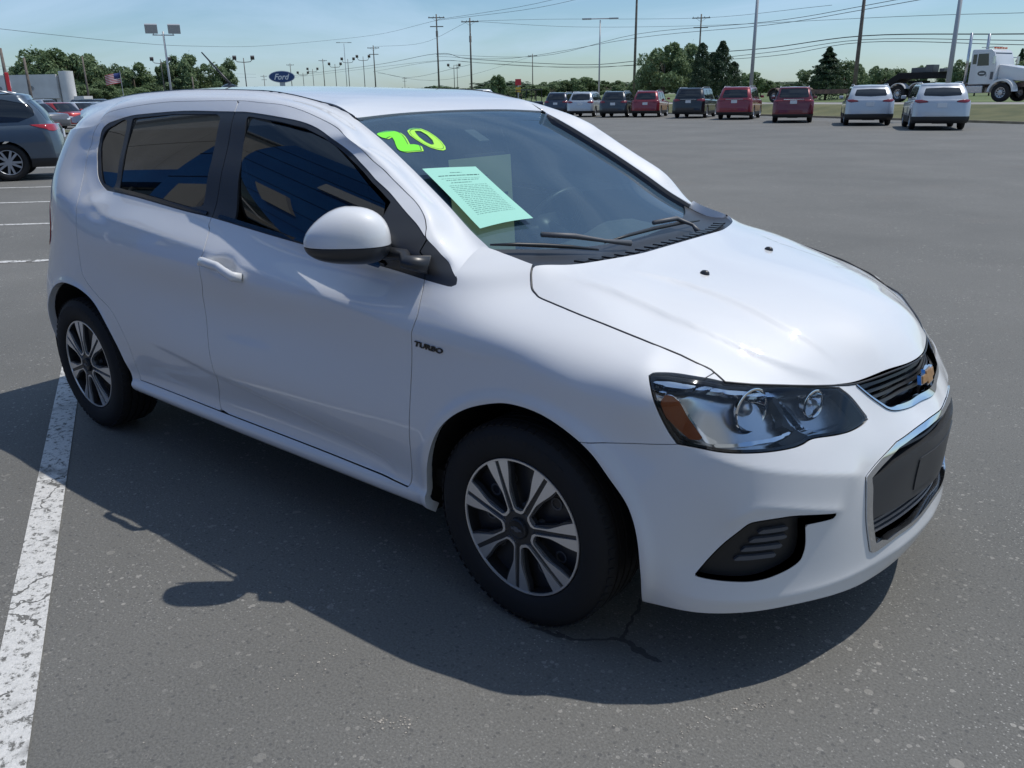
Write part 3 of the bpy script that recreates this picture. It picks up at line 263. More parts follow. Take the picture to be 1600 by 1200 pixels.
FARTREES=[(-197.85, 234.45, 0.5, 6.2, 20.4, 3), (-200.25, 242.66, 0.5, 6.3, 17.8, 2), (-205.15, 254.22, 0.5, 6.2, 14.9, 1), (-194.84, 246.88, 0.5, 5.1, 18.7, 1), (-204.95, 265.66, 0.5, 4.7, 16.3, 1), (-186.07, 246.67, 0.5, 4.5, 14.0, 2), (-183.5, 248.87, 0.5, 3.8, 16.5, 0), (-184.8, 256.47, 0.5, 4.8, 20.2, 3), (-187.42, 266.17, 0.5, 6.3, 17.0, 1), (-189.58, 275.61, 0.5, 4.7, 15.7, 0), (-172.46, 256.61, 0.5, 4.5, 19.9, 1), (-181.33, 276.24, 0.5, 5.8, 19.3, 2), (-178.1, 277.87, 0.5, 4.5, 17.4, 3), (-159.86, 255.44, 0.5, 3.7, 20.8, 3), (-164.98, 270.01, 0.5, 5.0, 15.2, 0), (-170.1, 285.21, 0.5, 5.4, 16.2, 2), (-157.53, 270.73, 0.5, 4.5, 18.9, 3), (-161.52, 284.45, 0.5, 5.6, 20.0, 0), (-161.82, 292.27, 0.5, 4.6, 15.6, 1), (-159.58, 295.47, 0.5, 5.7, 19.0, 3), (-156.51, 297.38, 0.5, 4.4, 20.3, 1), (-142.47, 277.58, 0.5, 5.5, 14.7, 3), (-136.75, 273.51, 0.5, 5.0, 20.9, 1), (-138.77, 284.95, 0.5, 4.9, 20.8, 0), (-139.4, 294.21, 0.5, 3.2, 15.7, 2), (-125.38, 271.79, 0.5, 3.6, 19.4, 2), (-131.46, 292.66, 0.5, 4.6, 19.4, 3), (-127.88, 292.72, 0.5, 4.2, 15.6, 2), (-118.17, 278.2, 0.5, 4.0, 17.8, 3), (-119.4, 289.32, 0.5, 3.4, 14.2, 2), (-113.73, 283.5, 0.5, 3.9, 19.9, 2), (-121.17, 310.85, 0.5, 4.5, 17.1, 1), (-110.12, 291.04, 0.5, 4.3, 17.8, 0), (-115.13, 313.65, 0.5, 4.0, 18.5, 0), (-112.35, 315.75, 0.5, 3.4, 20.7, 3), (-107.6, 312.04, 0.5, 3.2, 16.0, 2), (-98.58, 294.94, 0.5, 3.8, 16.1, 1), (-99.2, 306.36, 0.5, 4.3, 18.7, 2), (-94.22, 300.55, 0.5, 4.7, 17.1, 1), (-88.19, 290.97, 0.5, 4.5, 18.1, 2), (-90.98, 310.86, 0.5, 3.9, 16.7, 0), (-83.33, 295.53, 0.5, 2.5, 15.2, 0), (-81.79, 299.94, 0.5, 4.0, 15.8, 2), (-76.66, 292.46, 0.5, 2.4, 17.3, 2), (-81.57, 322.54, 0.5, 3.2, 22.0, 0), (-78.67, 323.12, 0.5, 3.4, 14.4, 0), (-69.26, 296.29, 0.5, 3.1, 20.1, 3), (-65.18, 290.46, 0.5, 3.1, 14.5, 3), (-69.8, 323.79, 0.5, 3.6, 15.9, 0), (-62.22, 301.6, 0.5, 3.4, 19.6, 2), (-60.48, 306.31, 0.5, 3.6, 20.1, 1), (-58.78, 312.53, 0.5, 2.5, 15.3, 1), (-58.8, 327.03, 0.5, 3.4, 18.5, 0), (-52.56, 306.51, 0.5, 4.2, 20.2, 3), (-51.2, 315.69, 0.5, 2.6, 19.3, 3), (-48.51, 315.57, 0.5, 2.6, 18.5, 3), (-44.62, 307.12, 0.5, 2.6, 19.4, 0), (-42.95, 313.68, 0.5, 2.3, 14.2, 2), (-42.51, 328.98, 0.5, 2.9, 19.1, 1), (-37.48, 309.41, 0.5, 3.0, 19.8, 2), (-37.52, 329.95, 0.5, 3.9, 21.0, 0), (-31.68, 300.38, 0.5, 3.4, 21.2, 3), (-314.49, 96.15, 0, 4, 17.1, 3), (-321.49, 102.75, 0, 4, 19.3, 2), (-302.21, 100.53, 0, 4, 20.5, 1), (-321.61, 111.76, 0, 4, 16.2, 1), (-307.0, 110.96, 0, 4, 18.3, 1), (-331.24, 124.88, 0, 4, 21.1, 0), (-319.2, 125.27, 0, 4, 21.1, 3), (-320.74, 130.85, 0, 4, 19.9, 0), (-316.16, 134.04, 0, 4, 19.4, 3), (-312.03, 137.37, 0, 4, 19.6, 1), (-301.28, 137.72, 0, 4, 17.5, 1), (-292.45, 138.8, 0, 4, 14.1, 3), (-320.53, 157.89, 0, 4, 15.9, 0), (-304.29, 155.54, 0, 4, 17.9, 1), (-288.22, 152.56, 0, 4, 21.0, 2), (-306.59, 168.36, 0, 4, 21.3, 1), (-297.26, 169.21, 0, 4, 18.5, 0), (-305.5, 180.25, 0, 4, 21.3, 0), (-293.63, 179.51, 0, 4.5, 16.6, 3), (-295.2, 186.91, 0, 4.5, 21.7, 0), (-278.48, 182.44, 0, 4, 18.1, 0), (-264.97, 179.64, 0, 4, 15.7, 3), (-276.02, 193.8, 0, 4, 19.3, 2), (-280.54, 204.0, 0, 4.2, 18.4, 3), (-259.66, 195.42, 0, 4.6, 21.9, 2), (-278.23, 216.77, 0, 4.3, 15.9, 0), (-259.54, 209.31, 0, 5.1, 16.6, 3), (-272.62, 227.58, 0, 4.9, 15.0, 1), (-241.67, 208.61, 0, 4, 21.5, 2), (-236.78, 211.57, 0, 4.3, 17.6, 1), (-251.41, 232.63, 0, 4.7, 20.5, 1), (-246.91, 236.53, 0, 5.2, 14.2, 0), (-237.2, 235.16, 0, 4.6, 16.0, 1), (-222.8, 228.67, 0, 4.8, 16.0, 0), (-224.51, 238.67, 0, 5.4, 19.8, 1)]
WIRES=[[(-100.95, 38.13, 8.95), (-107.96, 47.19, 9.05), (-113.43, 58.71, 8.94), (-126.51, 76.09, 9.6), (-144.25, 103.47, 11.37), (-149.96, 135.94, 14.83), (-102.06, 106.27, 13.42)], [(-102.06, 106.27, 13.42), (-74.18, 97.2, 12.87), (-52.64, 87.64, 13.32)], [(-102.06, 106.27, 13.51), (-74.18, 97.2, 13.43), (-52.67, 87.63, 14.24)], [(-102.23, 106.11, 8.21), (-74.2, 97.19, 6.65), (-52.48, 87.74, 8.02), (-31.88, 75.82, 7.47), (-20.25, 66.26, 7.41), (-8.77, 56.7, 7.58)], [(-102.24, 106.1, 7.91), (-80.15, 98.88, 6.65), (-52.47, 87.75, 7.61), (-31.86, 75.82, 7.2), (-20.22, 66.27, 7.15), (-8.72, 56.71, 7.25)], [(-260.83, 198.04, 9.56), (-152.46, 137.64, 8.61), (-102.22, 106.11, 8.3), (-88.17, 98.66, 6.84), (-65.86, 94.58, 5.25), (-52.39, 87.79, 5.12), (-41.93, 82.15, 5.33), (-31.32, 74.96, 5.21), (-20.31, 66.24, 5.32), (-8.59, 58.76, 4.53)], [(-260.87, 197.99, 8.91), (-152.49, 137.61, 8.06), (-102.26, 106.08, 7.21), (-88.18, 98.65, 6.39), (-74.2, 97.18, 5.31), (-52.38, 87.8, 4.63), (-31.29, 74.98, 4.84), (-20.28, 66.25, 5.05), (-8.53, 58.77, 4.17)], [(-152.53, 137.57, 7.23), (-102.26, 106.08, 7.11), (-86.28, 100.3, 6.18), (-65.86, 94.58, 4.85), (-52.38, 87.8, 4.7), (-31.27, 74.99, 4.51), (-20.26, 66.25, 4.87), (-8.49, 58.78, 3.92)], [(-276.87, 193.07, 10.36), (-185.1, 70.07, 7.81)], [(-276.94, 192.97, 9.25), (-220.75, 132.82, 7.87), (-185.06, 70.17, 8.39)], [(-152.03, 138.11, 7.22), (-119.75, 116.92, 5.07), (-91.5, 102.39, 6.2)], [(-90.69, 101.76, 12.4), (-87.58, 118.39, 13.38), (-63.07, 124.13, 12.36), (-35.22, 101.32, 10.73)], [(-90.69, 101.76, 12.4), (-84.13, 120.86, 12.13), (-63.01, 124.16, 11.28), (-25.95, 93.77, 8.52), (-13.32, 86.36, 7.62)], [(-152.28, 137.84, 12.58), (-131.83, 133.12, 12.29), (-90.69, 101.77, 12.49)], [(-151.85, 138.31, 6.94), (-121.34, 129.32, 4.83), (-155.69, 202.3, 12.2)]]
POLES=[('u', -102.03, 106.3, 0.3, 14.09), ('u', -91.02, 102.15, 0.3, 12.6), ('u', -152.27, 137.85, 0.2, 12.66), ('u', -231.12, 187.26, 0.2, 13.67), ('u', -52.71, 87.6, 0.6, 14.94), ('u', -20.52, 66.17, 0.75, 9.14), ('u', -63.09, 124.12, 0.75, 12.16), ('u', -155.68, 202.31, 0.5, 12.39), ('u', -342.38, 332.65, 0.2, 11.51), ('u', -261.54, 197.11, 0, 13.67), ('u', -307.85, 218.53, 0, 11.14), ('b', -86.46, 33.95, 0, 5.48), ('b', -73.16, 26.83, 0, 5.52), ('l', -80.94, 45.13, 0, 8.17), ('t', -46.89, 71.2, 0.3, 8.22), ('s', -22.81, 52.5, 0.4, 8.79), ('s', -8.94, 43.42, 0.0, 7.21), ('t', -158.14, 134.23, 0, 13.82), ('f', -110.02, 73.94, 0, 7.43), ('f', -140.49, 124.04, 0, 10.01), ('f', -180.1, 138.96, 0, 7.99), ('f', -182.5, 144.0, 0, 9.04), ('f', -152.02, 125.99, 0, 8.93), ('f', -146.39, 124.9, 0, 9.75), ('f', -129.02, 71.85, 0, 7.9), ('f', -133.92, 144.92, 0.3, 8.12), ('u', -281.55, 308.04, 0, 16.06), ('b', -134.1, 62.12, 0, 8.04), ('b', -135.36, 80.79, 0, 5.3)]
ROW=[(-37.46, 50.98, -0.13), (-32.86, 47.5, -0.04), (-29.92, 47.03, -0.05), (-27.86, 47.69, -0.04), (-23.87, 46.01, -0.04), (-19.94, 43.92, -0.01), (-14.88, 39.55, -0.02), (-10.46, 36.83, 0.0), (-6.77, 33.15, 0.01)]

# ---------- hero car surfaces ----------------------------------------------
class Hero: pass
H=Hero()
_l=np.r_[0,np.cumsum(np.linalg.norm(np.diff(BP,axis=0),axis=1))];_q=np.linspace(0,_l[-1],4001)
_C=cubic(_l,BP,_q,np.array([0,-1.]),np.array([0,1.]))
_U=np.r_[0,np.cumsum(np.linalg.norm(np.diff(_C,axis=0),axis=1))];UM=_U[-1]
_T=np.gradient(_C,_U,axis=0);_T/=np.linalg.norm(_T,axis=1)[:,None];_N=np.stack([_T[:,1],-_T[:,0]],-1)
def Bc(u): return np.stack([np.interp(u,_U,_C[:,0]),np.interp(u,_U,_C[:,1])],-1)
def Bn(u):
    n=np.stack([np.interp(u,_U,_N[:,0]),np.interp(u,_U,_N[:,1])],-1);return n/np.linalg.norm(n,axis=-1,keepdims=True)
def to_ud(x,y):
    u=np.empty(len(x));d=np.empty(len(x))
    for i,(a,b) in enumerate(zip(x,y)):
        v=np.array([a,b])-_C;k=(v**2).sum(1).argmin();u[i]=_U[k]+v[k]@_T[k];d[i]=v[k]@_N[k]
    return u,d
ZS=1.25
S=np.array(HPTS);_u,_d=to_ud(S[:,0],S[:,1]);_z=S[:,2]
_gu=np.linspace(-2,8,4001);_gs=1-.68*sstep(1.0,1.6,_gu)*(1-sstep(3.75,4.2,_gu));_gg=np.cumsum(_gs)*(_gu[1]-_gu[0])
def WP_(u): return np.interp(u,_gu,_gg)
_X=np.c_[WP_(_u),_z*ZS];_D=_d
k=(_u>UM-.5)&(_u<UM-1e-3);_X=np.vstack([_X,np.c_[WP_(2*UM-_u[k]),_z[k]*ZS]]);_D=np.r_[_D,_d[k]]
k=(_u<.5)&(_u>1e-3);_X=np.vstack([_X,np.c_[WP_(-_u[k]),_z[k]*ZS]]);_D=np.r_[_D,_d[k]]
_M=rbf_fit(_X,_D,4e-5)
_cu,_=to_ud([c[0] for c in CREASE],[c[1] for c in CREASE]);CRL=cr(np.c_[_cu,[c[2] for c in CREASE]],6)
_lu,_=to_ud([c[0] for c in LCREASE],[-.86]*len(LCREASE));LCL=cr(np.c_[_lu,[c[1] for c in LCREASE]],6)
BCR=cr(np.array([(4.25,.645),(4.346,.622),(4.438,.603),(4.574,.578),(4.68,.555),(4.76,.535)]),6);FCR=cr(np.array([(4.32,.44),(4.354,.471),(4.389,.498),(4.426,.510),(4.509,.500),(4.628,.474),(4.68,.46)]),6);LIPC=cr(np.array([(4.16,.30),(4.25,.262),(4.4,.252),(4.6,.256),(4.8,.26),(5.0,.268),(5.3,.27)]),6)
def shell_d(u,z):
    Q=np.c_[u,z];d=rbf_eval(_M,np.c_[WP_(u),z*ZS])
    i=np.where((u>.9)&(u<4.5))[0];r,s,t=pl_dist(Q[i],CRL);w=np.interp(t,[0,.1,.2,.6,.75,.88,1],[0,.5,1,1,.8,.4,0])
    d[i]-=w*np.where(s<0,.017*(1-np.exp(-r/.035))*np.exp(-r/.11),0)
    i=np.where((u>1.6)&(u<3.6)&(z<.7)&(z>.2))[0];r,s,t=pl_dist(Q[i],LCL);w=np.minimum(sstep(0,.15,t),1-sstep(.93,1,t))
    t2=np.where(s<0,r,-r);d[i]-=w*.006*sstep(-.003,.012,t2)*(1-sstep(.02,.12,t2))
    i=np.where((u>1.55)&(u<3.5)&(z<.36))[0];zz=z[i];d[i]+=.010*(1-sstep(.300,.322,zz))*sstep(.235,.262,zz)
    for L_,a,wd in ((BCR,.011,.045),(FCR,.008,.028),(LIPC,.006,.022)):
        i=np.where((u>4.05)&(np.abs(z-L_[:,1].mean())<.25))[0];r,s,t=pl_dist(Q[i],L_);w=np.minimum(sstep(0,.22,t),1-sstep(.85,1.0,t) if L_ is not LIPC else 1);d[i]+=w*a*np.exp(-r/wd)
    m=(u>2.3)&(u<2.75)&(z>.8)&(z<1.0);d[m]-=.016*np.exp(-(((u[m]-2.50)/.060)**2+((z[m]-.908)/.030)**2)**1.5)
    for u0 in (3.783,1.2406):
        rr=np.hypot(u-u0,z-.315);m=(rr<.5)&(z>.2);d[m]+=.008*np.exp(-((rr[m]-.378)/.02)**2)
    return d
def shell(u,z):
    u=np.asarray(u,float);z=np.asarray(z,float);d=shell_d(u,z);return np.c_[Bc(u)+Bn(u)*d[:,None],z]
def shellgrid(us,zs):
    U,Z=np.meshgrid(us,zs,indexing='ij');P=shell(U.ravel(),Z.ravel()).reshape(len(us),len(zs),3);return np.stack([U,Z],-1),P,gnorm(P)
def hfit(pts,lam=1e-5,ys=1.):
    A=np.array([p for q in pts for p in ((q,(q[0],-q[1],q[2])) if abs(q[1])>1e-6 else (q,))],float)
    m=rbf_fit(A[:,:2],A[:,2],lam);return lambda x,y:rbf_eval(m,np.c_[x,y])
ROOFH=hfit(ROOFPTS,1e-4)
_hfp=[tuple(q) for q in shell([a for a,b in PG['HF']],[b for a,b in PG['HF']])];_hood=hfit(HOODPTS+_hfp,1e-4)
HC1=cr(np.array(HCREASE1),6);HC2=cr(np.array(HCREASE2),6)
def HOODH(x,y):
    z=_hood(x,y);Q=np.c_[x,-np.abs(y)]
    r,s,t=pl_dist(Q,HC1);w=np.minimum(sstep(0,.25,t),1-sstep(.8,1,t))
    z=z-w*np.where(s<0,.012*(1-np.exp(-r/.016))*np.exp(-r/.08),0)      # valley outside the centre bulge
    r,s,t=pl_dist(Q,HC2);w=np.minimum(sstep(0,.25,t),1-sstep(.8,1,t))
    z=z-w*np.where(s<0,.012*(1-np.exp(-r/.016))*np.exp(-r/.10),0)
    return z
def hgrid(fn,xs,ys):
    X,Y=np.meshgrid(xs,ys,indexing='ij');Z=fn(X.ravel(),Y.ravel()).reshape(X.shape);P=np.stack([X,Y,Z],-1)
    N=gnorm(P);N*=np.sign(N[...,2:]);return np.stack([X,Y],-1),P,N

# ---------- the white hatchback ----------------------------------------------
def mirrorsm(m):
    P=m.P*[1,-1,1];N=m.N*[1,-1,1];return SM(m.Q,P,N,m.T[:,::-1])
def join(*ms):
    n=0;Q=[];P=[];N=[];T=[]
    for m in ms:
        if not len(m.T): continue
        Q.append(m.Q);P.append(m.P);N.append(m.N);T.append(m.T+n);n+=len(m.P)
    return SM(np.vstack(Q),np.vstack(P),np.vstack(N),np.vstack(T))
def withlip(m,depth,skip=None,vec=None):
    """fold the open edges of a panel inwards so that it has thickness"""
    e=np.vstack([m.T[:,[0,1]],m.T[:,[1,2]],m.T[:,[2,0]]]);k=np.sort(e,axis=1);n=len(m.P);key=k[:,0].astype(np.int64)*n+k[:,1]
    u,idx,cnt=np.unique(key,return_index=True,return_counts=True);b=e[idx[cnt==1]]
    if skip is not None: b=b[~(skip(m.Q[b[:,0]])&skip(m.Q[b[:,1]]))]
    if not len(b): return m
    A=m.P[b[:,0]];B=m.P[b[:,1]];D0=-m.N[b[:,0]]*depth;D1=-m.N[b[:,1]]*depth
    if vec is not None: D0=np.tile(vec,(len(b),1));D1=D0
    nn=np.cross(B-A,m.N[b[:,0]]);nn/=np.maximum(np.linalg.norm(nn,axis=1,keepdims=True),1e-12)
    V=np.stack([A,B,B+D1,A+D0],1).reshape(-1,3);NN=np.repeat(nn,4,axis=0);i=np.arange(len(b))*4+n
    T=np.vstack([np.c_[i,i+2,i+1],np.c_[i,i+3,i+2]])
    return SM(np.vstack([m.Q,np.zeros((len(V),2))]),np.vstack([m.P,V]),np.vstack([m.N,NN]),np.vstack([m.T,T]))
def offs(m,d):
    return SM(m.Q,m.P+m.N*d,m.N,m.T)
ctr=lambda Q:(Q[:,0]>UM-2e-3)|(Q[:,0]<2e-3)
def part(m,name,mt,parent,off=0.,lip=.014,side='R',skip=ctr,label=None,vec=None):
    if not len(m.T): print('EMPTY PART',name);return None
    if off: m=offs(m,off)
    if lip: m=withlip(m,lip,skip,vec)
    if side=='L': m=mirrorsm(m)
    if side=='B': m=join(m,mirrorsm(m))
    o=link(name,mesh_np(name,m.P,m.T,m.N),mt,parent)
    if label:o['label']=label
    return o
hero=empty('hatchback_car')
tag(hero,'white five door hatchback filling the foreground with a green 20 on its windscreen','car')
us=np.unique(np.r_[np.arange(0,4.0,.010),np.arange(4.0,UM,.007),UM]);zs=np.arange(.13,1.47,.008)
G,P,N=shellgrid(us,zs);
if (N[len(us)//2,80,1])>0: N=-N
N[-1,:,1]=0;N[0,:,1]=0;N/=np.linalg.norm(N,axis=2,keepdims=True)
P[-1,:,1]=0;P[0,:,1]=0
sh=gridmesh(G,P,N)
# orient triangles outward
def orient(m):
    n=np.cross(m.P[m.T[:,1]]-m.P[m.T[:,0]],m.P[m.T[:,2]]-m.P[m.T[:,0]])
    f=(n*m.N[m.T[:,0]]).sum(1)<0;m.T[f]=m.T[f][:,::-1];return m
orient(sh)
cat=lambda *a:np.vstack([np.asarray(q,float) for q in a])
RAILK=PG['K'][::-1]+[(1.30,1.345),(1.05,1.33),(.8,1.31)];Kc=cr(RAILK,8)                                    # from pillar foot back to the tail
_Wd=cr(RAILW,24);_K3=shell(Kc[:,0],Kc[:,1]);_D=np.linalg.norm(_K3[:,None]-_Wd[None],axis=2);_i=_D.argmin(1).astype(float)
_kf=np.argmin(np.abs(Kc[:40,0]-3.352));_i[:_kf+1]=np.linspace(0,max(_i[_kf+1],8),_kf+1);_i=np.maximum.accumulate(_i);_i[-1]=len(_Wd)-1
for _ in range(60): _i[1:-1]=.5*_i[1:-1]+.25*(_i[:-2]+_i[2:])
Wc=np.stack([np.interp(_i,np.arange(len(_Wd)),_Wd[:,c]) for c in range(3)],1)
SHTc=cr(PG['SHT'],8);HFc=cr(PG['HF']+[(UM,.736),(2*UM-5.065,.737)],8);mir=lambda L:[(2*UM-u,z) for u,z in L][::-1]
FS=np.array(PG['FS'])
# drop everything above the roof rail, pillar foot, windscreen corner, bonnet edge
top=cat([(-.1,1.31)],Kc[::-1],FS[1:],[(3.55,1.022),(3.65,.999)],SHTc[1:],HFc[1:],[(5.3,1.6),(-.1,1.6)])
_,body=take(sh,top,0)
SHTedge=None
af=PG['archF'];AF=cat([(3.421,.05)],cr([(3.421,.18)]+af[:-1]+[(4.149,.20)],6),[(4.149,.05)])
AR=cat([(.86,.05)],cr([(.862,.18),(.866,.33),(.90,.45),(.965,.56),(1.059,.642),(1.16,.682),(1.26,.694),(1.377,.681),(1.481,.633),(1.571,.533),(1.627,.427),(1.655,.33),(1.660,.22)],6),[(1.66,.05)])
wellF=polysd;_,body=take(body,AF);_,body=take(body,AR)
bot=cat([(-.1,.25),(.86,.25),(.861,.236),(1.655,.236),(1.70,.232),(3.42,.236),(3.43,.216)],[(4.14,.209)],cr(PG['bbot'],5),[(4.95,.199),(5.3,.196),(5.3,0),(-.1,0)])
_,body=take(body,bot)
HEADP=cat(cr(PG['head1'],5),cr(PG['head2'],5)[1:],cr(PG['head3'],4)[1:],cr(PG['head4'],4)[1:-1])
headsm,body=take(body,HEADP,.0015)
uglow=cr(PG['ug'],5);ugl2=cr(PG['ug2'][:-1]+[(UM,.634)]+mir(PG['ug2'][3:5]),5)
UGL=cat(uglow,ugl2[1:])
UGP=cat([(4.80,.80),(4.812,.738)],UGL,[(UGL[-1][0],.80)])
ugsm,body=take(body,UGP,.0008)
lgt=cr(mir([(5.04,.595)])+[(UM,.597)]+PG['lg'][1:],5);lgb=cr(PG['lg4'][:-1]+[(UM,.322)]+mir([(5.028,.312)]),5)
LGL=cat(lgt,cr(PG['lg2'],4)[1:],cr(PG['lg3'],4)[1:],lgb[1:])
LGP=LGL
lgsm,body=take(body,LGP,.0008)
FOGP=cat(cr(PG['fog1'],4),cr(PG['fog2'],3)[1:],cr(PG['fog3'],4)[1:-1])
fogsm,body=take(body,FOGP,.0012)
TAILP=cr([(.60,.82),(.80,.80),(.93,.84),(.97,.93),(.93,1.02),(.84,1.08),(.74,1.06),(.62,.95)],5,True)
tailsm,body=take(body,TAILP,.0015)
BUMPP=cat([(3.9,.62)],cr(PG['bump'],4),[(4.235,.72),(4.27,.80),(4.335,.812),(4.42,.86),(5.4,.9),(5.4,-.1),(3.9,-.1)])
bumper,body=take(body,BUMPP,.0011)
RBP=np.array([(-.2,.60),(.55,.62),(.78,.70),(.93,.72),(1.05,.655),(1.3,.62),(1.3,-.1),(-.2,-.1)])
rbump,body=take(body,RBP,.0013)
TGP=np.array([(-.2,.61),(.5,.63),(.60,.75),(.60,1.32),(-.2,1.32)])
tailgate,body=take(body,TGP,.0015)
DLOP=cat(cr(PG['dloT'],4),cr(PG['dloB'],3)[1:-1])
dlo,body=take(body,DLOP,0)
dB=cr(PG['doorB'],5);bot_=cr(PG['doorBot'],4)
dF=cr(PG['doorFr'],5);dF=np.vstack([dF,[(3.366,1.03),(3.370,1.064)]]);dR=cr([(1.384,1.358),(1.370,1.328),(1.358,1.279),(1.358,1.202),(1.376,1.139),(1.402,1.066),(1.415,.965),(1.403,.86),(1.402,.784),(1.418,.737),(1.504,.676),(1.618,.617),(1.698,.508),(1.714,.409),(1.714,.328)],6)
i0=np.argmin(np.hypot(Kc[:,0]-3.370,Kc[:,1]-1.064));kk=Kc[i0:]
ib=np.argmin(np.hypot(*(kk-[2.328,1.445]).T));ie=np.argmin(np.hypot(*(kk-[1.384,1.358]).T))
b2=bot_[np.argmin(np.abs(bot_[:,0]-2.337)):];b1=bot_[:np.argmin(np.abs(bot_[:,0]-2.337))+1]
DF=cat(kk[:ib+1],dB[1:-1],b2,dF[1:-1])
DR=cat(kk[ib:ie+1],dR[1:],b1[1:],dB[::-1][1:])
GAP=.0019
doorf,body=take(body,DF,GAP);doorr,body=take(body,DR,GAP)
dlof,dlo=take(dlo,DF,.0016);dlor,sail=take(dlo,DR,.0016)
_,sail=split(sail,3.33-sail.Q[:,0]) if False else (None,sail)
a,b=split(sail,sail.Q[:,0]-3.3);sail=b
glf,trimf=take(dlof,cr(PG['glassF'],1) if False else np.array(PG['glassF']),.0);glr,trimr=take(dlor,np.array(PG['glassR']),0);glq,trimr=take(trimr,cr(PG['glassQ'],3,True),0)
_,fender=split(body,3.37-body.Q[:,0]);fender,rest=split(body,3.345-body.Q[:,0])
quarter,rocker=split(rest,rest.Q[:,0]-1.70)
def smoothglass(m,du=2,dz=2):
    u,z=m.Q[:,0],m.Q[:,1];d=shell_d(u,z);um,zm=u.mean(),z.mean()
    def basis(u,z): return np.stack([(u-um)**i*(z-zm)**j for i in range(du+1) for j in range(dz+1) if i+j<=max(du,dz)],1)
    c,*_=np.linalg.lstsq(basis(u,z),d,rcond=None)
    f=lambda u,z:np.c_[Bc(u)+Bn(u)*(basis(u,z)@c)[:,None],z]
    P_=f(u,z);e=1e-3;n=np.cross(f(u+e,z)-P_,f(u,z+e)-P_);n/=np.linalg.norm(n,axis=1,keepdims=True);n*=np.sign((n*m.N).sum(1,keepdims=True));return SM(m.Q,P_,n,m.T)
glf=smoothglass(glf);glr=smoothglass(glr);glq=smoothglass(glq)
for s in 'RL':
    fo=part(fender,'front_fender',M_['white'],hero,side=s,lip=.03)
    d1=part(doorf,'front_door',M_['white'],hero,side=s);d2=part(doorr,'rear_door',M_['white'],hero,side=s)
    part(rocker,'rocker_panel',M_['white'],hero,side=s,lip=.05);part(quarter,'quarter_panel',M_['white'],hero,side=s,lip=.03)
    part(trimf,'window_frame',M_['satin'],d1,off=-.002,side=s,lip=.008);part(trimr,'window_frame',M_['satin'],d2,off=-.002,side=s,lip=.008)
    part(glf,'window_glass',M_['tint'],d1,off=-.007,side=s,lip=0);part(glr,'window_glass',M_['tint'],d2,off=-.007,side=s,lip=0);part(glq,'quarter_glass',M_['tint'],d2,off=-.006,side=s,lip=0)
    part(sail,'corner_trim',M_['satin'],fo,off=-.001,side=s,lip=.008)
    part(tailsm,'tail_lamp',M_['red'],hero,off=.004,side=s,lip=.02)
    if s=='R': DOORF=d1;FENDR=fo
part(tailgate,'tailgate',M_['white'],hero,side='B');part(rbump,'rear_bumper',M_['white'],hero,side='B',lip=.03)
FB=part(bumper,'front_bumper',M_['white'],hero,side='B',lip=.012)
# belt weatherstrips
bl=cr(PG['dloB'][2:9],6);bu=bl+[0,.011]
for (a_,b_,dd) in ((2.36,3.33,'f'),(1.62,2.31,'r')):
    pl=bl[(bl[:,0]>a_)&(bl[:,0]<b_)];pg=cat(pl+[0,.004],(pl+[0,.017])[::-1]);st,_=take(sh,pg,0)
    for s in 'RL': part(st,'belt_moulding',M_['gloss'],hero,off=.003,side=s,lip=.006)
# roof rail / A pillar strip
n=len(Kc);K3=shell(Kc[:,0],Kc[:,1]);W3=Wc
e=2e-3;du=(shell(Kc[:,0]+e,Kc[:,1])-K3)/e;dz=(shell(Kc[:,0],Kc[:,1]+e)-K3)/e
nK=np.cross(du,dz);nK/=np.linalg.norm(nK,axis=1,keepdims=True);nK*=np.where(nK[:,1:2]>0,-1,1)
gx=(ROOFH(W3[:,0]+e,W3[:,1])-ROOFH(W3[:,0]-e,W3[:,1]))/(2*e);gy=(ROOFH(W3[:,0],W3[:,1]+e)-ROOFH(W3[:,0],W3[:,1]-e))/(2*e)
nW=np.c_[-gx,-gy,np.ones(n)];nW/=np.linalg.norm(nW,axis=1,keepdims=True)
nW=nW*.8+np.array([0,-.58,0]);nW/=np.linalg.norm(nW,axis=1,keepdims=True)
D=W3-K3;Ln=np.linalg.norm(D,axis=1,keepdims=True)
T0=D-(D*nK).sum(1,keepdims=True)*nK;T0*=Ln/np.maximum(np.linalg.norm(T0,axis=1,keepdims=True),1e-6)
T1=D-(D*nW).sum(1,keepdims=True)*nW;T1*=Ln/np.maximum(np.linalg.norm(T1,axis=1,keepdims=True),1e-6)
t=np.linspace(0,1,15)[None,:,None];h=lambda a:a[:,None,:]
RP=(2*t**3-3*t**2+1)*h(K3)+(t**3-2*t**2+t)*h(T0)+(-2*t**3+3*t**2)*h(W3)+(t**3-t**2)*h(T1)
for _ in range(25): RP[1:-1,1:-1]=RP[1:-1,1:-1]*.5+.25*(RP[:-2,1:-1]+RP[2:,1:-1])
RP[:,0]=K3;RN=gnorm(RP);RN*=np.where(RN[...,2:]<0,-1,1)
arc=np.r_[0,np.cumsum(np.linalg.norm(np.diff(W3,axis=0),axis=1))]
RQ=np.stack(np.broadcast_arrays(arc[:,None],np.linspace(0,1,15)[None,:]),-1)
rail=orient(gridmesh(RQ,RP,RN))
for s in 'RL': part(rail,'roof_rail',M_['white'],hero,side=s,lip=.014,skip=lambda Q:(Q[:,1]<.001)&(Q[:,0]>3.0))
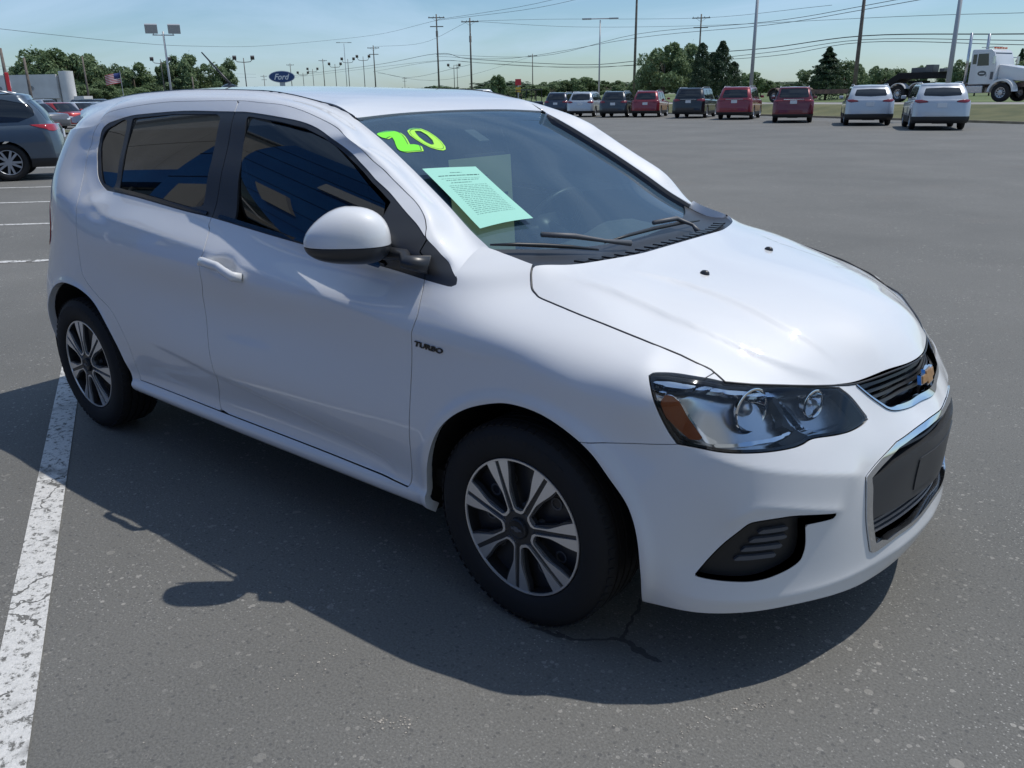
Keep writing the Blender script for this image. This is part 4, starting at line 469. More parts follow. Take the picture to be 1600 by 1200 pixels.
# black reveal beside the windscreen
iw=np.abs(W3[:,0]+.928).argmin()
for s in (1,-1):
    m=MB()
    for q,nn in zip(W3[:iw+1:2],nW[:iw+1:2]):
        f=.006+.028*float(sstep(-.93,-.84,q[0]));m.v+=[(q[0],q[1]*s,q[2]-.0005),(q[0]-.0,(q[1]+.010)*s,q[2]-f*.4),(q[0]-.0,(q[1]+.016)*s,q[2]-f-.004)]
    k_=len(m.v)//3;m.f=[(i*3+j,i*3+j+1,i*3+j+4,i*3+j+3) for i in range(k_-1) for j in range(2)];m.n=len(m.v);m.build('windscreen_reveal',M_['satin'],hero,smooth=False)
# ditch moulding
for s in (1,-1):
    MB().tube([(q[0],(q[1]+.004)*s,q[2]-.003) for q in W3[iw::3]],.006,6).build('roof_moulding',M_['gloss'],hero,smooth=True)
# roof and windscreen
def hsm(fn,xs,ys): G,P,N=hgrid(fn,xs,ys);return orient(gridmesh(G,P,N))
roofsm=hsm(ROOFH,np.arange(-3.0,.06,.012),np.arange(-.68,.6801,.012))
hx=[(-.927,-.519),(-.936,-.3),(-.941,0),(-.936,.3),(-.927,.519)];hc=cr(hx,6)
iw=np.abs(W3[:,0]+.928).argmin()
gbl=cr([(-.2758,-.6197),(-.19,-.47),(-.16,-.35),(-.134,-.17),(-.125,0),(-.134,.17),(-.16,.35),(-.19,.47),(-.2758,.6197)],6)
wr=W3[iw:,:2];wl=wr*[1,-1]
ROOFP=cat(hc,wl,[(-2.95,.3),(-2.96,0),(-2.95,-.3)],wr[::-1])
roofp,_=take(roofsm,ROOFP,0);rf,_=split(roofp,polysd(roofp.Q,ROOFP,.2)+.007)
part(rf,'roof',M_['white'],hero,side='R',lip=.012,skip=None)
wsr=W3[:iw+1,:2]
WSP=cat(gbl,(wsr*[1,-1]),hc[::-1][1:-1],wsr[::-1])
ws,_=take(roofsm,WSP,0);ws,_=split(ws,polysd(ws.Q,WSP,.9)+.004)
def recess(m,base=.004,deep=.027):
    f=base+(deep-base)*sstep(-.93,-.86,m.Q[:,0]);return SM(m.Q,m.P-m.N*f[:,None],m.N,m.T)
WSo=part(recess(ws),'windscreen',M_['wind'],hero,side='R',lip=0,skip=None)
brd,_=split(ws,-(polysd(ws.Q,WSP,.9)+.028));part(recess(brd,.007,.030),'windscreen_border',M_['gloss'],WSo,lip=0,skip=None)
REV=[]
# cowl panel between glass and bonnet
rear=[(-.119,-.62),(-.043,-.501),(.016,-.313),(.0325,-.178),(.038,0),(.0325,.178),(.016,.313),(-.043,.501),(-.119,.62)];rc=cr(rear,6)
ga=cr([(q[0],q[1]) for q in [(-.276,-.622),(-.19,-.47),(-.16,-.35),(-.134,-.17),(-.125,0),(-.134,.17),(-.16,.35),(-.19,.47),(-.276,.622)]],6)
A3=np.c_[ga,ROOFH(ga[:,0],ga[:,1])-.006];B3=np.c_[rc,HOODH(rc[:,0],rc[:,1])-.010]
A3[:,0]-=.03;t=np.linspace(0,1,7)[None,:,None];CPn=A3[:,None]*(1-t)+B3[:,None]*t;CPn[...,2]-=.016*np.sin(np.pi*np.linspace(0,1,7))[None]
CN=gnorm(CPn);CN*=np.where(CN[...,2:]<0,-1,1);cw=orient(gridmesh(np.zeros(CPn.shape[:2]+(2,)),CPn,CN))
cowl=part(cw,'cowl_panel',M_['satin'],hero,lip=.02,skip=None)
cv_=None
for i in range(-9,10):
    y=i*.05
    if abs(y)<.46:
        x=np.interp(y,rc[:,1],rc[:,0])-.045;z=float(HOODH(np.array([x]),np.array([y]))[0])-.02;cv_=cv_ or MB().box((0,0,0),(.035,.03,.006)).mesh('cowl_vent');link('cowl_vent',cv_,M_['black'],cowl,(x,y,z))

# pillar foot triangles (black filler beside the glass)
# bonnet
HDP=cat(rc,np.c_[shell(SHTc[:,0],SHTc[:,1])[1:,:2]]*[1,-1],(shell(HFc[:,0],np.clip(HFc[:,1],0,1))[1:,:2]*[1,-1])[HFc[1:,0]<UM-.01],(shell(HFc[:,0],HFc[:,1])[:,:2])[HFc[:,0]<UM-.01][::-1],shell(SHTc[:,0],SHTc[:,1])[:,:2][::-1][1:-1])
hoodsm=hsm(HOODH,np.arange(-.16,.83,.009),np.arange(-.76,.7601,.009))
hd,_=take(hoodsm,HDP,0);hd,_=split(hd,polysd(hd.Q,HDP,.9)+.0036)
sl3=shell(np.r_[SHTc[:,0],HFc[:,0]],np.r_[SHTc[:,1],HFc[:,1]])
for s in(1,-1): MB().tube([(q[0],(q[1]+.0005)*s,q[2]-.0006) for q in sl3[::3] if q[0]>-.2],.0030,6).build('bonnet_gap_shade',M_['black'],hero,smooth=True)  # thin black tube added to stand for the shaded gap round the bonnet
hood=part(hd,'bonnet',M_['white'],hero,lip=.022,skip=None)
# washer nozzles
for y in(-.2555,.205):
    z=float(HOODH(np.array([.227]),np.array([y]))[0]);b=MB();b.lathe([(0,.013),(.006,.012),(.011,.007),(.012,.0005)],14,'z')
    b.v=[(v[0]*1.15+.227,v[1]*.85+y,v[2]+z-.001) for v in b.v];b.build('washer_nozzle',M_['satin'],hero,smooth=True)
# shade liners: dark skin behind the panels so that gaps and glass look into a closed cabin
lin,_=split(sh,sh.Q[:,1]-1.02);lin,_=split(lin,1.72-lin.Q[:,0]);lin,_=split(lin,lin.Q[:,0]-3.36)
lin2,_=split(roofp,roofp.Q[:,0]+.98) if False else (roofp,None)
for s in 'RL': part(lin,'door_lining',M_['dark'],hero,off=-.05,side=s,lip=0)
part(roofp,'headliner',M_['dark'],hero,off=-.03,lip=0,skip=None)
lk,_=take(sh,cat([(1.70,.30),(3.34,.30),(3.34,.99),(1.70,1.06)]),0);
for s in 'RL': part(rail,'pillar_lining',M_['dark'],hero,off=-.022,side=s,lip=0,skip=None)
b=MB();b.box((-1.25,0,.27),(3.1,1.40,.10));b.box((.42,0,.30),(.55,1.1,.14));b.box((-2.7,0,.33),(.7,1.2,.12));b.box((-1.25,0,.34),(2.2,1.58,.06));b.build('underbody',M_['under'],hero)
# front inner bulkhead so that openings are black
b=MB();b.box((.56,0,.44),(.10,1.0,.40));b.box((.25,0,.58),(.45,1.2,.28));b.build('engine_bay',M_['under'],hero)
# wheel wells
for xc,yw in((.0,.845),(-2.525,.84)):
    for s in(1,-1):
        n_=28;V=[];
        for i in range(n_+1):
            a=math.radians(-12+204*i/n_)
            for y in(yw-.03,.46):
                V.append((xc+.016*(xc==0)+.385*math.cos(a),-s*y,.315+.385*math.sin(a)))
        Fc=[(2*i,2*i+1,2*i+3,2*i+2) for i in range(n_)];m=MB().add(V,Fc);m.add([V[2*i+1] for i in range(n_+1)],[tuple(range(n_+1))])
        m.build('wheel_well',M_['dark'],hero,smooth=True)
# ---- wheels
def tyre_profile(R=.3065,r=.207,w=.0985):
    sh_=[(.86,r),(.95,r+.008),(.99,r+.030),(1.0,r+.048),(.985,r+.066),(.95,R-.028),(.90,R-.0185),(.885,R-.0170),(.83,R-.0095),(.76,R-.0050),(.68,R-.0025)]
    o=[(-w*a_,b_) for a_,b_ in sh_]
    for gx_ in(-.5,-.17,.17,.5): o+=[(w*(gx_-.05),R-.0008),(w*(gx_-.045),R-.008),(w*(gx_+.045),R-.008),(w*(gx_+.05),R-.0008)]
    o+=[(w*a_,b_) for a_,b_ in sh_[::-1]]
    return o
def hero_wheel(phase):
    wr_=empty('wheel')
    MB().lathe(tyre_profile(),72,'y').build('tyre',M_['rubber'],wr_,smooth=True,angle=.7)
    tb=MB()                                          # shoulder lugs
    for k in range(60):
        a=2*math.pi*k/60
        for s in(-1,1):
            c=(.3105*math.cos(a),s*.083,.3105*math.sin(a));tb.box(c,(.011,.020,.006),ry=-a+math.pi/2)
    
    tb=MB()
    for k in range(66):
        a=2*math.pi*k/66
        for s in(-1,1):
            tb.box((.3075*math.cos(a),s*.0775,.3075*math.sin(a)),(.0035,.026,.012),ry=-a+math.pi/2+.0) if False else tb.box((.3012*math.cos(a),s*.076,.3012*math.sin(a)),(.017,.020,.0035),ry=math.pi/2-a,rx=-s*.30)
    tb.build('tread_block',M_['rubber'],wr_)['kind']='stuff'
    sw=MB()
    for k in range(34):
        if k%17 in(0,7,8,16): continue
        a=2*math.pi*k/34*.5+(.9 if k<17 else 1.5);rr_=.266;sw.box((rr_*math.cos(a),-.0975,rr_*math.sin(a)),(random.choice((.012,.016,.009)),.0014,.013),ry=math.pi/2-a)
    sw.build('sidewall_lettering',M_['rubber'],wr_)['kind']='stuff'
    MB().lathe([(-.084,.2065),(-.0865,.2045),(-.086,.199),(-.080,.1975),(-.050,.196),(.07,.19),(.085,.2065)],64,'y').build('rim',M_['black'],wr_,angle=.6)
    MB().lathe([(-.0862,.2050),(-.0885,.2035),(-.0882,.1985),(-.084,.1972)],72,'y').build('rim_edge',M_['silver'],wr_,angle=.6)
    MB().lathe([(-.046,.198),(-.046,.0)],56,'y').build('wheel_disc',M_['satin'],wr_)
    dd=MB()
    for k in range(5):
        a=2*math.pi*k/5+.3;dd.lathe([(-.048,.013),(-.062,.012),(-.062,.0005)],8,'y',(.055*math.cos(a),0,.055*math.sin(a)))
    for k in range(10):
        a=2*math.pi*k/10+.1;dd.lathe([(-.0462,.018),(-.049,.019),(-.049,.014),(-.044,.013),(-.044,.0005)],12,'y',(.135*math.cos(a),0,.135*math.sin(a)))
    dd.build('wheel_nut',M_['grey'],wr_)['kind']='stuff'
    Y0=-.0875
    st=math.pi/7*2
    def pol(r,a): return (r*math.cos(a),r*math.sin(a))
    plate=MB();bl_=MB()
    for k in range(7):
        am=phase+st*(k+.5)                            # pocket centre line
        ca,sa=math.cos(am),math.sin(am);R_=lambda p:(p[0]*ca-p[1]*sa,p[0]*sa+p[1]*ca)
        h_=st/2
        tw=(math.cos(h_),math.sin(h_));nw=(-tw[1],tw[0])   # twin axis direction; normal towards pocket is -nw
        def onax(r,off): return (tw[0]*r+nw[0]*-off,tw[1]*r+nw[1]*-off)
        outer=[onax(.1975,.0065),onax(.14,.0070),onax(.10,.0078),onax(.078,.0085),(.052,.016),(.0485,.009)]
        inner=[onax(.1975,.0415),onax(.165,.0330),onax(.13,.0205),onax(.11,.0142),onax(.095,.0128),(.0595,.0145),(.0565,.007)]
        mo=[(x,-y) for x,y in outer[::-1]];mi=[(x,-y) for x,y in inner[::-1]]
        A=outer+mo;Bq=inner+mi
        # ribbon between A and Bq, resampled
        def rs(Lp,n):
            Lp=np.array(Lp);q=cr(Lp,4);s_=np.r_[0,np.cumsum(np.linalg.norm(np.diff(q,axis=0),axis=1))];t_=np.linspace(0,s_[-1],n);return np.c_[np.interp(t_,s_,q[:,0]),np.interp(t_,s_,q[:,1])]
        ra=np.vstack([rs(outer,15),rs(mo,15)]);rb=np.vstack([rs(inner,15),rs(mi,15)])
        V=[];dome=lambda r:-.004*(r/.2)**2*0+ .006*(1-(r/.2)**2)
        for (x1,y1),(x2,y2) in zip(ra,rb):
            for (x,y),yy in(((x1,y1),0),((x2,y2),0),((x2,y2),.014),((x1,y1),.014)):
                r=math.hypot(x,y);X,Z=R_((x,y));V.append((X,Y0-dome(r)*1.0+yy,Z))
        m_=len(ra);Fc=[]
        for i in range(m_-1):
            for j in range(4): Fc.append((i*4+j,i*4+(j+1)%4,(i+1)*4+(j+1)%4,(i+1)*4+j))
        Fc+=[(0,1,2,3),tuple((m_-1)*4+j for j in(3,2,1,0))]
        bl_.add(V,Fc)
        # black slot floor between twins and the spoke body
        a0=phase+st*k;c0,s0=math.cos(a0),math.sin(a0)
        pl_=[(.040,-.014),(.09,-.0195),(.13,-.025),(.165,-.040),(.1975,-.046),(.1975,.046),(.165,.040),(.13,.025),(.09,.0195),(.040,.014)]
        plate.prism([(x*c0-y*s0,x*s0+y*c0) for x,y in pl_],Y0+.003,Y0+.020,lambda a,b,h:(a,h,b))
    plate.lathe([(Y0-.001,.001),(Y0-.001,.050),(Y0+.006,.056),(Y0+.02,.058)],40,'y')
    plate.build('spoke_frame',M_['satin'],wr_,angle=.5);bl_.build('spoke_face',M_['silver'],wr_,angle=.6)
    MB().lathe([(Y0-.002,.032),(Y0-.010,.031),(Y0-.0125,.027),(Y0-.011,.024),(Y0-.0115,.0005)],36,'y').build('hub_cap',M_['black'],wr_,angle=.6)
    bt=[(-.018,-.003),(-.007,-.003),(-.006,-.007),(.008,-.007),(.007,-.003),(.018,-.003),(.016,.003),(.005,.003),(.004,.007),(-.010,.007),(-.009,.003),(-.020,.003)]
    MB().prism(bt,Y0-.0135,Y0-.011,lambda a,b,h:(a,h,b)).build('emblem',M_['grey'],wr_)
    MB().lathe([(-.02,.13),(-.005,.13),(-.005,.04),(.08,.04)],28,'y').build('brake_disc',M_['grey'],wr_)
    return wr_
ph=math.radians(-92.5)
for (x,s,dp,st_) in((0.0,1,0,-.8),(-2.525,1,-16.7,0),(0,-1,0,-.8),(-2.525,-1,9,0)):
    w_=hero_wheel(ph+math.radians(dp));w_.parent=hero;w_.location=(x,-.7545*s,.3085);w_.rotation_euler=(0,0,math.radians(st_)+(0 if s==1 else math.pi))
    for c in w_.children: c.name=c.name
# ---- headlamps
def poly2(name,pts,n=4,closed=True): return cr(pts,n,True)
for s in 'RL':
    hl=part(headsm,'headlight',M_['clear'],hero,off=-.002,side=s,lip=0)
    part(headsm,'lamp_housing',M_['lampin'],hl,off=-.050,side=s,lip=-.045,skip=None)
    rim_,_=split(headsm,-(polysd(headsm.Q,HEADP)+.0075));part(rim_,'lamp_border',M_['gloss'],hl,off=-.006,side=s,lip=.012,skip=None)
    for key,mt,nm,of,lp in(('amber','amber','side_reflector',-.016,.012),('brow','chrome','lamp_brow',-.010,.02),('drl','chrome','running_light',-.020,.02),('drl2','chrome','running_light',-.016,.02),('bez','chrome','lamp_bezel',-.016,.02),('mid','satin','lamp_divider',-.014,.03)):
        pc,_=take(headsm,np.array(PG[key]),0);part(pc,nm,M_[mt],hl,off=of,side=s,lip=lp,skip=None)
    for key,rr in(('bowl',.058),('bowl2',.040)):
        u0,z0=PG[key][0];c=shell([u0],[z0])[0];nn=Bn(np.array([u0]))[0];sg_=1 if s=='R' else -1
        ax=Vector((.93,-.30*sg_,0)).normalized();cc=Vector((c[0],c[1]*sg_,c[2]))-ax*.030
        b=MB().lathe([(0,rr),(.003,rr-.005),(-.004,rr-.008),(-.02,rr*.72),(-.034,rr*.45),(-.038,rr*.3)],36,'x');R_=ax.to_track_quat('X','Z').to_matrix()
        b.v=[tuple(cc+R_@Vector(v)) for v in b.v];b.build('reflector_bowl',M_['chrome'],hl,smooth=True)
        b=MB().lathe([(-.036,rr*.32),(-.018,rr*.32),(-.010,rr*.25),(-.006,.001)],20,'x');b.v=[tuple(cc+R_@Vector(v)) for v in b.v];b.build('lamp_bulb',M_['silver'],hl,smooth=True)
# ---- fog pockets
for s in 'RL':
    fp=part(fogsm,'fog_pocket',M_['black'],hero,off=-.030,side=s,lip=-.031,skip=None)
    for k,(a,b_,z) in enumerate(((4.43,4.51,.435),(4.41,4.51,.412),(4.39,4.50,.388),(4.375,4.485,.364))):
        pg=np.array([(a,z-.012),(b_,z-.008),(b_+.004,z-.001),(b_,z+.003),(a+.012,z-.001)]);pc,_=take(fogsm,pg,0);part(pc,'vent_slat',M_['grey'],fp,off=-.020,side=s,lip=.012,skip=None)
# ---- upper grille
ug=part(ugsm,'upper_grille',M_['gloss'],hero,off=-.045,side='B',lip=-.046)
dd_,sg_,tt_=pl_dist(ugsm.Q,UGL);wd_=np.interp(tt_,[0,.25,.32,.75,1],[.003,.006,.013,.020,.020]);inn,chrome_=split(ugsm,dd_-wd_);part(inn,'grille_surround',M_['chrome'],ug,off=.004,side='B',lip=.02)
for k,z in enumerate((.724,.708,.692,.676)):
    pg=np.array([(4.81+.02*k,z-.004),(5.3,z-.006),(5.3,z+.003),(4.81+.02*k,z+.005)]);pc,_=take(chrome_,pg,0)
    if len(pc.T): part(pc,'grille_slat',M_['satin'],ug,off=-.018,side='B',lip=.016)
# ---- lower grille
lg=part(lgsm,'lower_grille',M_['black'],hero,off=-.05,side='B',lip=-.051)
dd_,sg_,tt_=pl_dist(lgsm.Q,LGL);wd_=np.interp(tt_,[0,.28,.42,.46,.64,.66,1],[.013,.014,.018,.026,.026,.012,.012]);frame,li_in=split(lgsm,dd_-wd_);part(frame,'grille_surround',M_['chrome'],lg,off=.004,side='B',lip=.022)
barp=cat([(4.70,.398)],PG['barlo'],[(5.3,.389),(5.3,.551)],PG['barhi'][::-1],[(4.70,.52)]);bar,slots=take(li_in,barp,0);part(bar,'bumper_bar',M_['barmat'],lg,off=.002,side='B',lip=.04)
pp=np.array([(5.0,.415),(5.3,.415),(5.3,.512),(5.0,.512)]);pc,_=take(li_in,pp,0);part(pc,'plate_mount',M_['barmat'],lg,off=.005,side='B',lip=.006)
for k,z in enumerate((.562,.575,.378,.362,.346)):
    pg=np.array([(4.70,z-.004),(5.3,z-.004),(5.3,z+.004),(4.70,z+.004)]);pc,_=take(slots,pg,0)
    if len(pc.T): part(pc,'grille_slat',M_['grey'],lg,off=-.015,side='B',lip=.02)
# ---- bow tie emblem on the upper grille
def bow(sc,inset=0.): 
    w,h_,a,b_=.062*sc,.0135*sc,.022*sc,.024*sc
    P_=[(-w-.006,-h_),(-a-.004,-h_),(-a-.007,-b_),(a+.000,-b_),(a+.004,-h_),(w-.004,-h_),(w+.006,h_),(a+.004,h_),(a+.007,b_),(-a,b_),(-a-.004,h_),(-w+.004,h_)]
    return P_
def onnose(a,b,h):
    u_=UM+a;q=shell(np.array([UM-abs(a)]),np.array([.690+b*.85]))[0];return (q[0]+h,a,q[2])
eb=MB().prism(bow(1.0),.0,.010,onnose).build('emblem',M_['chrome'],ug);
M_['gold']=noisecol(mat('gold_emblem',(.38,.20,.08),.3,metal=.3),(.34,.18,.07),(.42,.24,.10),60)
MB().prism([(x*.88,y*.78) for x,y in bow(1.0)],.010,.0125,onnose).build('emblem_face',M_['gold'],eb)
# ---- door handle
for s in(1,-1):
    hp=[]
    for u_,z_,o_ in((2.394,.913,.006),(2.41,.916,.026),(2.45,.913,.036),(2.50,.906,.039),(2.55,.896,.037),(2.59,.886,.028),(2.612,.881,.006)):
        q=shell([u_],[z_])[0];hp.append((q[0],(q[1]-o_)*s,q[2]))
    b=MB().tube(hp,[.012,.013,.0125,.0125,.0125,.013,.012],12);
    c=sum((Vector(q) for q in hp),Vector())/len(hp);b.v=[(v[0],v[1],v[2]+ (v[2]-np.interp(v[0],[hp[0][0],hp[-1][0]],[hp[0][2],hp[-1][2]]))*.35) for v in b.v]
    b.build('door_handle',M_['white'],DOORF if s==1 else hero,smooth=True)
q=shell([2.405],[.905])[0];MB().lathe([(0,.007),(-.004,.006),(-.004,.0005)],12,'y',(q[0]-.004,q[1]-.028,q[2]+.004)).build('key_lock',M_['chrome'],DOORF)
# ---- near side mirror
for s in(1,):
    e1=Vector((-.19,-.155,0)).normalized();e2=Vector((.155*-1,.19,0)).normalized()*-1    # outboard, front
    e2=Vector((.63,-.77,0)).normalized();cx=Vector((-.572,-.895,1.056))
    V=[];nu,nv=36,22
    for j in range(nv+1):
        ph_=-math.pi/2+math.pi*j/nv
        for i in range(nu):
            a=2*math.pi*i/nu;x=math.cos(ph_)*math.cos(a);y=math.cos(ph_)*math.sin(a);z=math.sin(ph_)
            sp=lambda v,p_:math.copysign(abs(v)**p_,v)
            X=.124*sp(x,.78);Y=.085*sp(y,.85);Z=.094*sp(z,.8)
            if Z>0: Z*=1.10*(1-.42*max(0,X/.118)**1.5); 
            if Z<0: Z*=.62*(1-.15*x)
            if Y<0: Y*=.55
            q=cx+e1*(X-.006*0)+e2*Y+Vector((0,0,Z));V.append((q.x,q.y*s,q.z))
    Fc=[(j*nu+i,j*nu+(i+1)%nu,(j+1)*nu+(i+1)%nu,(j+1)*nu+i) for j in range(nv) for i in range(nu)]
    zc=cx.z-.004
    mi=MB().add(V,Fc);me=mi.mesh('m');bm=bmesh.new();bm.from_mesh(me);bmesh.ops.remove_doubles(bm,verts=bm.verts,dist=1e-5)
    for upper in(True,False):
        b2_=bm.copy();bmesh.ops.bisect_plane(b2_,geom=b2_.verts[:]+b2_.edges[:]+b2_.faces[:],plane_co=(0,0,zc+(.0012 if upper else -.0012)),plane_no=(0,0,1),clear_inner=upper,clear_outer=not upper)
        ed=[e_ for e_ in b2_.edges if e_.is_boundary]
        if ed: bmesh.ops.contextual_create(b2_,geom=ed)
        bmesh.ops.recalc_face_normals(b2_,faces=b2_.faces)
        for f in b2_.faces:f.smooth=True
        for e_ in b2_.edges: 
            if e_.is_manifold and e_.calc_face_angle(0)>.7:e_.smooth=False
        m2=bpy.data.meshes.new('door_mirror');b2_.to_mesh(m2);b2_.free()
        if upper: mo_=link('door_mirror',m2,M_['white'],hero)
        else: link('mirror_base',m2,M_['satin'],mo_)
    bm.free()
    # arm to the corner trim
    q0=cx-e1*.118+Vector((.01,0,-.028));pp_=[(q0.x-.03,q0.y*s,q0.z),(q0.x+.03,(q0.y+.02)*s,q0.z-.004),(-.415,-.825*s,1.008),(-.36,-.785*s,.996)]
    b=MB().tube(pp_,[.026,.022,.024,.034],14);b.v=[(v[0],v[1],1.008+(v[2]-1.008)*.8) for v in b.v];b.build('mirror_arm',M_['satin'],mo_,smooth=True)
    g=MB().lathe([(0,.0005),(0,1.)],30,'x');gc=cx-e2*.048;g.v=[tuple((gc+e1*v[1]*.108*1+Vector((0,0,v[2]*.06+.012)))*1) for v in g.v];g.v=[(v[0],v[1]*s,v[2]) for v in g.v];g.build('mirror_glass',M_['chrome'],mo_)
# ---- TURBO badge
def textmesh(body,size=1.,bold=.0,shear=0.,ext=0.):
    c=bpy.data.curves.new('t','FONT');c.body=body;c.size=size;c.offset=bold;c.shear=shear;c.extrude=ext;c.resolution_u=4
    o=bpy.data.objects.new('t',c);COL.objects.link(o);bpy.context.view_layer.update();dg=bpy.context.evaluated_depsgraph_get();me=bpy.data.meshes.new_from_object(o.evaluated_get(dg));bpy.data.objects.remove(o);return me
def textobj(name,body,mt,parent,fn,bold=.0,shear=0.,ext=.02):
    me=textmesh(body,1.,bold,shear,ext);n=len(me.vertices);co=np.empty(n*3);me.vertices.foreach_get('co',co);co=co.reshape(-1,3);lo=co.min(0);hi=co.max(0)
    out=[fn((x-lo[0])/(hi[0]-lo[0]),(y-lo[1])/(hi[1]-lo[1]),(z-lo[2])/max(hi[2]-lo[2],1e-9)) for x,y,z in co]
    me.vertices.foreach_set('co',np.array(out,float).ravel());me.update();return link(name,me,mt,parent)
def fturbo(a,b,c):
    u_=3.412+a*.108;z_=.7795-a*.006+b*.0165;q=shell([u_],[z_])[0];n_=Bn(np.array([u_]))[0];return (q[0]+n_[0]*(.0005+.003*c),q[1]+n_[1]*(.0005+.003*c),q[2])
textobj('badge','TURBO',M_['gloss'],FENDR,fturbo,bold=.035,shear=.25)
# ---- windscreen sticker, sheets
def ws3(x,y,h=.0): 
    z=ROOFH(np.atleast_1d(np.float64(x)),np.atleast_1d(np.float64(y)));return (float(x),float(y),float(z[0])+h)
M_['lime']=mat('lime_sticker',(.20,.86,.02),.45);M_['lime2']=mat('pale_lime_sticker',(.42,.90,.06),.45);M_['inkline']=mat('dark_sticker_ink',(.02,.12,.02),.5)
T2=[(-0.8616,-0.4737),(-0.8699,-0.4528),(-0.8743,-0.4221),(-0.87,-0.3938),(-0.8578,-0.379),(-0.8389,-0.3802),(-0.8181,-0.3894),(-0.7983,-0.4008),(-0.7822,-0.4102),(-0.7776,-0.383),(-0.7693,-0.3691),(-0.7422,-0.3881),(-0.7447,-0.4265),(-0.7465,-0.4603),(-0.7518,-0.4725),(-0.7656,-0.4729),(-0.7867,-0.4602),(-0.8077,-0.4447),(-0.8269,-0.4342),(-0.8386,-0.4313),(-0.8379,-0.4426),(-0.8305,-0.4627),(-0.8382,-0.4726),(-0.8493,-0.4759)]
T0=[(-0.8643,-0.342),(-0.8778,-0.3189),(-0.8809,-0.2938),(-0.872,-0.2684),(-0.8486,-0.2547),(-0.8146,-0.2526),(-0.7827,-0.2582),(-0.7531,-0.2714),(-0.7365,-0.2865),(-0.7324,-0.3039),(-0.7405,-0.3235),(-0.7558,-0.3415),(-0.7807,-0.3521),(-0.8118,-0.3563),(-0.8387,-0.356)]
T0i=[(-0.8559,-0.3104),(-0.853,-0.2883),(-0.8274,-0.2837),(-0.7963,-0.2915),(-0.7756,-0.3075),(-0.7744,-0.3214),(-0.7912,-0.3285),(-0.8184,-0.3278),(-0.8409,-0.3198)]
wsf=hsm(ROOFH,np.arange(-.92,-.2,.005),np.arange(-.6,.12,.005))
STK=-.0255
def sticker(poly,name,mt,parent,off,hole=None,shift=(0,0)):
    pg=np.array(poly)+shift;a,_=take(wsf,pg,0)
    if hole is not None: _,a=take(a,np.array(hole)+shift,0)
    return part(a,name,mt,parent,off=off,lip=0,skip=None)
c2=cr(T2,2,True)
d2_=sticker(T2,'digit_two',M_['lime2'],WSo,STK);sticker(T2,'digit_ink',M_['inkline'],d2_,STK+.0003,shift=(-.0035,-.0045));sticker(T2,'digit_face',M_['lime'],d2_,STK+.0006,shift=(-.006,-.0075))
d0_=sticker(T0,'digit_zero',M_['lime2'],WSo,STK,hole=T0i)
def lp(a,b,k): a=np.array(a);c=a.mean(0);return c+(a-c)*k
ink=take(take(wsf,lp(T0,0,.90),0)[0],lp(T0,0,.868),0)[1];part(ink,'digit_ink',M_['inkline'],d0_,off=STK+.0003,lip=0,skip=None)
ink=take(take(wsf,lp(T0i,0,1.12),0)[0],lp(T0i,0,1.0),0)[1];part(ink,'digit_ink',M_['inkline'],d0_,off=STK+.0003,lip=0,skip=None)
# ---- wipers
for a,b_ in((PG['wip']['bladeA'],PG['wip']['armA']),(PG['wip']['bladeB'],PG['wip']['armB'])):
    A=[Vector(q)+Vector((0,0,.010)) for q in a];A=[A[0],(A[0]+A[1])/2+Vector((0,0,.002)),A[1],(A[1]+A[2])/2+Vector((0,0,.002)),A[2]]
    bl2=MB().tube(A,[.003,.006,.007,.006,.003],8).build('wiper_blade',M_['black'],hero,smooth=True)
    B_=[Vector(q)+Vector((0,0,.024)) for q in b_];MB().tube(B_,[.008,.009,.006,.010][:len(B_)],8).build('wiper_arm',M_['grey'],bl2,smooth=True)
# ---- antenna, spoiler, sensor
ab=MB().lathe([(0,.055),(.012,.05),(.026,.032),(.034,.012),(.036,.0005)],20,'z');ab.v=[(v[0]*1.5-2.42,v[1]*.62,v[2]+float(ROOFH(np.array([-2.42]),np.array([0.]))[0])-.006) for v in ab.v];an=ab.build('antenna_base',M_['gloss'],hero,smooth=True)
zr=float(ROOFH(np.array([-2.40]),np.array([0.]))[0]);MB().tube([(-2.40,0,zr+.02),(-2.50,0,zr+.09),(-2.62,0,zr+.175)],[.006,.0045,.003],8).build('antenna_mast',M_['black'],an,smooth=True)
sp=MB();
for i,yy in enumerate(np.linspace(-.50,.50,9)):
    z=1.445-.05*(yy/.5)**2*.8;xx=-2.93+.03*abs(yy)
    sp.v+=[(xx+.10,yy,z+.0),(xx-.10,yy,z-.028),(xx-.10,yy,z-.05),(xx+.06,yy,z-.06)]
sp.f=[(i*4+j,i*4+(j+1)%4,(i+1)*4+(j+1)%4,(i+1)*4+j) for i in range(8) for j in range(4)]+[(0,1,2,3),(35,34,33,32)];sp.n=36
sp.build('roof_spoiler',M_['white'],hero,angle=.9)
q=ws3(-.86,.0,-.062);MB().box(q,(.09,.06,.025),ry=.45).build('mirror_sensor',M_['grey'],WSo,bevel=.006)
q=ws3(-.78,.0,-.09);MB().box((q[0]-.04,0,q[2]-.02),(.02,.24,.065)).build('interior_mirror',M_['black'],WSo,bevel=.01)
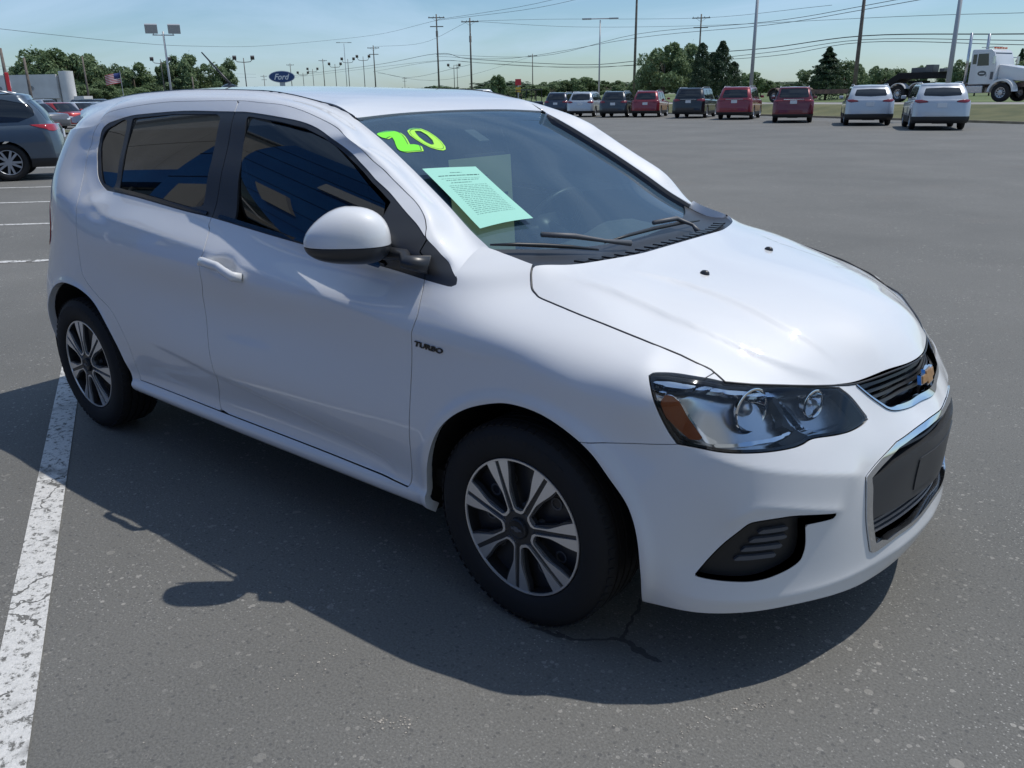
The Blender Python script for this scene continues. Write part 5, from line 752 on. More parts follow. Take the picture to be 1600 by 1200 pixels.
# ---- cabin
M_['dash']=noisecol(mat('dashboard_vinyl',(.085,.092,.09),.6),(.075,.082,.08),(.10,.105,.10),40);M_['seat']=noisecol(mat('seat_cloth',(.03,.03,.032),.9),(.024,.024,.026),(.042,.042,.046),80)
xs_=np.array([-.16,-.30,-.42,-.50,-.56,-.60,-.60]);zz=np.array([.955,.955,.945,.93,.89,.80,.62]);ys=np.linspace(-.66,.66,23)
DPn=np.zeros((7,23,3));
for i in range(7):
    for j,y in enumerate(ys):
        DPn[i,j]=(xs_[i],y*(.93 if i<2 else 1),zz[i]+(.045*math.exp(-((y-.36)/.15)**2) if 1<i<5 else 0)-.02*(abs(y)>.55))
DN=gnorm(DPn);DN*=np.where(DN[...,2:]<-.2,-1,1);dsh=part(orient(gridmesh(np.zeros((7,23,2)),DPn,DN)),'dashboard',M_['dash'],hero,lip=0,skip=None)
for y in(-.36,.36):
    st=MB().box((-1.22,y,.50),(.52,.50,.16)).box((-1.50,y,.80),(.15,.48,.62),ry=-.28).box((-1.60,y,1.20),(.10,.27,.20),ry=-.2).build('front_seat',M_['seat'],hero,bevel=.05,bseg=3,smooth=True)
MB().box((-2.15,0,.52),(.5,1.25,.16)).box((-2.42,0,.80),(.16,1.25,.55),ry=-.3).box((-2.50,.35,1.13),(.1,.26,.15)).box((-2.50,-.35,1.13),(.1,.26,.15)).build('rear_seat',M_['seat'],hero,bevel=.04,smooth=True)
tw_=MB();cw_=Vector((-.78,.36,.93));nx=Vector((-.85,0,.52)).normalized();ax_=nx.cross(Vector((0,1,0)));pts=[cw_+(Vector((0,1,0))*math.cos(a)+ax_*math.sin(a))*.18 for a in np.linspace(0,2*math.pi,33)]
tw_.tube(pts,.014,8,cap=False);tw_.box(cw_-nx*.0,(.03,.17,.11),ry=-.55);tw_.box(cw_-nx*.0,(.02,.33,.03),ry=-.55);tw_.tube([cw_,cw_+Vector((.25,0,-.12))],.03,8);tw_.build('steering_wheel',M_['black'],hero,smooth=True)

# ---------- ground -----------------------------------------------------------
def asphalt(name,c1=(.128,.127,.118),c2=(.176,.173,.160),peb=1.0,crack=1.0):
    m=bpy.data.materials.new(name);m.use_nodes=True;n,l,b=nodes(m);b.inputs['Roughness'].default_value=.82;b.inputs['Specular IOR Level'].default_value=.35
    t=n.new('ShaderNodeTexCoord')
    def noise(s,d=6,ro=.55,dist=0,vec=None):
        z=n.new('ShaderNodeTexNoise');z.inputs['Scale'].default_value=s;z.inputs['Detail'].default_value=d;z.inputs['Roughness'].default_value=ro;z.inputs['Distortion'].default_value=dist;l.new(vec or t.outputs['Object'],z.inputs['Vector']);return z.outputs['Fac']
    def ramp(f,a,b_,ca=(0,0,0),cb=(1,1,1)):
        r=n.new('ShaderNodeValToRGB');e=r.color_ramp.elements;e[0].position=a;e[1].position=b_;e[0].color=(*ca,1);e[1].color=(*cb,1);l.new(f,r.inputs['Fac']);return r.outputs['Color']
    def mix(f,a,c,mode='MIX'):
        x=n.new('ShaderNodeMix');x.data_type='RGBA';x.blend_type=mode
        if isinstance(f,float):x.inputs[0].default_value=f
        else:l.new(f,x.inputs[0])
        for i,v in((6,a),(7,c)):
            if isinstance(v,tuple):x.inputs[i].default_value=(*v,1)
            else:l.new(v,x.inputs[i])
        return x.outputs[2]
    def math_(op,a,c):
        x=n.new('ShaderNodeMath');x.operation=op
        for i,v in enumerate((a,c)):
            if isinstance(v,(int,float)):x.inputs[i].default_value=v
            else:l.new(v,x.inputs[i])
        return x.outputs[0]
    base=ramp(noise(.35,8,.6),.3,.7,c1,c2);grain=ramp(noise(140,3,.7),.25,.75,(.62,.62,.62),(1.32,1.32,1.32));col=mix(1.0,base,grain,'MULTIPLY')
    # fine and coarse exposed aggregate
    for sc,th,cc,amt in((160,.10,(.50,.49,.46),.5*peb),(62,.055,(.46,.44,.40),.55*peb),(26,.013,(.46,.44,.39),.4*peb)):
        v=n.new('ShaderNodeTexVoronoi');v.inputs['Scale'].default_value=sc;v.inputs['Randomness'].default_value=1;l.new(t.outputs['Object'],v.inputs['Vector'])
        sep=n.new('ShaderNodeSeparateColor');l.new(v.outputs['Color'],sep.inputs[0])
        pick=math_('LESS_THAN',sep.outputs[0],th);inside=math_('LESS_THAN',v.outputs['Distance'],.42);dens=ramp(noise(1.1,4,.6),.35,.62)
        k=math_('MULTIPLY',math_('MULTIPLY',pick,inside),math_('MULTIPLY',dens,amt));col=mix(k,col,cc)
    dk=n.new('ShaderNodeTexVoronoi');dk.inputs['Scale'].default_value=75;l.new(t.outputs['Object'],dk.inputs['Vector']);sp2=n.new('ShaderNodeSeparateColor');l.new(dk.outputs['Color'],sp2.inputs[0])
    k=math_('MULTIPLY',math_('LESS_THAN',sp2.outputs[1],.10),math_('LESS_THAN',dk.outputs['Distance'],.4));col=mix(math_('MULTIPLY',k,.6),col,(.085,.085,.085))
    # stains
    st=ramp(noise(.8,5,.6,.5),.58,.72);col=mix(math_('MULTIPLY',st,.35),col,(.185,.165,.145))
    # cracks
    w=n.new('ShaderNodeMapping');w.inputs['Rotation'].default_value=(0,0,.5);nz_=n.new('ShaderNodeTexNoise');nz_.inputs['Scale'].default_value=5;nz_.inputs['Detail'].default_value=6;l.new(t.outputs['Object'],nz_.inputs['Vector'])
    ad=n.new('ShaderNodeVectorMath');ad.operation='MULTIPLY_ADD';ad.inputs[1].default_value=(.22,.22,0);l.new(nz_.outputs['Color'],ad.inputs[0]);l.new(t.outputs['Object'],ad.inputs[2])
    vc=n.new('ShaderNodeTexVoronoi');vc.feature='DISTANCE_TO_EDGE';vc.inputs['Scale'].default_value=.55;l.new(ad.outputs[0],vc.inputs['Vector'])
    cm=math_('MULTIPLY',math_('LESS_THAN',vc.outputs['Distance'],.0032),math_('GREATER_THAN',noise(.45,3),.64));col=mix(math_('MULTIPLY',cm,.7*crack),col,(.03,.03,.032))
    l.new(col,b.inputs['Base Color'])
    bp=n.new('ShaderNodeBump');bp.inputs['Strength'].default_value=.55;bp.inputs['Distance'].default_value=.006;hh=math_('SUBTRACT',noise(150,3,.7),math_('MULTIPLY',cm,.8));l.new(hh,bp.inputs['Height']);l.new(bp.outputs[0],b.inputs['Normal'])
    return m,(n,l,b,t,noise,ramp,mix,math_,col)
M_['asph'],_x=asphalt('parking_lot_asphalt')
M_['line'],(n,l,b,t,noise,ramp,mix,math_,col)=asphalt('worn_line_paint')
wear=ramp(noise(38,7,.75),.40,.47);w2=ramp(noise(3.0,4,.6),.30,.42);k=math_('MULTIPLY',wear,w2)
vc=n.new('ShaderNodeTexVoronoi');vc.feature='DISTANCE_TO_EDGE';vc.inputs['Scale'].default_value=5;ad=n.new('ShaderNodeVectorMath');ad.operation='MULTIPLY_ADD';ad.inputs[1].default_value=(.12,.12,0);nz_=n.new('ShaderNodeTexNoise');nz_.inputs['Scale'].default_value=16;nz_.inputs['Detail'].default_value=5;l.new(t.outputs['Object'],nz_.inputs['Vector']);l.new(nz_.outputs['Color'],ad.inputs[0]);l.new(t.outputs['Object'],ad.inputs[2]);l.new(ad.outputs[0],vc.inputs['Vector'])
ck=math_('MULTIPLY',math_('LESS_THAN',vc.outputs['Distance'],.022),math_('GREATER_THAN',noise(2.0,3),.5));k=math_('MULTIPLY',k,math_('SUBTRACT',1,ck))
gr=ramp(noise(120,3,.7),.25,.75,(.50,.50,.48),(.74,.73,.70));l.new(mix(k,col,gr),b.inputs['Base Color'])
M_['grass']=noisecol(mat('mown_grass',(.09,.12,.04),.95),(.075,.085,.035),(.15,.145,.065),.6,8,.3,.7,bump=.6,bscale=30)
M_['field']=noisecol(mat('field_grass',(.09,.13,.04),.95),(.08,.12,.035),(.14,.17,.06),.12,8)
M_['road']=noisecol(mat('road_concrete',(.3,.29,.27),.9),(.26,.25,.235),(.34,.33,.31),.5,8)
M_['dirt']=noisecol(mat('dry_verge_soil',(.3,.25,.18),.95),(.22,.18,.12),(.36,.31,.23),1.2,8)
def zlot(x,y): return 0.0
E_=[(120,-20),(60,12),(8,33),(-5,40.3),(-7.5,42),(-11.5,44.8),(-15.5,47.6),(-21.3,51.8),(-33,57.5),(-46,62),(-60,66),(-150,88),(-600,180)]
R0=[(120,12),(60,30),(8,46),(-7.2,50.8),(-9.3,51.3),(-16.8,53.8),(-24,57.5),(-33,61),(-47,66.5),(-60,70.5),(-150,95),(-600,190)]
def arcres(Pn,n):
    q=cr(np.array(Pn),8);s_=np.r_[0,np.cumsum(np.linalg.norm(np.diff(q,axis=0),axis=1))];return q,s_
def byx(Pn,xs): 
    q=np.array(Pn)[::-1];return np.interp(xs,q[:,0],q[:,1])
xs=np.unique(np.r_[np.linspace(-600,-70,14),np.linspace(-70,20,91),np.linspace(20,120,8)])
ey=byx(E_,xs);ry=np.maximum(byx(R0,xs),ey+1.0);ez=np.array([zlot(x,y) for x,y in zip(xs,ey)])
def strip(name,rows,mt,kind='structure',smooth=True,parent=None):
    m=MB();k=len(rows[0])
    for r in rows: m.v+=[tuple(q) for q in r]
    m.f=[(i*k+j,i*k+j+1,(i+1)*k+j+1,(i+1)*k+j) for i in range(len(rows)-1) for j in range(k-1)];m.n=len(m.v)
    o=m.build(name,mt,parent,smooth=smooth)
    if kind:o['kind']=kind
    return o
# lot: from far behind the camera to the verge
rows=[]
for f in np.linspace(0,1,60)**.6: rows.append([(x,-70+(y+70)*f,zlot(x,-70+(y+70)*f) if f<1 else z) for x,y,z in zip(xs,ey,ez)])
lot=strip('parking_lot',rows,M_['asph'])
rz=.66
rows=[];nb=9
for i in range(nb):
    f=i/(nb-1);rows.append([(x,y0+(y1-y0)*f,(z0+.10)+(rz-z0-.10)*float(sstep(0,1,f))-(.0)) for x,y0,y1,z0 in zip(xs,ey+.15,ry,ez)])
strip('grass_verge',rows,M_['grass'])
strip('kerb',[[(x,y-.02,z-.05) for x,y,z in zip(xs,ey,ez)],[(x,y-.02,z+.105) for x,y,z in zip(xs,ey,ez)],[(x,y+.16,z+.105) for x,y,z in zip(xs,ey,ez)]],M_['dirt'],smooth=False)
strip('road',[[(x,y,rz) for x,y in zip(xs,ry)],[(x,y+3.5,rz+.05) for x,y in zip(xs,ry)],[(x,y+7,rz+.02) for x,y in zip(xs,ry)]],M_['road'])
strip('roadside_path',[[(x,y+7,rz+.02) for x,y in zip(xs,ry)],[(x,y+8.6,rz-.02) for x,y in zip(xs,ry)]],M_['dirt'])
fr=[[(x,y+8.6,rz-.02) for x,y in zip(xs,ry)]]
for f,zz_ in((15,.72),(40,.7),(120,.6),(400,.5),(1000,.5),(2600,.5)): fr.append([(x*(1+f/150),y+8.6+f,zz_) for x,y in zip(xs,ry)])
strip('field',fr,M_['field'])
strip('ground',[[(-3000,-1500,-.6),(3000,-1500,-.6)],[(-3000,3200,-.6),(3000,3200,-.6)]],M_['field'],smooth=False)
# painted bay lines
def pline(P0,P1,w,label,z=.004,grp='white bay lines behind the hatchback'):
    a=Vector((*P0,0));b_=Vector((*P1,0));d=(b_-a).normalized();nn=Vector((-d.y,d.x,0))*w/2;n_=8;m=MB()
    for i in range(n_+1):
        q=a.lerp(b_,i/n_);m.v+=[(q.x+nn.x,q.y+nn.y,z),(q.x-nn.x,q.y-nn.y,z)]
    m.f=[(2*i,2*i+1,2*i+3,2*i+2) for i in range(n_)];m.n=len(m.v);o=m.build('painted_line',M_['line']);tag(o,kind='structure');return o
pline((-3.62,-.47),(-.1,-2.27),.108,'')
for (x0,y0),(x1,y1) in(((-7.53,.63),(-7.30,.985)),((-10.36,1.71),(-9.98,2.16)),((-13.05,2.74),(-12.4,3.3)),((-15.6,3.72),(-14.93,4.38)),((-17.97,4.62),(-17.1,5.46)),((-20.7,5.7),(-20.0,6.36))):
    d=Vector((.70,.714));c=((x0+x1)/2,(y0+y1)/2);pline((c[0]-d.x*3,c[1]-d.y*3),(c[0]+d.x*1.5,c[1]+d.y*1.5),.11,'')
# loose stones and a seam of broken asphalt in front of the car
M_['stone']=noisecol(mat('loose_stone',(.4,.37,.33),.9),(.30,.27,.235),(.50,.46,.40),30)
base=bmesh.new();bmesh.ops.create_icosphere(base,subdivisions=1,radius=1);bv=[v.co.copy() for v in base.verts];bf=[tuple(v.index for v in f.verts) for f in base.faces];base.free()
def stones(name,spots,label=None):
    m=MB()
    for x,y,r in spots:
        a=random.uniform(0,6.28);sx,sy,sz=r*random.uniform(.7,1.3),r*random.uniform(.7,1.2),r*random.uniform(.3,.6)
        m.add([(x+(v.x*sx*math.cos(a)-v.y*sy*math.sin(a)),y+(v.x*sx*math.sin(a)+v.y*sy*math.cos(a)),v.z*sz+sz*.3+.001) for v in bv],bf)
    o=m.build(name,M_['stone'],smooth=False);tag(o,kind='stuff')
sp_=[]
def seam(P_,n,w,rmin,rmax):
    q=cr(np.array(P_),10)
    for _ in range(n):
        k=random.randrange(len(q)-1);f=random.random();c=q[k]*(1-f)+q[k+1]*f;sp_.append((c[0]+random.gauss(0,w),c[1]+random.gauss(0,w),random.uniform(rmin,rmax)))
seam([(.74,-.70),(.66,-.78),(.60,-.90),(.57,-1.02),(.62,-1.12)],60,.010,.001,.003)
seam([(.06,-1.30),(.0,-1.36),(-.06,-1.40)],38,.020,.0012,.0038)
seam([(-.35,-1.36),(-.30,-1.33)],40,.06,.001,.003)
for _ in range(420): sp_.append((random.uniform(-1.8,1.2),random.uniform(-2.0,-.6),random.uniform(.0006,.0020)))
stones('loose_gravel',sp_)
# ---------- plain vehicles ---------------------------------------------------
def ringcurve(xf,xr,w,rf,rr,n=72):
    """closed plan curve starting at the rear centre, going round the right side"""
    pts=[];
    def arc(cx,cy,rx,ry_,a0,a1,k): return [(cx+rx*math.cos(a0+(a1-a0)*i/k),cy+ry_*math.sin(a0+(a1-a0)*i/k)) for i in range(k+1)]
    rr1=min(rr,w*.95);rf1=min(rf,w*.95);bow=.10
    P_=[(xr,0),(xr+.02*0,-(w-rr1)*.5)]+arc(xr+rr*.75+.03,-(w-rr1),rr*.75,rr1,math.pi,1.5*math.pi,6)+[(xr+(xf-xr)*k,-w*(1+.0*k)) for k in(.3,.4,.5,.6,.7)]+arc(xf-rf*1.1-.05,-(w-rf1),rf*1.1,rf1,1.5*math.pi,2*math.pi,6)+[(xf-.012,-(w-rf1)*.5),(xf,0)]
    q=cr(np.array(P_),5);s_=np.r_[0,np.cumsum(np.linalg.norm(np.diff(q,axis=0),axis=1))]
    return q,s_
def shellloft(rings,n=60,sub=5,cap=False):
    """rings: dict(z0,z1,xf,xr,w,rf,rr); right half then mirrored; Q=(distance round the ring, z)"""
    RR=[];Ls=None
    for R_ in rings:
        q,s_=ringcurve(R_['xf'],R_['xr'],R_['w'],R_['rf'],R_['rr']);t=np.linspace(0,1,n);t=np.interp(t,[0,.2,.8,1],[0,.2,.8,1]);
        x=np.interp(t*s_[-1],s_,q[:,0]);y=np.interp(t*s_[-1],s_,q[:,1]);f=(x-R_['xr'])/(R_['xf']-R_['xr']+1e-9)
        z=R_['z0']+(R_['z1']-R_['z0'])*f**R_.get('p',1)
        RR.append(np.c_[x,y,z]);
        if Ls is None: Ls=rings[0]
    q,s_=ringcurve(4,0,1,.3,.3);A=np.array(RR);B_=cr(A.reshape(len(A),-1),sub).reshape(-1,n,3)
    h=B_.transpose(1,0,2)
    q,s_=ringcurve(rings[0]['xf'],rings[0]['xr'],rings[0]['w'],rings[0]['rf'],rings[0]['rr']);S_=np.linspace(0,1,n)*s_[-1]
    Q=np.stack([np.broadcast_to(S_[:,None],h.shape[:2]),h[...,2]],-1);N=gnorm(h);c=h.mean((0,1));N*=-1 if (N*(h-[c[0],0,h[...,2].min()])).sum()<0 else 1
    N[0,:,1]=0;N[-1,:,1]=0;N/=np.maximum(np.linalg.norm(N,axis=2,keepdims=True),1e-9)
    return orient(gridmesh(Q,h,N)),S_
M_['vglass']=mat('dark_car_glass',(.012,.014,.016),.04,coat=0,spec=.8);M_['clad']=mat('black_lower_cladding',(.02,.021,.023),.6);M_['alloy']=mat('grey_alloy_wheel',(.45,.46,.48),.35,metal=.8)
M_['red2']=mat('dark_red_lamp',(.22,.01,.014),.2,coat=1);M_['lampw']=mat('white_lamp',(.75,.78,.8),.15);M_['gunm']=mat('gunmetal',(.12,.12,.13),.4,metal=.6)
def paint(name,c,metal=.25,r=.32): return mat(name,c,r,metal=metal,coat=1.0)
def wheel(parent,x,y,R,w=.21,spokes=10,side=-1,fine=False):
    o=MB().lathe([(-w/2*.8,R*.66),(-w/2,R*.72),(-w/2,R*.88),(-w/2*.8,R*.98),(0,R),(w/2*.8,R*.98),(w/2,R*.88),(w/2,R*.7)],28 if not fine else 48,'y').build('tyre',M_['rubber'],None,smooth=True)
    wr_=empty('wheel');wr_.parent=parent;wr_.location=(x,y,R);o.parent=wr_
    if side>0: wr_.rotation_euler=(0,0,math.pi)
    m=MB().lathe([(-w/2*.86,R*.67),(-w/2*.95,R*.65),(-w/2*.7,R*.62),(w/2*.5,R*.6)],28,'y').build('rim',M_['alloy'],wr_,smooth=True)
    MB().lathe([(-.0,R*.62),(-.0,.001)],20,'y').build('wheel_disc',M_['dark'],wr_)
    m=MB();
    for k in range(spokes):
        a=2*math.pi*(k+.28*(k%2))/spokes;c,s_=math.cos(a),math.sin(a);P_=[(.02,-.022),(R*.64,-.020),(R*.64,.020),(.02,.022)];m.prism([(x_*c-y_*s_,x_*s_+y_*c) for x_,y_ in P_],-w/2*.80,-w/2*.55,lambda a_,b_,h:(a_,h,b_))
    m.lathe([(-w/2*.84,.001),(-w/2*.84,R*.16),(-w/2*.5,R*.18)],14,'y');s2=m.build('spoke_set',M_['alloy'],wr_);s2['kind']='stuff';return wr_
def vehicle(spec,pt,label,cat_,group=None,fine=False):
    o=empty(spec['name']);L_,Wd,Hh=spec['L'],spec['W']/2,spec['H'];R=spec['R'];wb=spec['wb'];fo=spec.get('fo',.93);x0=fo-L_   # front axle x=0
    be=spec.get('belt',.60)*Hh;hd=spec.get('hood',.60)*Hh;gr=.22
    body_r=[dict(z0=gr+.04,z1=gr,xf=fo-.10,xr=x0+.10,w=Wd-.05,rf=.30,rr=.25),dict(z0=gr+.16,z1=gr+.12,xf=fo-.02,xr=x0+.0,w=Wd-.005,rf=.38,rr=.28),dict(z0=.62,z1=.55,xf=fo,xr=x0,w=Wd,rf=.42,rr=.30),dict(z0=be-.13,z1=hd-.22,xf=fo-.03,xr=x0+.05,w=Wd-.004,rf=.42,rr=.30),
      dict(z0=be,z1=hd-.06,xf=fo-.12,xr=x0+.09,w=Wd-.04,rf=.40,rr=.30),dict(z0=be+.015,z1=hd-.03,xf=fo-.26,xr=x0+.14,w=Wd-.12,rf=.36,rr=.28),dict(z0=be+.02,z1=hd+.02,xf=fo-.5,xr=x0+.4,w=Wd*.5,rf=.3,rr=.2),dict(z0=be+.02,z1=hd+.04,xf=fo-.8,xr=x0+.9,w=.02,rf=.01,rr=.01)]
    sm,S_=shellloft(body_r)
    for xc in(0,-wb):
        P_=sm.P;f=np.where(np.abs(P_[:,1])>Wd*.72,np.hypot(P_[:,0]-xc,P_[:,2]-R)-R*1.13,1.);_,sm=split(sm,f)
    clad,sm=split(sm,sm.P[:,2]-spec.get('clad',.40));ar=None
    ptr={};
    q,s_=ringcurve(fo-.10,x0+.10,Wd-.05,.30,.25);St=s_[-1]
    def sxy(x): return float(np.interp(x,q[len(q)//6:,0],s_[len(q)//6:]))
    lamp,sm=take(sm,np.array(spec['lamp']),.002);hl_,sm=take(sm,np.array([(St-a,z) for a,z in((.95,hd-.30),(.5,hd-.36),(.42,hd-.30),(.9,hd-.20))]),.002)
    part(sm,'body',pt,o,side='B',lip=.02,skip=None);part(clad,'lower_cladding',M_['clad'] if spec.get('clad',.4)>.3 else pt,o,off=.006,side='B',lip=.03,skip=None)
    for s in 'RL': part(lamp,'tail_lamp',M_[spec.get('lampm','red2')],o,off=.008,side=s,lip=.02,skip=None);part(hl_,'headlight',M_['lampw'],o,off=.004,side=s,lip=0,skip=None)
    if spec.get('bumpz'):
        pc,_=take(sm,np.array(spec['bumpz']),0);part(pc,'bumper_trim',M_['alloy'],o,off=.012,side='B',lip=.012,skip=None)
    cf,cr_x=spec['cf'],x0+spec.get('cr',.10);rf_,rr_=spec['rf'],x0+spec.get('rr',.42);
    cab=[dict(z0=be-.03,z1=hd-.06,xf=cf,xr=cr_x,w=Wd-.075,rf=.38,rr=.26),dict(z0=be+(Hh-be)*.4,z1=be+(Hh-be)*.36,xf=cf+(rf_-cf)*.40,xr=cr_x+(rr_-cr_x)*.36,w=Wd-.135,rf=.36,rr=.26),dict(z0=Hh-.14,z1=Hh-.11,xf=rf_+.22,xr=rr_-.02,w=Wd-.22,rf=.32,rr=.24),
      dict(z0=Hh-.06,z1=Hh-.05,xf=rf_+.08,xr=rr_+.03,w=Wd-.27,rf=.3,rr=.22),dict(z0=Hh-.02,z1=Hh-.02,xf=rf_-.15,xr=rr_+.2,w=Wd-.38,rf=.26,rr=.2),dict(z0=Hh+.0,z1=Hh,xf=rf_-.8,xr=rr_+.7,w=.02,rf=.01,rr=.01)]
    cm,_s=shellloft(cab,sub=7);q2,s2=ringcurve(cf,cr_x,Wd-.075,.38,.26);Sc=s2[-1];hw=(Wd-.075)
    def sx(x): return float(np.interp(x,q2[len(q2)//6:,0],s2[len(q2)//6:]))
    # side windows by position; front and rear glass by ring distance
    P_=cm.P;side_=np.abs(cm.N[:,1])>.45
    polyS=np.array(spec['win']);f=np.where(side_,polysd(P_[:,[0,2]],polyS,.3),1.);sw,cm=split(cm,f)
    wa,wbk=None,None
    parts_=[]
    for bx in spec.get('pillars',[]):
        a_,rest_=split(sw,sw.P[:,0]-bx-.035);parts_.append(rest_);pil,sw=split(a_,-(sw.P[:0,0].sum())-(a_.P[:,0]-bx+.035)) if False else split(a_,-(a_.P[:,0]-bx+.035));part(pil,'window_pillar',M_['gloss'],o,off=.002,side='B',lip=0,skip=None)
    parts_.append(sw)
    for s in 'RL':
        for w_ in parts_:
            if len(w_.T): part(w_,'side_window',M_['vglass'],o,off=-.006,side=s,lip=-.008,skip=None)
    rear_=cm.N[:,0]<-.25;f=np.where(rear_,polysd(np.c_[np.abs(cm.P[:,1]),cm.P[:,2]],np.array(spec['rwin']),.4),1.);rw,cm=split(cm,f);part(rw,'rear_window',M_['vglass'],o,off=-.006,side='B',lip=-.008,skip=lambda Q:Q[:,0]<1e-3)
    frt=cm.N[:,0]>.2;f=np.where(frt&(cm.P[:,2]<Hh-.075)&(cm.P[:,2]>be+.03)&(np.abs(cm.P[:,1])<Wd-.2),-1.,1.);fw,cm=split(cm,np.where(frt,polysd(np.c_[np.abs(cm.P[:,1]),cm.P[:,2]],np.array([(-.2,hd+.0),(Wd-.16,hd+.0),(Wd-.30,Hh-.075),(-.2,Hh-.06)]),.5),1.));part(fw,'windscreen',M_['vglass'],o,off=-.005,side='B',lip=-.006,skip=lambda Q:Q[:,0]<99)
    part(cm,'roof',pt,o,side='B',lip=.012,skip=None)
    for x in(0,-wb):
        for s in(-1,1): wheel(o,x,s*(Wd-.12),R,side=s,spokes=10 if fine else 5,fine=fine)
    b=MB().box((-wb/2,0,.36),(L_-.5,Wd*1.7,.2));b.box((-wb,0,.30),(.14,Wd*1.5,.14));b.build('underbody',M_['under'],o)
    if spec.get('rails',1):
        for s in(-1,1): MB().tube([(rf_-.25,s*(Wd-.30),Hh-.045),(rf_-.45,s*(Wd-.285),Hh+.015),(rr_+.45,s*(Wd-.285),Hh+.015),(rr_+.2,s*(Wd-.30),Hh-.05)],.016,6).build('roof_bar',M_['alloy'] if spec.get('rails')!=2 else M_['black'],o,smooth=True)
    xr_=x0-.012;pz=spec.get('plz',.86);MB().box((xr_+.035,0,pz),(.02,.32,.16)).build('licence_plate',M_['plate'],o)
    if spec.get('strip'): MB().box((x0+.03,0,spec['strip']),(.03,.95,.035)).build('tailgate_trim',M_['chrome'],o,bevel=.008)
    for s in(-1,1):
        pt_=MB().box((cf-.62,s*(Wd+.085),be+.10),(.13,.19,.13)).build('door_mirror',pt,o,bevel=.035,bseg=3,smooth=True)
    MB().box((x0+.16,s*0,.27),(.08,.5,.06)).build('rear_valance',M_['clad'],o)
    if fine:
        for xh in(-1.25,-2.2):MB().box((xh,-(Wd+.005),be-.13),(.2,.03,.03)).build('door_handle',M_['chrome'],o,bevel=.008)
    tag(o,label,cat_,group);return o
SUV=dict(name='parked_suv',L=4.66,W=1.84,H=1.66,R=.355,wb=2.73,fo=.92,cf=.25,rf=-.62,rr=.50,cr=.16,belt=.625,hood=.60,clad=.42,
   lamp=[(.50,.94),(.80,.90),(1.02,.98),(1.16,1.04),(1.0,1.07),(.55,1.03)],
   win=[(-.10,1.06),(-3.02,1.10),(-3.32,1.22),(-3.28,1.42),(-2.8,1.52),(-1.4,1.55),(-.95,1.50)],pillars=[-1.45,-2.45],rwin=[(-.2,1.10),(.66,1.12),(.60,1.50),(-.2,1.53)],bumpz=[(-.1,.475),(.55,.475),(.6,.51),(-.1,.51)])
BIG=dict(SUV,L=5.18,W=1.98,H=1.78,wb=3.06,R=.375,win=[(-.10,1.14),(-3.35,1.16),(-3.80,1.30),(-3.75,1.50),(-3.2,1.62),(-1.4,1.66),(-.95,1.60)],pillars=[-1.5,-2.6],rwin=[(-.2,1.17),(.70,1.19),(.62,1.60),(-.2,1.63)],lamp=[(.48,1.02),(.82,.98),(1.06,1.02),(1.14,1.12),(1.0,1.16),(.52,1.10)],strip=1.10,plz=.98,bumpz=[(-.1,.42),(.6,.42),(.62,.46),(-.1,.46)])
BLZ=dict(SUV,L=4.86,W=1.95,H=1.70,wb=2.86,R=.375,rr=.62,cr=.16,belt=.635,clad=.50,win=[(-.10,1.08),(-3.10,1.20),(-3.42,1.34),(-3.1,1.50),(-2.6,1.56),(-1.4,1.58),(-.95,1.52)],rwin=[(-.2,1.20),(.66,1.24),(.58,1.50),(-.2,1.53)],lamp=[(.46,1.00),(.80,.97),(1.04,1.06),(1.14,1.13),(.95,1.13),(.50,1.06)],plz=.90,bumpz=[(-.1,.44),(.62,.46),(.55,.53),(-.1,.54)])
SED=dict(name='parked_sedan',L=4.7,W=1.82,H=1.45,R=.33,wb=2.75,fo=.95,cf=.10,rf=-.80,rr=1.35,cr=.62,belt=.60,hood=.61,clad=.30,rails=0,
   lamp=[(.5,.70),(.85,.66),(1.05,.72),(1.05,.84),(.5,.82)],win=[(-.25,.93),(-2.9,.96),(-3.0,1.02),(-2.5,1.24),(-2.0,1.33),(-1.4,1.34),(-1.0,1.28)],pillars=[-1.6],rwin=[(-.2,.98),(.56,.98),(.48,1.28),(-.2,1.31)])
PT={k:paint(k+'_car_paint',c) for k,c in dict(navy=(.025,.035,.06),silver=(.50,.53,.57),charcoal=(.03,.036,.045),crimson=(.25,.018,.030),black=(.010,.011,.014),maroon=(.16,.012,.022),slate=(.06,.085,.115),grey=(.12,.125,.14),pearl=(.62,.64,.66),red=(.42,.03,.03)).items()}
rowgrp='sport utility cars parked tail towards us by the verge'
protos={}
def place(spec,key,paintk,label,x,y,z,az,grp=rowgrp,cat_='car',fine=False,ref='rear'):
    o=vehicle(spec,PT[paintk],label,cat_,grp,fine);a=math.radians(az);fo=spec['fo'];off=(spec['L']-fo-.30) if ref=='rear' else (spec['wb'] if ref=='axle' else 0.)
    o.location=(x+off*math.cos(a),y+off*math.sin(a),z);o.rotation_euler=(0,0,a);return o
rowspec=[(SUV,'navy','dark navy parked SUV, farthest left in the row by the verge'),(SUV,'silver','silver grey parked SUV with side windows showing, second in the row'),(SUV,'charcoal','charcoal parked SUV between the silver one and the small crimson one'),(SUV,'crimson','smaller bright crimson SUV parked left of the tall black one'),(BIG,'black','tall black SUV parked between two red ones'),(BIG,'crimson','large red SUV with chrome strip across its tailgate, in front of the trees'),(dict(BIG,L=4.92,W=1.91,H=1.70,wb=2.86),'maroon','dark maroon SUV standing alone with gaps on both sides'),(BLZ,'silver','pale silver SUV with black lower bumper, left of its silver twin'),(BLZ,'silver','nearest silver SUV of the row, in front of the heavy truck')]
azs=[111,111.5,111,110,106.5,106.5,111,110.5,109.5]
for (sp,pk,lb),(x,y,z),a in zip(rowspec,ROW,azs): place(sp,0,pk,lb,x,y,0.0,a)
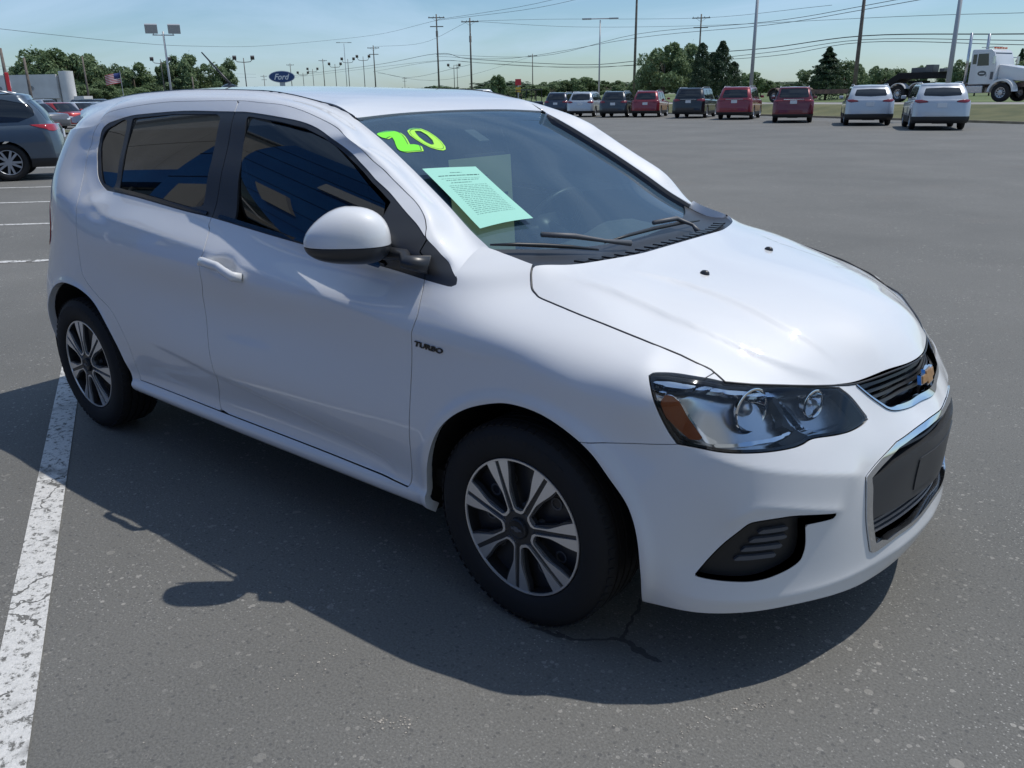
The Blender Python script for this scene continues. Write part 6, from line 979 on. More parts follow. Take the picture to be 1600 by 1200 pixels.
# slate blue SUV at the left edge
place(dict(SUV,lamp=[(.42,.96),(.84,.92),(1.10,.98),(1.30,1.05),(1.28,1.10),(.45,1.07)],lampm='red'),0,'slate','slate blue SUV cut off by the left picture edge, its red tail lamp showing',-17.65,4.85,.0,242,grp=None,fine=True,ref='axle')
# far cars at the left
sedgrp='cars on the lot across the drive at the left'
for sp,pk,lb,x,y,az in((SED,'grey','dark grey saloon parked nearest at the left, nose to the right',-47.9,18.6,12),(SED,'red','red saloon parked behind the dark grey one',-51.5,21.6,12),(SED,'pearl','white saloon parked behind the red one',-56.5,25.2,12),(dict(SUV,H=1.75,rails=0),'silver','silver minivan parked before the white showroom doors',-88,36.5,14),(dict(SUV,L=5.2),'charcoal','dark sport utility car parked behind the white saloon',-74,35,15),(SED,'silver','silver saloon parked close to the hatchback tail, behind the white saloon',-60,28.4,12),(SUV,'black','black SUV parked before the showroom windows',-96,40,100)):
    place(sp,0,pk,lb,x,y,0.04,az,grp=sedgrp,ref='front')
strip('grass_island',[[(-70,14,.10),(-43,13.6,.10),(-39.5,14.6,.10)],[(-70,17.0,.12),(-46,18.2,.12),(-42.4,17.6,.12)]],M_['grass'])
strip('island_kerb',[[(-70,13.5,.0),(-43,13.1,.0),(-38.9,14.3,.0),(-38.9,14.7,.0)],[(-70,13.5,.11),(-43,13.1,.11),(-38.9,14.3,.11),(-38.9,14.7,.11)],[(-70,14,.11),(-43,13.6,.11),(-39.5,14.6,.11),(-39.5,14.8,.11)]],M_['dirt'],smooth=False)
# open utility vehicle on the far lot, seen over the bonnet
jp=empty('utility_vehicle');tag(jp,'dark open utility vehicle standing by the road beyond the windscreen','utility vehicle')
MB().box((0,0,.75),(3.2,1.5,.55)).build('body',PT['navy'],jp,bevel=.08);MB().box((1.3,0,.98),(1.0,1.4,.2)).build('bonnet',PT['navy'],jp,bevel=.05)
fr_=MB()
for x in(.7,-.3,-1.4):
    for s in(-1,1): fr_.tube([(x,s*.68,1.0),(x-.1,s*.62,1.85)],.035,6)
fr_.build('roll_frame',M_['black'],jp);MB().box((-.4,0,1.88),(2.3,1.4,.06)).build('roof_panel',M_['black'],jp,bevel=.02)
for x in(-1.1,1.15):
    for s in(-1,1): wheel(jp,x,s*.72,.36,side=s)
jp.location=(-41.5,52.6,.0);jp.rotation_euler=(0,0,math.radians(150))
place(SED,0,'pearl','white car whose roof shows above the hatchback beside the tall poles',-52,58.5,.62,150,grp=None,ref='front')
# ---------- heavy truck and lowboy trailer ------------------------------------
M_['twhite']=mat('truck_white_paint',(.66,.67,.68),.3,coat=.6);M_['rust']=noisecol(mat('rusty_steel',(.12,.08,.06),.8),(.07,.05,.045),(.17,.11,.08),4);M_['steel']=mat('polished_steel',(.55,.56,.58),.25,metal=1);M_['orange']=mat('orange_marker',(.75,.12,.03),.3)
tk=empty('heavy_truck');tag(tk,'white long nosed heavy truck on the road with tall exhaust stacks','truck')
def bwheel(parent,x,y,R,side,w=.30):
    wr_=empty('wheel');wr_.parent=parent;wr_.location=(x,y,R)
    if side>0:wr_.rotation_euler=(0,0,math.pi)
    MB().lathe([(-w/2*.9,R*.58),(-w/2,R*.66),(-w/2,R*.9),(-w/2*.8,R),(w/2*.8,R),(w/2,R*.9),(w/2,R*.6)],32,'y').build('tyre',M_['rubber'],wr_,angle=.6)
    MB().lathe([(-w/2*.92,R*.58),(-w/2*.5,R*.54),(-w/2*.35,R*.3),(-w/2*.8,R*.26),(-w/2*.9,.001)],28,'y').build('rim',M_['alloy'],wr_,angle=.6)
    m=MB()
    for k in range(10):
        a=2*math.pi*k/10;m.lathe([(-w/2*.45,.05),(-w/2*.46,.001)],8,'y',(R*.42*math.cos(a),0,R*.42*math.sin(a)))
    m.build('rim_hole',M_['dark'],wr_)['kind']='stuff'
for s in(-1,1):
    bwheel(tk,0,s*1.02,.53,s,.32)
    for x in(-5.3,-6.6): bwheel(tk,x,s*.95,.52,s,.5)
MB().box((-3.0,.42,.95),(8.2,.1,.26)).box((-3.0,-.42,.95),(8.2,.1,.26)).build('chassis_rail',M_['rust'],tk)
hd_=[( -.55,1.25),(1.25,1.12),(1.32,1.25),(1.32,1.72),(1.15,1.82),(-.55,2.12)];MB().prism(hd_,-.72,.72,lambda a,b,h:(a,h,b)).build('bonnet',M_['twhite'],tk,bevel=.10,bseg=3,smooth=True)
MB().box((1.36,0,1.45),(.08,1.1,.85)).build('radiator_grille',M_['steel'],tk,bevel=.03);MB().box((1.50,0,.62),(.12,2.3,.38)).build('front_bumper',M_['steel'],tk,bevel=.04)
cb=[(-.55,1.0),(-.55,2.15),(-.78,2.82),(-.95,2.95),(-2.05,2.98),(-2.10,2.9),(-2.10,1.0)];cabo=MB().prism(cb,-1.02,1.02,lambda a,b,h:(a,h,b)).build('cab',M_['twhite'],tk,bevel=.06,bseg=3,smooth=True)
for s in(-1,1):
    MB().prism([(-.98,2.05),(-1.68,2.05),(-1.68,2.72),(-1.08,2.72)],s*1.018,s*1.03,lambda a,b,h:(a,h,b)).build('side_window',M_['vglass'],tk)
    MB().prism([(-1.75,2.15),(-1.98,2.15),(-1.98,2.7),(-1.75,2.7)],s*1.018,s*1.03,lambda a,b,h:(a,h,b)).build('quarter_window',M_['vglass'],tk)
    MB().prism([(-.93,1.05),(-1.72,1.05),(-1.72,2.78),(-1.70,2.80),(-1.0,2.80),(-.93,2.0)],s*1.012,s*1.024,lambda a,b,h:(a,h,b)).build('door',M_['twhite'],tk)
    # oval badge on the door
    ov=[(-1.32+.26*math.cos(a),1.62+.15*math.sin(a)) for a in np.linspace(0,2*math.pi,28,endpoint=False)];e_=MB().prism(ov,s*1.024,s*1.034,lambda a,b,h:(a,h,b)).build('door_badge',PT['navy'],tk)
    textobj('badge_letters','R&L' if False else 'BD',M_['twhite'],e_,lambda a,b,c,s=s:(-1.47+.30*(a if s<0 else 1-a),s*(1.035+.003*c),1.56+.12*b)) if False else None
    MB().box((-1.32,s*1.036,1.62),(.30,.004,.05)).build('badge_band',M_['twhite'],e_)
    MB().box((-1.05,s*1.03,1.5),(.02,.03,.12)).build('door_handle',M_['black'],tk);MB().box((-.72,s*1.02,1.48),(.16,.06,.42)).build('air_intake',M_['gunm'],tk)
    fp_=[(.78*math.cos(a),.55+.74*math.sin(a)) for a in np.linspace(.05,math.pi-.05,14)];fq=[(.66*math.cos(a),.55+.62*math.sin(a)) for a in np.linspace(math.pi-.05,.05,14)];MB().prism(fp_+fq,s*.70,s*1.20,lambda a,b,h:(a,h,b)).build('front_mudguard',M_['twhite'],tk,angle=.6)
    MB().tube([(-2.32,s*.98,.75),(-2.32,s*.98,3.92)],.085,12).build('exhaust_stack',M_['steel'],tk,smooth=True)
    MB().lathe([(-3.6,.001),(-3.6,.30),(-2.5,.30),(-2.5,.001)],24,'x',(0,s*.86,.80)).build('fuel_tank',M_['steel'],tk,angle=.6)
    MB().box((-1.6,s*.95,.72),(1.0,.35,.42)).build('step_box',M_['steel'],tk,bevel=.03)
    for x in(-5.3,-6.6):
        fp_=[(x+.64*math.cos(a),.52+.66*math.sin(a)) for a in np.linspace(.5,2.5,9)];fq=[(x+.60*math.cos(a),.52+.62*math.sin(a)) for a in np.linspace(2.5,.5,9)];MB().prism(fp_+fq,s*.66,s*1.24,lambda a,b,h:(a,h,b)).build('rear_mudguard',M_['twhite'],tk,angle=.6)
    MB().tube([(-.75,s*1.05,2.5),(-.55,s*1.30,2.5),(-.55,s*1.30,2.1)],.03,6).box((-.55,s*1.33,2.35),(.08,.20,.42)).build('door_mirror',M_['steel'],tk)
MB().prism([(-.60,2.10),(-.615,2.10),(-.80,2.76),(-.785,2.76)],-.90,.90,lambda a,b,h:(a+.03,h,b)).build('windscreen',M_['vglass'],tk)
for i in range(5): MB().box((-.98,-.6+.3*i,3.03),(.10,.12,.09)).build('roof_marker',M_['orange'],tk,bevel=.02)
MB().box((-1.5,0,3.10),(.9,.7,.04)).box((-1.2,.2,3.05),(.04,.04,.14)).box((-1.8,.2,3.05),(.04,.04,.14)).build('roof_rack',M_['steel'],tk)
MB().box((-5.9,0,1.22),(1.0,.9,.16)).build('fifth_wheel',M_['dark'],tk,bevel=.03)
ta=math.radians(-18);tk.location=(-8.5,57.0,.71);tk.rotation_euler=(0,0,ta)
tr=empty('lowboy_trailer');tag(tr,'rusty dark lowboy trailer coupled behind the white heavy truck','trailer')
MB().prism([(-4.3,1.42),(-4.3,1.80),(-7.0,1.80),(-8.3,1.0),(-8.3,.62),(-7.9,.62),(-6.9,1.42)],-.7,.7,lambda a,b,h:(a,h,b)).build('gooseneck',M_['dark'],tr,bevel=.04);MB().box((-5.0,-.2,2.02),(.5,.7,.45)).box((-6.0,.2,1.95),(1.0,.6,.3)).box((-4.2,0,1.9),(.3,1.0,.2)).build('winch_box',M_['gunm'],tr,bevel=.03)
pl=MB()
MB().box((-11.5,-1.05,.72),(6.6,.16,.28)).box((-11.5,1.05,.72),(6.6,.16,.28)).build('side_beam',M_['rust'],tr)
for i in range(16):
    o_=link('deck_plank',MB().box((0,0,0),(.34,2.1,.05)).mesh('deck_plank') if i==0 else pm_,M_['rust'],tr,(-8.6-.39*i,0,.85))
    if i==0: pm_=o_.data
for s in(-1,1):
    for x in(-15.4,-16.7):
        bwheel(tr,x,s*.95,.44,s,.45);fp_=[(x+.60*math.cos(a),.44+.60*math.sin(a)) for a in np.linspace(0,math.pi,12)];fq=[(x+.55*math.cos(a),.44+.55*math.sin(a)) for a in np.linspace(math.pi,0,12)];MB().prism(fp_+fq,s*.7,s*1.2,lambda a,b,h:(a,h,b)).build('mudguard',M_['rust'],tr,angle=.6)
MB().box((-15.9,0,.78),(2.9,1.3,.24)).build('rear_frame',M_['rust'],tr)
tr.location=tk.location;tr.rotation_euler=(0,0,ta)
# ---------- poles, wires -------------------------------------------------------
M_['pole']=noisecol(mat('weathered_pole_wood',(.16,.13,.11),.9),(.11,.09,.08),(.20,.17,.145),3);M_['galv']=mat('galvanised_steel',(.42,.43,.44),.5,metal=.3);M_['bronze']=mat('bronze_lamp_post',(.07,.06,.055),.5);M_['wire']=mat('black_cable',(.02,.02,.022),.6);M_['insul']=mat('porcelain',(.35,.33,.32),.3)
def pole(kind,x,y,bz,h,i):
    faz=math.atan2(y+2.45,x-1.29)
    if kind in 'ub':
        o=empty('utility_pole',(x,y,bz),faz);MB().tube([(0,0,-.3),(0,0,h*.5),(0,0,h)],[.17,.14,.10],10).build('pole_shaft',M_['pole'],o,smooth=True)
        if kind=='u':
            MB().box((0,0,h-.55),(.12,2.7,.14)).build('crossarm',M_['pole'],o)
            if i%2==0: MB().box((0,0,h-1.9),(.12,2.2,.14)).build('crossarm',M_['pole'],o);
            for yy in(-1.2,-.5,.5,1.2): MB().lathe([(0,.045),(.10,.05),(.16,.03)],8,'z',(0,yy,h-.48)).build('insulator',M_['insul'],o)
            MB().tube([(0,0,h-1.1),(0,.75,h-.6)],.02,5).tube([(0,0,h-1.1),(0,-.75,h-.6)],.02,5).build('arm_brace',M_['galv'],o)
            if i in(0,1,4): MB().lathe([(-.45,.001),(-.45,.2),(.45,.2),(.45,.001)],14,'z',(.3,.0,h-3.0)).build('transformer',M_['galv'],o)
        tag(o,None,'utility pole');return o
    o=empty('lamp_post',(x,y,bz),faz)
    mt=M_['galv'] if kind in 'lts' else M_['bronze'];r=.13 if kind in 'ls' else .09
    MB().tube([(0,0,0),(0,0,h*.97)],[r,r*.65],10).build('post',mt,o,smooth=True);MB().box((0,0,.1),(.45,.45,.5)).build('post_base',M_['road'],o)
    if kind=='l':
        MB().tube([(0,-1.0,h*.93),(0,1.0,h*.93)],.05,8).build('arm',mt,o)
        for s in(-1,1): MB().tube([(0,s*.9,h*.93),(0,s*.9,h*.97)],.05,6).box((-.1,s*1.05,h*1.0),(.35,1.15,.85),ry=-.35).build('flood_lamp',mt,o,bevel=.04)
    if kind in 't':
        MB().tube([(0,-1.3,h*.985),(0,1.3,h*.985)],.05,8).build('arm',mt,o)
        for s in(-1,1): MB().box((0,s*1.3,h*.985),(.4,.9,.13)).build('lamp_head',mt,o,bevel=.03)
    if kind=='s': MB().box((0,0,h),(.5,1.2,.2)).build('lamp_head',mt,o,bevel=.03)
    if kind=='f':
        MB().tube([(0,-1.2,h*.94),(0,-.9,h*.90),(0,0,h*.89),(0,.9,h*.90),(0,1.2,h*.94)],.05,6).build('arm',mt,o)
        for s in(-1,1): MB().box((0,s*1.25,h*.975),(.5,.55,.45),ry=-.4).build('flood_lamp',mt,o,bevel=.04)
    tag(o,None,'lamp post');return o
PLAB=['tallest wooden utility pole left of centre with crossarm, above the roof','second tall wooden utility pole just right of the tallest one','wooden utility pole with one crossarm beside the forked lamp post','farther wooden utility pole with crossarm right of the blue oval sign','tall brown pole rising out of the picture before the big leafy trees','tall brown pole rising out of the picture behind the silver twin SUVs','utility pole with double crossarm behind the big leafy trees','thin distant utility pole behind the open utility vehicle','tiny far utility pole between the lamp posts above the roof centre','small far utility pole directly behind the blue oval sign','smallest far utility pole left of the blue oval sign','bare leaning-looking wooden pole in front of the white showroom','bare wooden pole in front of the red and white sign',
 'lamp post with two large square flood lamps above the hatchback tail','slim grey lamp post with flat twin heads behind the SUV row','grey lamp post rising out of the picture right of the large red SUV','nearest grey lamp post, rising out of the picture before the heavy truck','grey lamp post with long flat T arm left of the utility pole','bronze lamp post with cup arms right of the roof antenna','bronze lamp post with curved fork arms near the utility pole left of centre','bronze lamp post just right of the blue oval sign','second bronze lamp post right of the blue oval sign','bronze lamp post with angled heads left of the T armed post','bronze lamp post directly right of the T armed post','small bronze lamp post behind the twin flood lamp post','small bronze lamp post right of the tallest utility pole','tiny pole between the two tallest utility poles','bare dark pole among the trees behind the flag','thin bare pole before the round tree beside the antenna']
for i,(k,x,y,bz,h) in enumerate(POLES): o=pole(k,x,y,bz,h,i);o['label']=PLAB[i]
WL=['power cable sweeping from the upper left sky down to the tallest pole','upper cable rising right from the tallest pole','second upper cable rising right from the tallest pole','power cable crossing behind the brown poles towards upper right','lower twin of the cable crossing towards upper right','thick communication cable passing above the trees and truck','middle communication cable passing above the trees and truck','lowest communication cable passing above the trees and truck','low cable running left behind the oval sign','lower twin cable running left behind the oval sign','short sagging cable between two wooden poles left of centre','cable from the second tall pole to the double crossarm pole','lower cable from the second tall pole past the double crossarm pole','cable from the single crossarm pole to the second tall pole','low sagging cable towards the thin distant pole']
for w,lb in zip(WIRES,WL):
    q=cr(np.array(w),6);o=MB().tube(q,.022 if 'thick' not in lb else .035,5,cap=False).build('overhead_cable',M_['wire'],smooth=True);tag(o,lb,'cable')
# ---------- trees --------------------------------------------------------------
M_['bark']=noisecol(mat('bark',(.10,.08,.06),.95),(.07,.055,.045),(.15,.12,.095),6)
def leafmat(name,c1,c2,c3):
    m=bpy.data.materials.new(name);m.use_nodes=True;n,l,b=nodes(m);b.inputs['Roughness'].default_value=.6;b.inputs['Specular IOR Level'].default_value=.3
    t=n.new('ShaderNodeTexCoord');z=n.new('ShaderNodeTexNoise');z.inputs['Scale'].default_value=9;z.inputs['Detail'].default_value=3;l.new(t.outputs['Object'],z.inputs['Vector'])
    r=n.new('ShaderNodeValToRGB');r.color_ramp.elements[0].position=.35;r.color_ramp.elements[1].position=.65;r.color_ramp.elements[0].color=(*c1,1);r.color_ramp.elements[1].color=(*c2,1);l.new(z.outputs['Fac'],r.inputs['Fac'])
    oi=n.new('ShaderNodeObjectInfo');mx_=n.new('ShaderNodeMix');mx_.data_type='RGBA';mx_.inputs[7].default_value=(*c3,1);l.new(oi.outputs['Random'],mx_.inputs[0]);l.new(r.outputs['Color'],mx_.inputs[6]);mm=n.new('ShaderNodeMath');mm.operation='MULTIPLY';mm.inputs[1].default_value=.6;l.new(oi.outputs['Random'],mm.inputs[0]);l.new(mm.outputs[0],mx_.inputs[0])
    tr_=n.new('ShaderNodeBsdfTranslucent');l.new(mx_.outputs[2],tr_.inputs[0]);l.new(mx_.outputs[2],b.inputs['Base Color']);ms=n.new('ShaderNodeMixShader');ms.inputs[0].default_value=.3;o=[q for q in n if q.type=='OUTPUT_MATERIAL'][0];l.new(b.outputs[0],ms.inputs[1]);l.new(tr_.outputs[0],ms.inputs[2]);l.new(ms.outputs[0],o.inputs[0]);return m
M_['leaf']=leafmat('broad_leaf',(.12,.185,.085),(.21,.28,.13),(.18,.24,.13));M_['needle']=leafmat('conifer_needle',(.035,.065,.035),(.075,.115,.055),(.06,.095,.055));M_['hazeleaf']=leafmat('distant_leaf',(.085,.13,.075),(.13,.18,.10),(.12,.16,.11))
def crown(kind,seed,N=5200,leaf=.022):
    g=np.random.default_rng(seed)
    if kind<4:
        L_=34;cz=g.uniform(.30,.90,L_);rad=.46*np.sqrt(np.clip(1-((cz-.52)/.50)**2,0,1));a=g.uniform(0,6.28,L_);rr=rad*np.sqrt(g.uniform(.1,1,L_))*.92;C=np.c_[rr*np.cos(a)*.98,rr*np.sin(a)*.98,cz];R_=g.uniform(.07,.15,L_)*(1.1-.5*(cz-.3))
        if kind==3: C[:,:2]*=.75;R_*=.8
        k=g.integers(0,L_,N);v=g.normal(size=(N,3));v/=np.linalg.norm(v,axis=1,keepdims=True);P_=C[k]+v*(R_[k]*g.uniform(.55,1.12,N)**.6)[:,None]
        P_[:,2]=np.clip(P_[:,2],.10,1.02)
        m_=g.random(N)<.12;P_[m_]+=g.normal(0,.028,(m_.sum(),3))
    elif kind==4:
        t=g.random(N)**.75;r=.46*(1-t)**.85+.012;a=g.uniform(0,6.28,N);lay=.75+.25*np.sin(t*60)+.22*np.sin(a*5+t*23);rr=r*lay*g.uniform(.55,1.05,N);P_=np.c_[rr*np.cos(a),rr*np.sin(a),.04+t*.96-rr*.12]
    elif kind==5:
        t=g.random(N)**.85;r=.42*np.sqrt(np.clip(1-t**1.8,0,1))*(.75+.35*(1-t))+.02;a=g.uniform(0,6.28,N);lay=.8+.2*np.sin(t*38+2*a)+.18*np.sin(a*4+t*13);rr=r*lay*g.uniform(.6,1.06,N);P_=np.c_[rr*np.cos(a),rr*np.sin(a),.02+t*.98]
    out=P_-[0,0,.5];nrm=out/np.maximum(np.linalg.norm(out,axis=1,keepdims=True),1e-6)*.7+g.normal(size=(N,3))*.6+[0,0,.25];nrm/=np.linalg.norm(nrm,axis=1,keepdims=True)
    tv=np.cross(nrm,g.normal(size=(N,3)));tv/=np.linalg.norm(tv,axis=1,keepdims=True);bv_=np.cross(nrm,tv);s=leaf*g.uniform(.6,1.5,N)[:,None]
    V=np.stack([P_-tv*s,P_-bv_*s*.55+nrm*s*.1,P_+tv*s,P_+bv_*s*.55+nrm*s*.1],1).reshape(-1,3);T=np.arange(4*N).reshape(-1,4);return mesh_np('crown',V,T,None,False)
CRN={};TRK={}
for k in range(6):
    N_=8500 if k<4 else 7500
    CRN[k]=crown(k,20+k,N_,.023 if k<4 else .019);CRN[k].materials.append(M_['leaf'] if k<4 else M_['needle'])
    m=MB().tube([(0,0,-.02),(.004,.003,.25),(0,0,.62)],[.022,.016,.006],8);g=random.Random(k)
    if k<4:
        for j in range(9):
            a=g.uniform(0,6.28);z=g.uniform(.16,.42);L_=g.uniform(.15,.34);m.tube([(0,0,z),(math.cos(a)*L_*.5,math.sin(a)*L_*.5,z+.12),(math.cos(a)*L_,math.sin(a)*L_,z+.30)],[.010,.007,.003],5)
    TRK[k]=m.mesh('trunk',smooth=True);TRK[k].materials.append(M_['bark'])
m=MB().tube([(0,0,0),(0,0,.5),(.02,0,.8)],[.02,.014,.006],6);g=random.Random(5)
for j in range(46):
    a=g.uniform(0,6.28);z=g.uniform(.25,.75);L_=g.uniform(.15,.38);m.tube([(0,0,z),(math.cos(a)*L_*.6,math.sin(a)*L_*.6,z+.12),(math.cos(a+.3)*L_,math.sin(a+.3)*L_,z+.27)],[.006,.004,.0015],4)
TRK[6]=m.mesh('trunk');TRK[6].materials.append(M_['bark'])
def tree(x,y,z,h,w,k,label,grp,far=False):
    o=empty('pine_tree' if k in(4,5) else 'leafy_tree',(x,y,z),random.uniform(0,6.28));o.scale=(w,w,h);link('trunk',TRK[k],None,o)
    if k!=6: link('crown',CRN[k],None,o)
    tag(o,label,'tree',grp);return o
TL={0:'broad leafy tree',1:'rounded leafy tree',2:'spreading leafy tree',3:'narrow leafy tree',4:'dark pointed conifer',5:'dark columnar evergreen',6:'bare leafless tree'}
def tside(px): 
    return 'at the left behind the white showroom' if px<165 else 'behind the flag left of the flood lamp post' if px<310 else 'beside the hatchback antenna'
ORD=['first','second','third','fourth','fifth','sixth','seventh','eighth','ninth','tenth','eleventh','twelfth','thirteenth','fourteenth','fifteenth','sixteenth','seventeenth','eighteenth','nineteenth','twentieth']
def azk(q): return -math.atan2(q[1]+2.45,q[0]-1.29)
GR=[(range(0,17),'of the tall trees on the left skyline','tall trees at the left skyline'),(range(17,33),'of the green belt across the road','trees of the belt across the road'),(range(33,40),'of the big clump behind the black SUV','big tree clump behind the SUV row'),(range(40,44),'of the four between clump and conifer','trees between the clump and the conifer'),(range(44,48),'round the conifer behind the maroon SUV','trees round the conifer'),(range(48,len(TREES)),'of the tree line behind truck and trailer','tree line behind the truck')]
for rg_,txt,gp in GR:
    srt=sorted([i for i in rg_ if i<len(TREES)],key=lambda i:azk(TREES[i]))
    for n_,i in enumerate(srt):
        x,y,z,h,w,k=TREES[i];lb='%s, %s from left %s'%(TL[k],ORD[n_],txt)
        if i==44: lb='single dark pointed conifer towering behind the maroon SUV'
        tree(x,y,z,h*1.03,w*1.28,k,lb,gp)
LOW=[crown(k,60+k,700,.05) for k in range(4)];Vs=[];Ts=[];nn_=0
for x,y,z,h,w,k in FARTREES:
    me=LOW[k];n_=len(me.vertices);co=np.empty(n_*3,np.float32);me.vertices.foreach_get('co',co);co=co.reshape(-1,3);a=random.uniform(0,6.28);c_,s_=math.cos(a),math.sin(a);w*=1.3
    Vs.append(np.c_[x+w*(co[:,0]*c_-co[:,1]*s_),y+w*(co[:,0]*s_+co[:,1]*c_),z+h*co[:,2]]);Ts.append(np.arange(n_).reshape(-1,4)+nn_);nn_+=n_
ft=link('distant_wood',mesh_np('distant_wood',np.vstack(Vs),np.vstack(Ts),None,False),M_['hazeleaf']);ft['kind']='stuff'
# ---------- left background buildings and signs ---------------------------------
M_['wallw']=noisecol(mat('showroom_white_panel',(.62,.61,.58),.7),(.56,.55,.53),(.68,.67,.65),.4);M_['sglass']=mat('shopfront_glass',(.03,.05,.06),.06,spec=.8);M_['blue']=noisecol(mat('blue_fascia_panel',(.015,.13,.42),.4),(.012,.11,.38),(.02,.15,.46),.6);M_['signred']=mat('red_sign_face',(.65,.04,.05),.4);M_['signw']=mat('white_sign_face',(.75,.75,.76),.5);M_['signblue']=mat('navy_sign_face',(.02,.06,.18),.35)
bd=empty('showroom_building',(-126.7,54.4,-.05));tag(bd,'white flat roofed car showroom with a round corner tower at the far left','building')
u1=Vector((-140.28+126.34,47.13-55.1,0)).normalized();u2=Vector((-.45,.9,0)).normalized();bd.rotation_euler=(0,0,math.atan2(u1.y,u1.x))
# local x along the front to the left, local y: -y faces us? front outward is +y side
H_=5.15
def bx(name,x0,x1,y0,y1,z0,z1,mt,par=bd): return MB().box(((x0+x1)/2,(y0+y1)/2,(z0+z1)/2),(abs(x1-x0),abs(y1-y0),z1-z0)).build(name,mt,par)
sg1=1
bx('wall',0,26,-3.5,-.3,0,H_,M_['wallw']);bx('wall_panel',0,26,-.3,0,2.1,H_+.15,M_['wallw'])
for i in range(9): bx('window',.7+2.0*i,2.5+2.0*i,-.28,-.12,.15,2.0,M_['sglass']);bx('mullion',2.52+2.0*i,2.68+2.0*i,-.3,-.05,0,2.1,M_['wallw'])
for xx in(4,9): MB().lathe([(0,.001),(0,.28),(.1,.28)],16,'y',(xx,0,3.5)).build('wall_lamp',M_['galv'],bd)
MB().lathe([(-.1,.001),(-.1,.01)],4,'z').mesh('x') if False else None
MB().lathe([(0,.95),(5.7,.95),(5.75,.001)],28,'z',(-1.0,-.9,0)).build('corner_tower',M_['wallw'],bd,angle=.6);bx('tower_canopy',-3.4,-1.0,-2.6,-.6,1.9,2.35,M_['wallw']);bx('side_window',-.02,0,-3.2,-1.6,3.6,4.6,M_['sglass'])
rs=empty('roadside_sign',(-56.4,20.3,0),math.radians(68));tag(rs,'red and white dealer sign panel at the far left edge','sign')
MB().box((0,0,2.35),(.2,2.0,1.7)).build('sign_face',M_['signred'],rs,bevel=.03)
for zz_,hh_ in((2.55,.42),(1.72,.36)): MB().box((.11,0,zz_),(.02,1.5,hh_)).build('sign_band',M_['signw'],rs)
MB().box((0,-.8,.8),(.15,.15,1.6)).box((0,.8,.8),(.15,.15,1.6)).build('sign_leg',M_['galv'],rs)
os_=empty('oval_sign',(-111.05,81.1,0));d_=Vector((1.287+111.05,-2.449-81.1,0)).normalized();os_.rotation_euler=(0,0,math.atan2(d_.y,d_.x));tag(os_,'blue oval dealer sign with white script on a short post above the roof line','sign')
def oval(a,b,x0,x1,mt,nm,par): return MB().prism([(a*math.cos(t_),4.72+b*math.sin(t_)) for t_ in np.linspace(0,2*math.pi,40,endpoint=False)],x0,x1,lambda p,q_,h:(h,p,q_)).build(nm,mt,par)
oval(1.95,.86,-.15,.15,M_['signw'],'sign_rim',os_);fc=oval(1.85,.77,.15,.18,M_['signblue'],'sign_face',os_);oval(1.85,.77,-.18,-.15,M_['signblue'],'sign_face',os_)
textobj('sign_letters','Ford',M_['signw'],fc,lambda a,b,c:(.182+.01*c,-1.15+2.3*a,4.30+.85*b),bold=.02,shear=.35);MB().box((0,0,2.0),(.3,.8,4.0)).build('sign_post',M_['galv'],os_)
fl=empty('flag_pole',(-131.9,66.5,0));tag(fl,'striped flag flying on a pole before the left trees','flag');MB().tube([(0,0,0),(0,0,6.0)],.05,6).build('pole_shaft',M_['galv'],fl)
M_['fwhite']=mat('flag_white_cloth',(.7,.68,.68),.8);M_['fred']=mat('flag_red_cloth',(.5,.06,.08),.8);M_['fblue']=mat('flag_blue_cloth',(.04,.06,.2),.8)
def clothstrip(z0,z1,x0,x1,mt,nm):
    m=MB();k=10
    for i in range(k+1):
        f=x0+(x1-x0)*i/k;yy=.12*math.sin(f*3.2);dz=-.18*f
        m.v+=[(-.45*f,-.85*f+yy,z0+dz),(-.45*f,-.85*f+yy,z1+dz),(-.45*f+.02,-.85*f+yy+.02,z1+dz),(-.45*f+.02,-.85*f+yy+.02,z0+dz)]
    m.f=[(i*4+j,i*4+(j+1)%4,(i+1)*4+(j+1)%4,(i+1)*4+j) for i in range(k) for j in range(4)];m.n=len(m.v);return m.build(nm,mt,fl,smooth=True)
for i in range(13): clothstrip(4.25+i*.115,4.25+(i+1)*.115,0 if i<6 else 1.0,2.4,M_['fred'] if i%2==0 else M_['fwhite'],'flag_stripe')
clothstrip(4.94,5.745,0,1.0,M_['fblue'],'flag_canton')
ls=empty('low_sign',(-132.1,67.6,0),math.radians(-25));tag(ls,'low white board below the flag before the trees','sign');MB().box((0,0,1.9),(.2,2.4,.8)).build('sign_face',M_['signw'],ls);MB().box((0,-.9,.75),(.12,.12,1.5)).box((0,.9,.75),(.12,.12,1.5)).build('sign_leg',M_['galv'],ls)
ts=empty('street_sign',(-45.3,56.3,.4),math.radians(-50));tag(ts,'small red and yellow roadside sign behind the open utility vehicle','sign');MB().tube([(0,0,0),(0,0,2.4)],.05,6).build('sign_post',M_['galv'],ts);MB().box((.06,0,2.15),(.05,.5,.5)).build('sign_face',M_['signred'],ts);MB().box((.06,0,1.55),(.05,.45,.4)).build('sign_face',mat('yellow_sign_face',(.7,.45,.05),.5),ts)
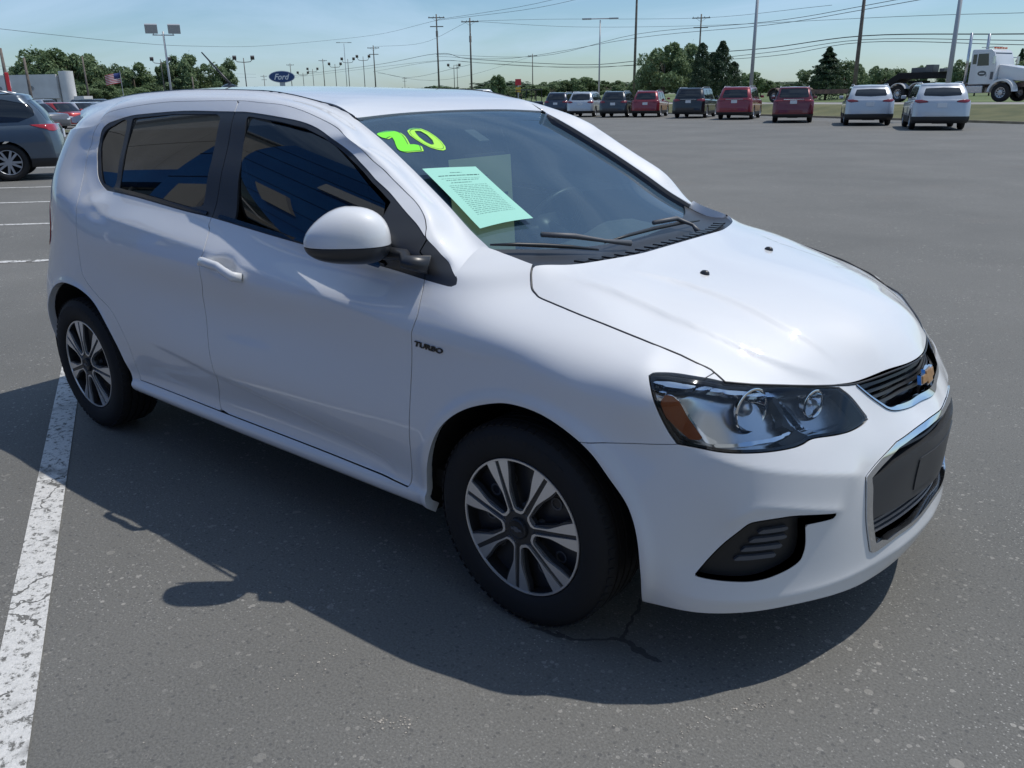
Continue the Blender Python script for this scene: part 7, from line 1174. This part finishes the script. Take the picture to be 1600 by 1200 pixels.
# ---------- dealership behind the photographer (seen in the paint and glass) ------
db=empty('dealership_building',(0,-6.6,0));tag(db,'blue and tan dealership front mirrored in the hatchback side windows','building')
M_['tan']=noisecol(mat('tan_stucco',(.5,.47,.43),.85),(.46,.435,.40),(.54,.51,.47),.5)
def bb(name,x0,x1,y0,y1,z0,z1,mt): return MB().box(((x0+x1)/2,(y0+y1)/2,(z0+z1)/2),(abs(x1-x0),abs(y1-y0),z1-z0)).build(name,mt,db)
bb('wall',-46,14,-14,-.4,0,9.4,M_['tan']);bb('roof_parapet',-46.2,14.2,-.5,-.1,9.4,9.6,M_['galv'])
for i in range(9): bb('wall_panel',-46+3.84*i,-46+3.84*i+3.82,-.4,-.32,4.55,6.9,M_['tan']);bb('wall_panel',-46+3.84*i,-46+3.84*i+3.82,-.4,-.32,6.94,9.38,M_['tan'])
bb('fascia',-46,-11.6,-.4,.35,3.75,4.5,M_['blue'])
for i in range(11): bb('shop_window',-45.6+3.05*i,-42.75+3.05*i,-.40,-.28,.35,3.6,M_['sglass']);bb('mullion',-42.7+3.05*i,-42.55+3.05*i,-.42,-.22,0,3.7,M_['wallw'])
bb('entrance_block',-11.5,1.5,-.4,.9,0,8.8,M_['blue'])
for i in range(6): bb('entrance_seam',-11.52,1.52,.9,.915,1.3+1.25*i,1.325+1.25*i,M_['dark'])
bb('entrance_panel',-8.6,-5.0,.9,1.0,5.2,5.9,M_['signw']);bb('entrance_panel',-7.0,-4.2,.9,1.0,3.3,3.9,M_['tan']);bb('entrance_panel',-10.6,-9.3,.9,1.0,2.2,3.4,M_['tan']);bb('entrance_door',-6.5,-3.0,.9,.98,.05,2.5,M_['sglass']);bb('entrance_panel',2.2,13.5,-.3,-.1,2.9,3.5,M_['signw'])
for i in range(4): bb('shop_window',2.3+2.9*i,4.9+2.9*i,-.38,-.25,.3,2.8,M_['sglass'])
# ---------- sheets of paper behind the windscreen --------------------------------
M_['mint']=mat('mint_paper',(.32,.66,.54),.7);M_['ink']=mat('grey_print',(.10,.22,.20),.8);M_['yellowp']=mat('yellow_paper',(.50,.55,.30),.8);M_['pen']=mat('black_marker',(.10,.12,.10),.8)
pc_=[(-.6399,-.5135),(-.6128,-.288),(-.3352,-.3345),(-.3624,-.5603)]
def pq(a,b,h=0.):                                   # a across 0..1, b down 0..1
    x=(pc_[0][0]*(1-a)+pc_[1][0]*a)*(1-b)+(pc_[3][0]*(1-a)+pc_[2][0]*a)*b;y=(pc_[0][1]*(1-a)+pc_[1][1]*a)*(1-b)+(pc_[3][1]*(1-a)+pc_[2][1]*a)*b;return ws3(x,y,-.0085+h)
sh_=empty('notice_sheet',ws3(-.49,-.43,-.0085));tag(sh_,'mint green printed notice taped inside the windscreen of the white hatchback','paper')
loc0=Vector(sh_.location)
def sheetgrid(a0,a1,b0,b1,h,mt,nm,na=8,nb_=8):
    m=MB()
    for j in range(nb_+1):
        for i in range(na+1):
            q=pq(a0+(a1-a0)*i/na,b0+(b1-b0)*j/nb_,h);m.v.append(tuple(Vector(q)-loc0))
    m.f=[(j*(na+1)+i,j*(na+1)+i+1,(j+1)*(na+1)+i+1,(j+1)*(na+1)+i) for j in range(nb_) for i in range(na)];m.n=len(m.v);return m.build(nm,mt,sh_,smooth=True)
sheetgrid(.0,1,0,1,0,M_['mint'],'paper')
M_['tape']=glassmat('clear_tape',(.8,.9,.88),1,.1,1.4)
ink=MB();rg=random.Random(4)
def inkbar(a0,a1,b,th):
    k=6;v=[]
    for i in range(k+1):
        for bb_ in(b,b+th): v.append(tuple(Vector(pq(a0+(a1-a0)*i/k,bb_,.0012))-loc0))
    ink.add(v,[(2*i,2*i+1,2*i+3,2*i+2) for i in range(k)])
y_=.10
for row,(a0,a1,th,sp_) in enumerate([(.40,.62,.006,.05),(.66,.86,.012,0),(.14,.90,.010,.055),(.14,.86,.003,.03),(.20,.80,.006,.045),(.24,.62,.006,.05)]+[(.16,.86,.004,.030)]*17):
    a=a0
    while a<a1:
        w_=rg.uniform(.02,.07);inkbar(a,min(a+w_,a1),y_,th);a+=w_+rg.uniform(.006,.02)
    y_+=sp_ if sp_ else 0
ink.build('print',M_['ink'],sh_)['kind']='stuff'
ys_=empty('price_sheet',(-.80,-.02,1.16),0);tag(ys_,'faded yellow sheet with a handwritten price hanging behind the windscreen mirror','paper')
YW=[(-.17,.0),(.13,.0)]
MB().add([(0,-.20,.075),(.0,.15,.075),(.02,.15,-.30),(.02,-.20,-.30)],[(0,1,2,3)]).build('paper',M_['yellowp'],ys_)
textobj('handwriting','995',M_['pen'],ys_,lambda a,b,c:(.012+.002*c,-.08+.20*a,-.18+.12*b),bold=-.012);textobj('handwriting','DR BAC',M_['pen'],ys_,lambda a,b,c:(.008+.002*c,-.17+.17*a,-.02+.03*b),bold=-.012)
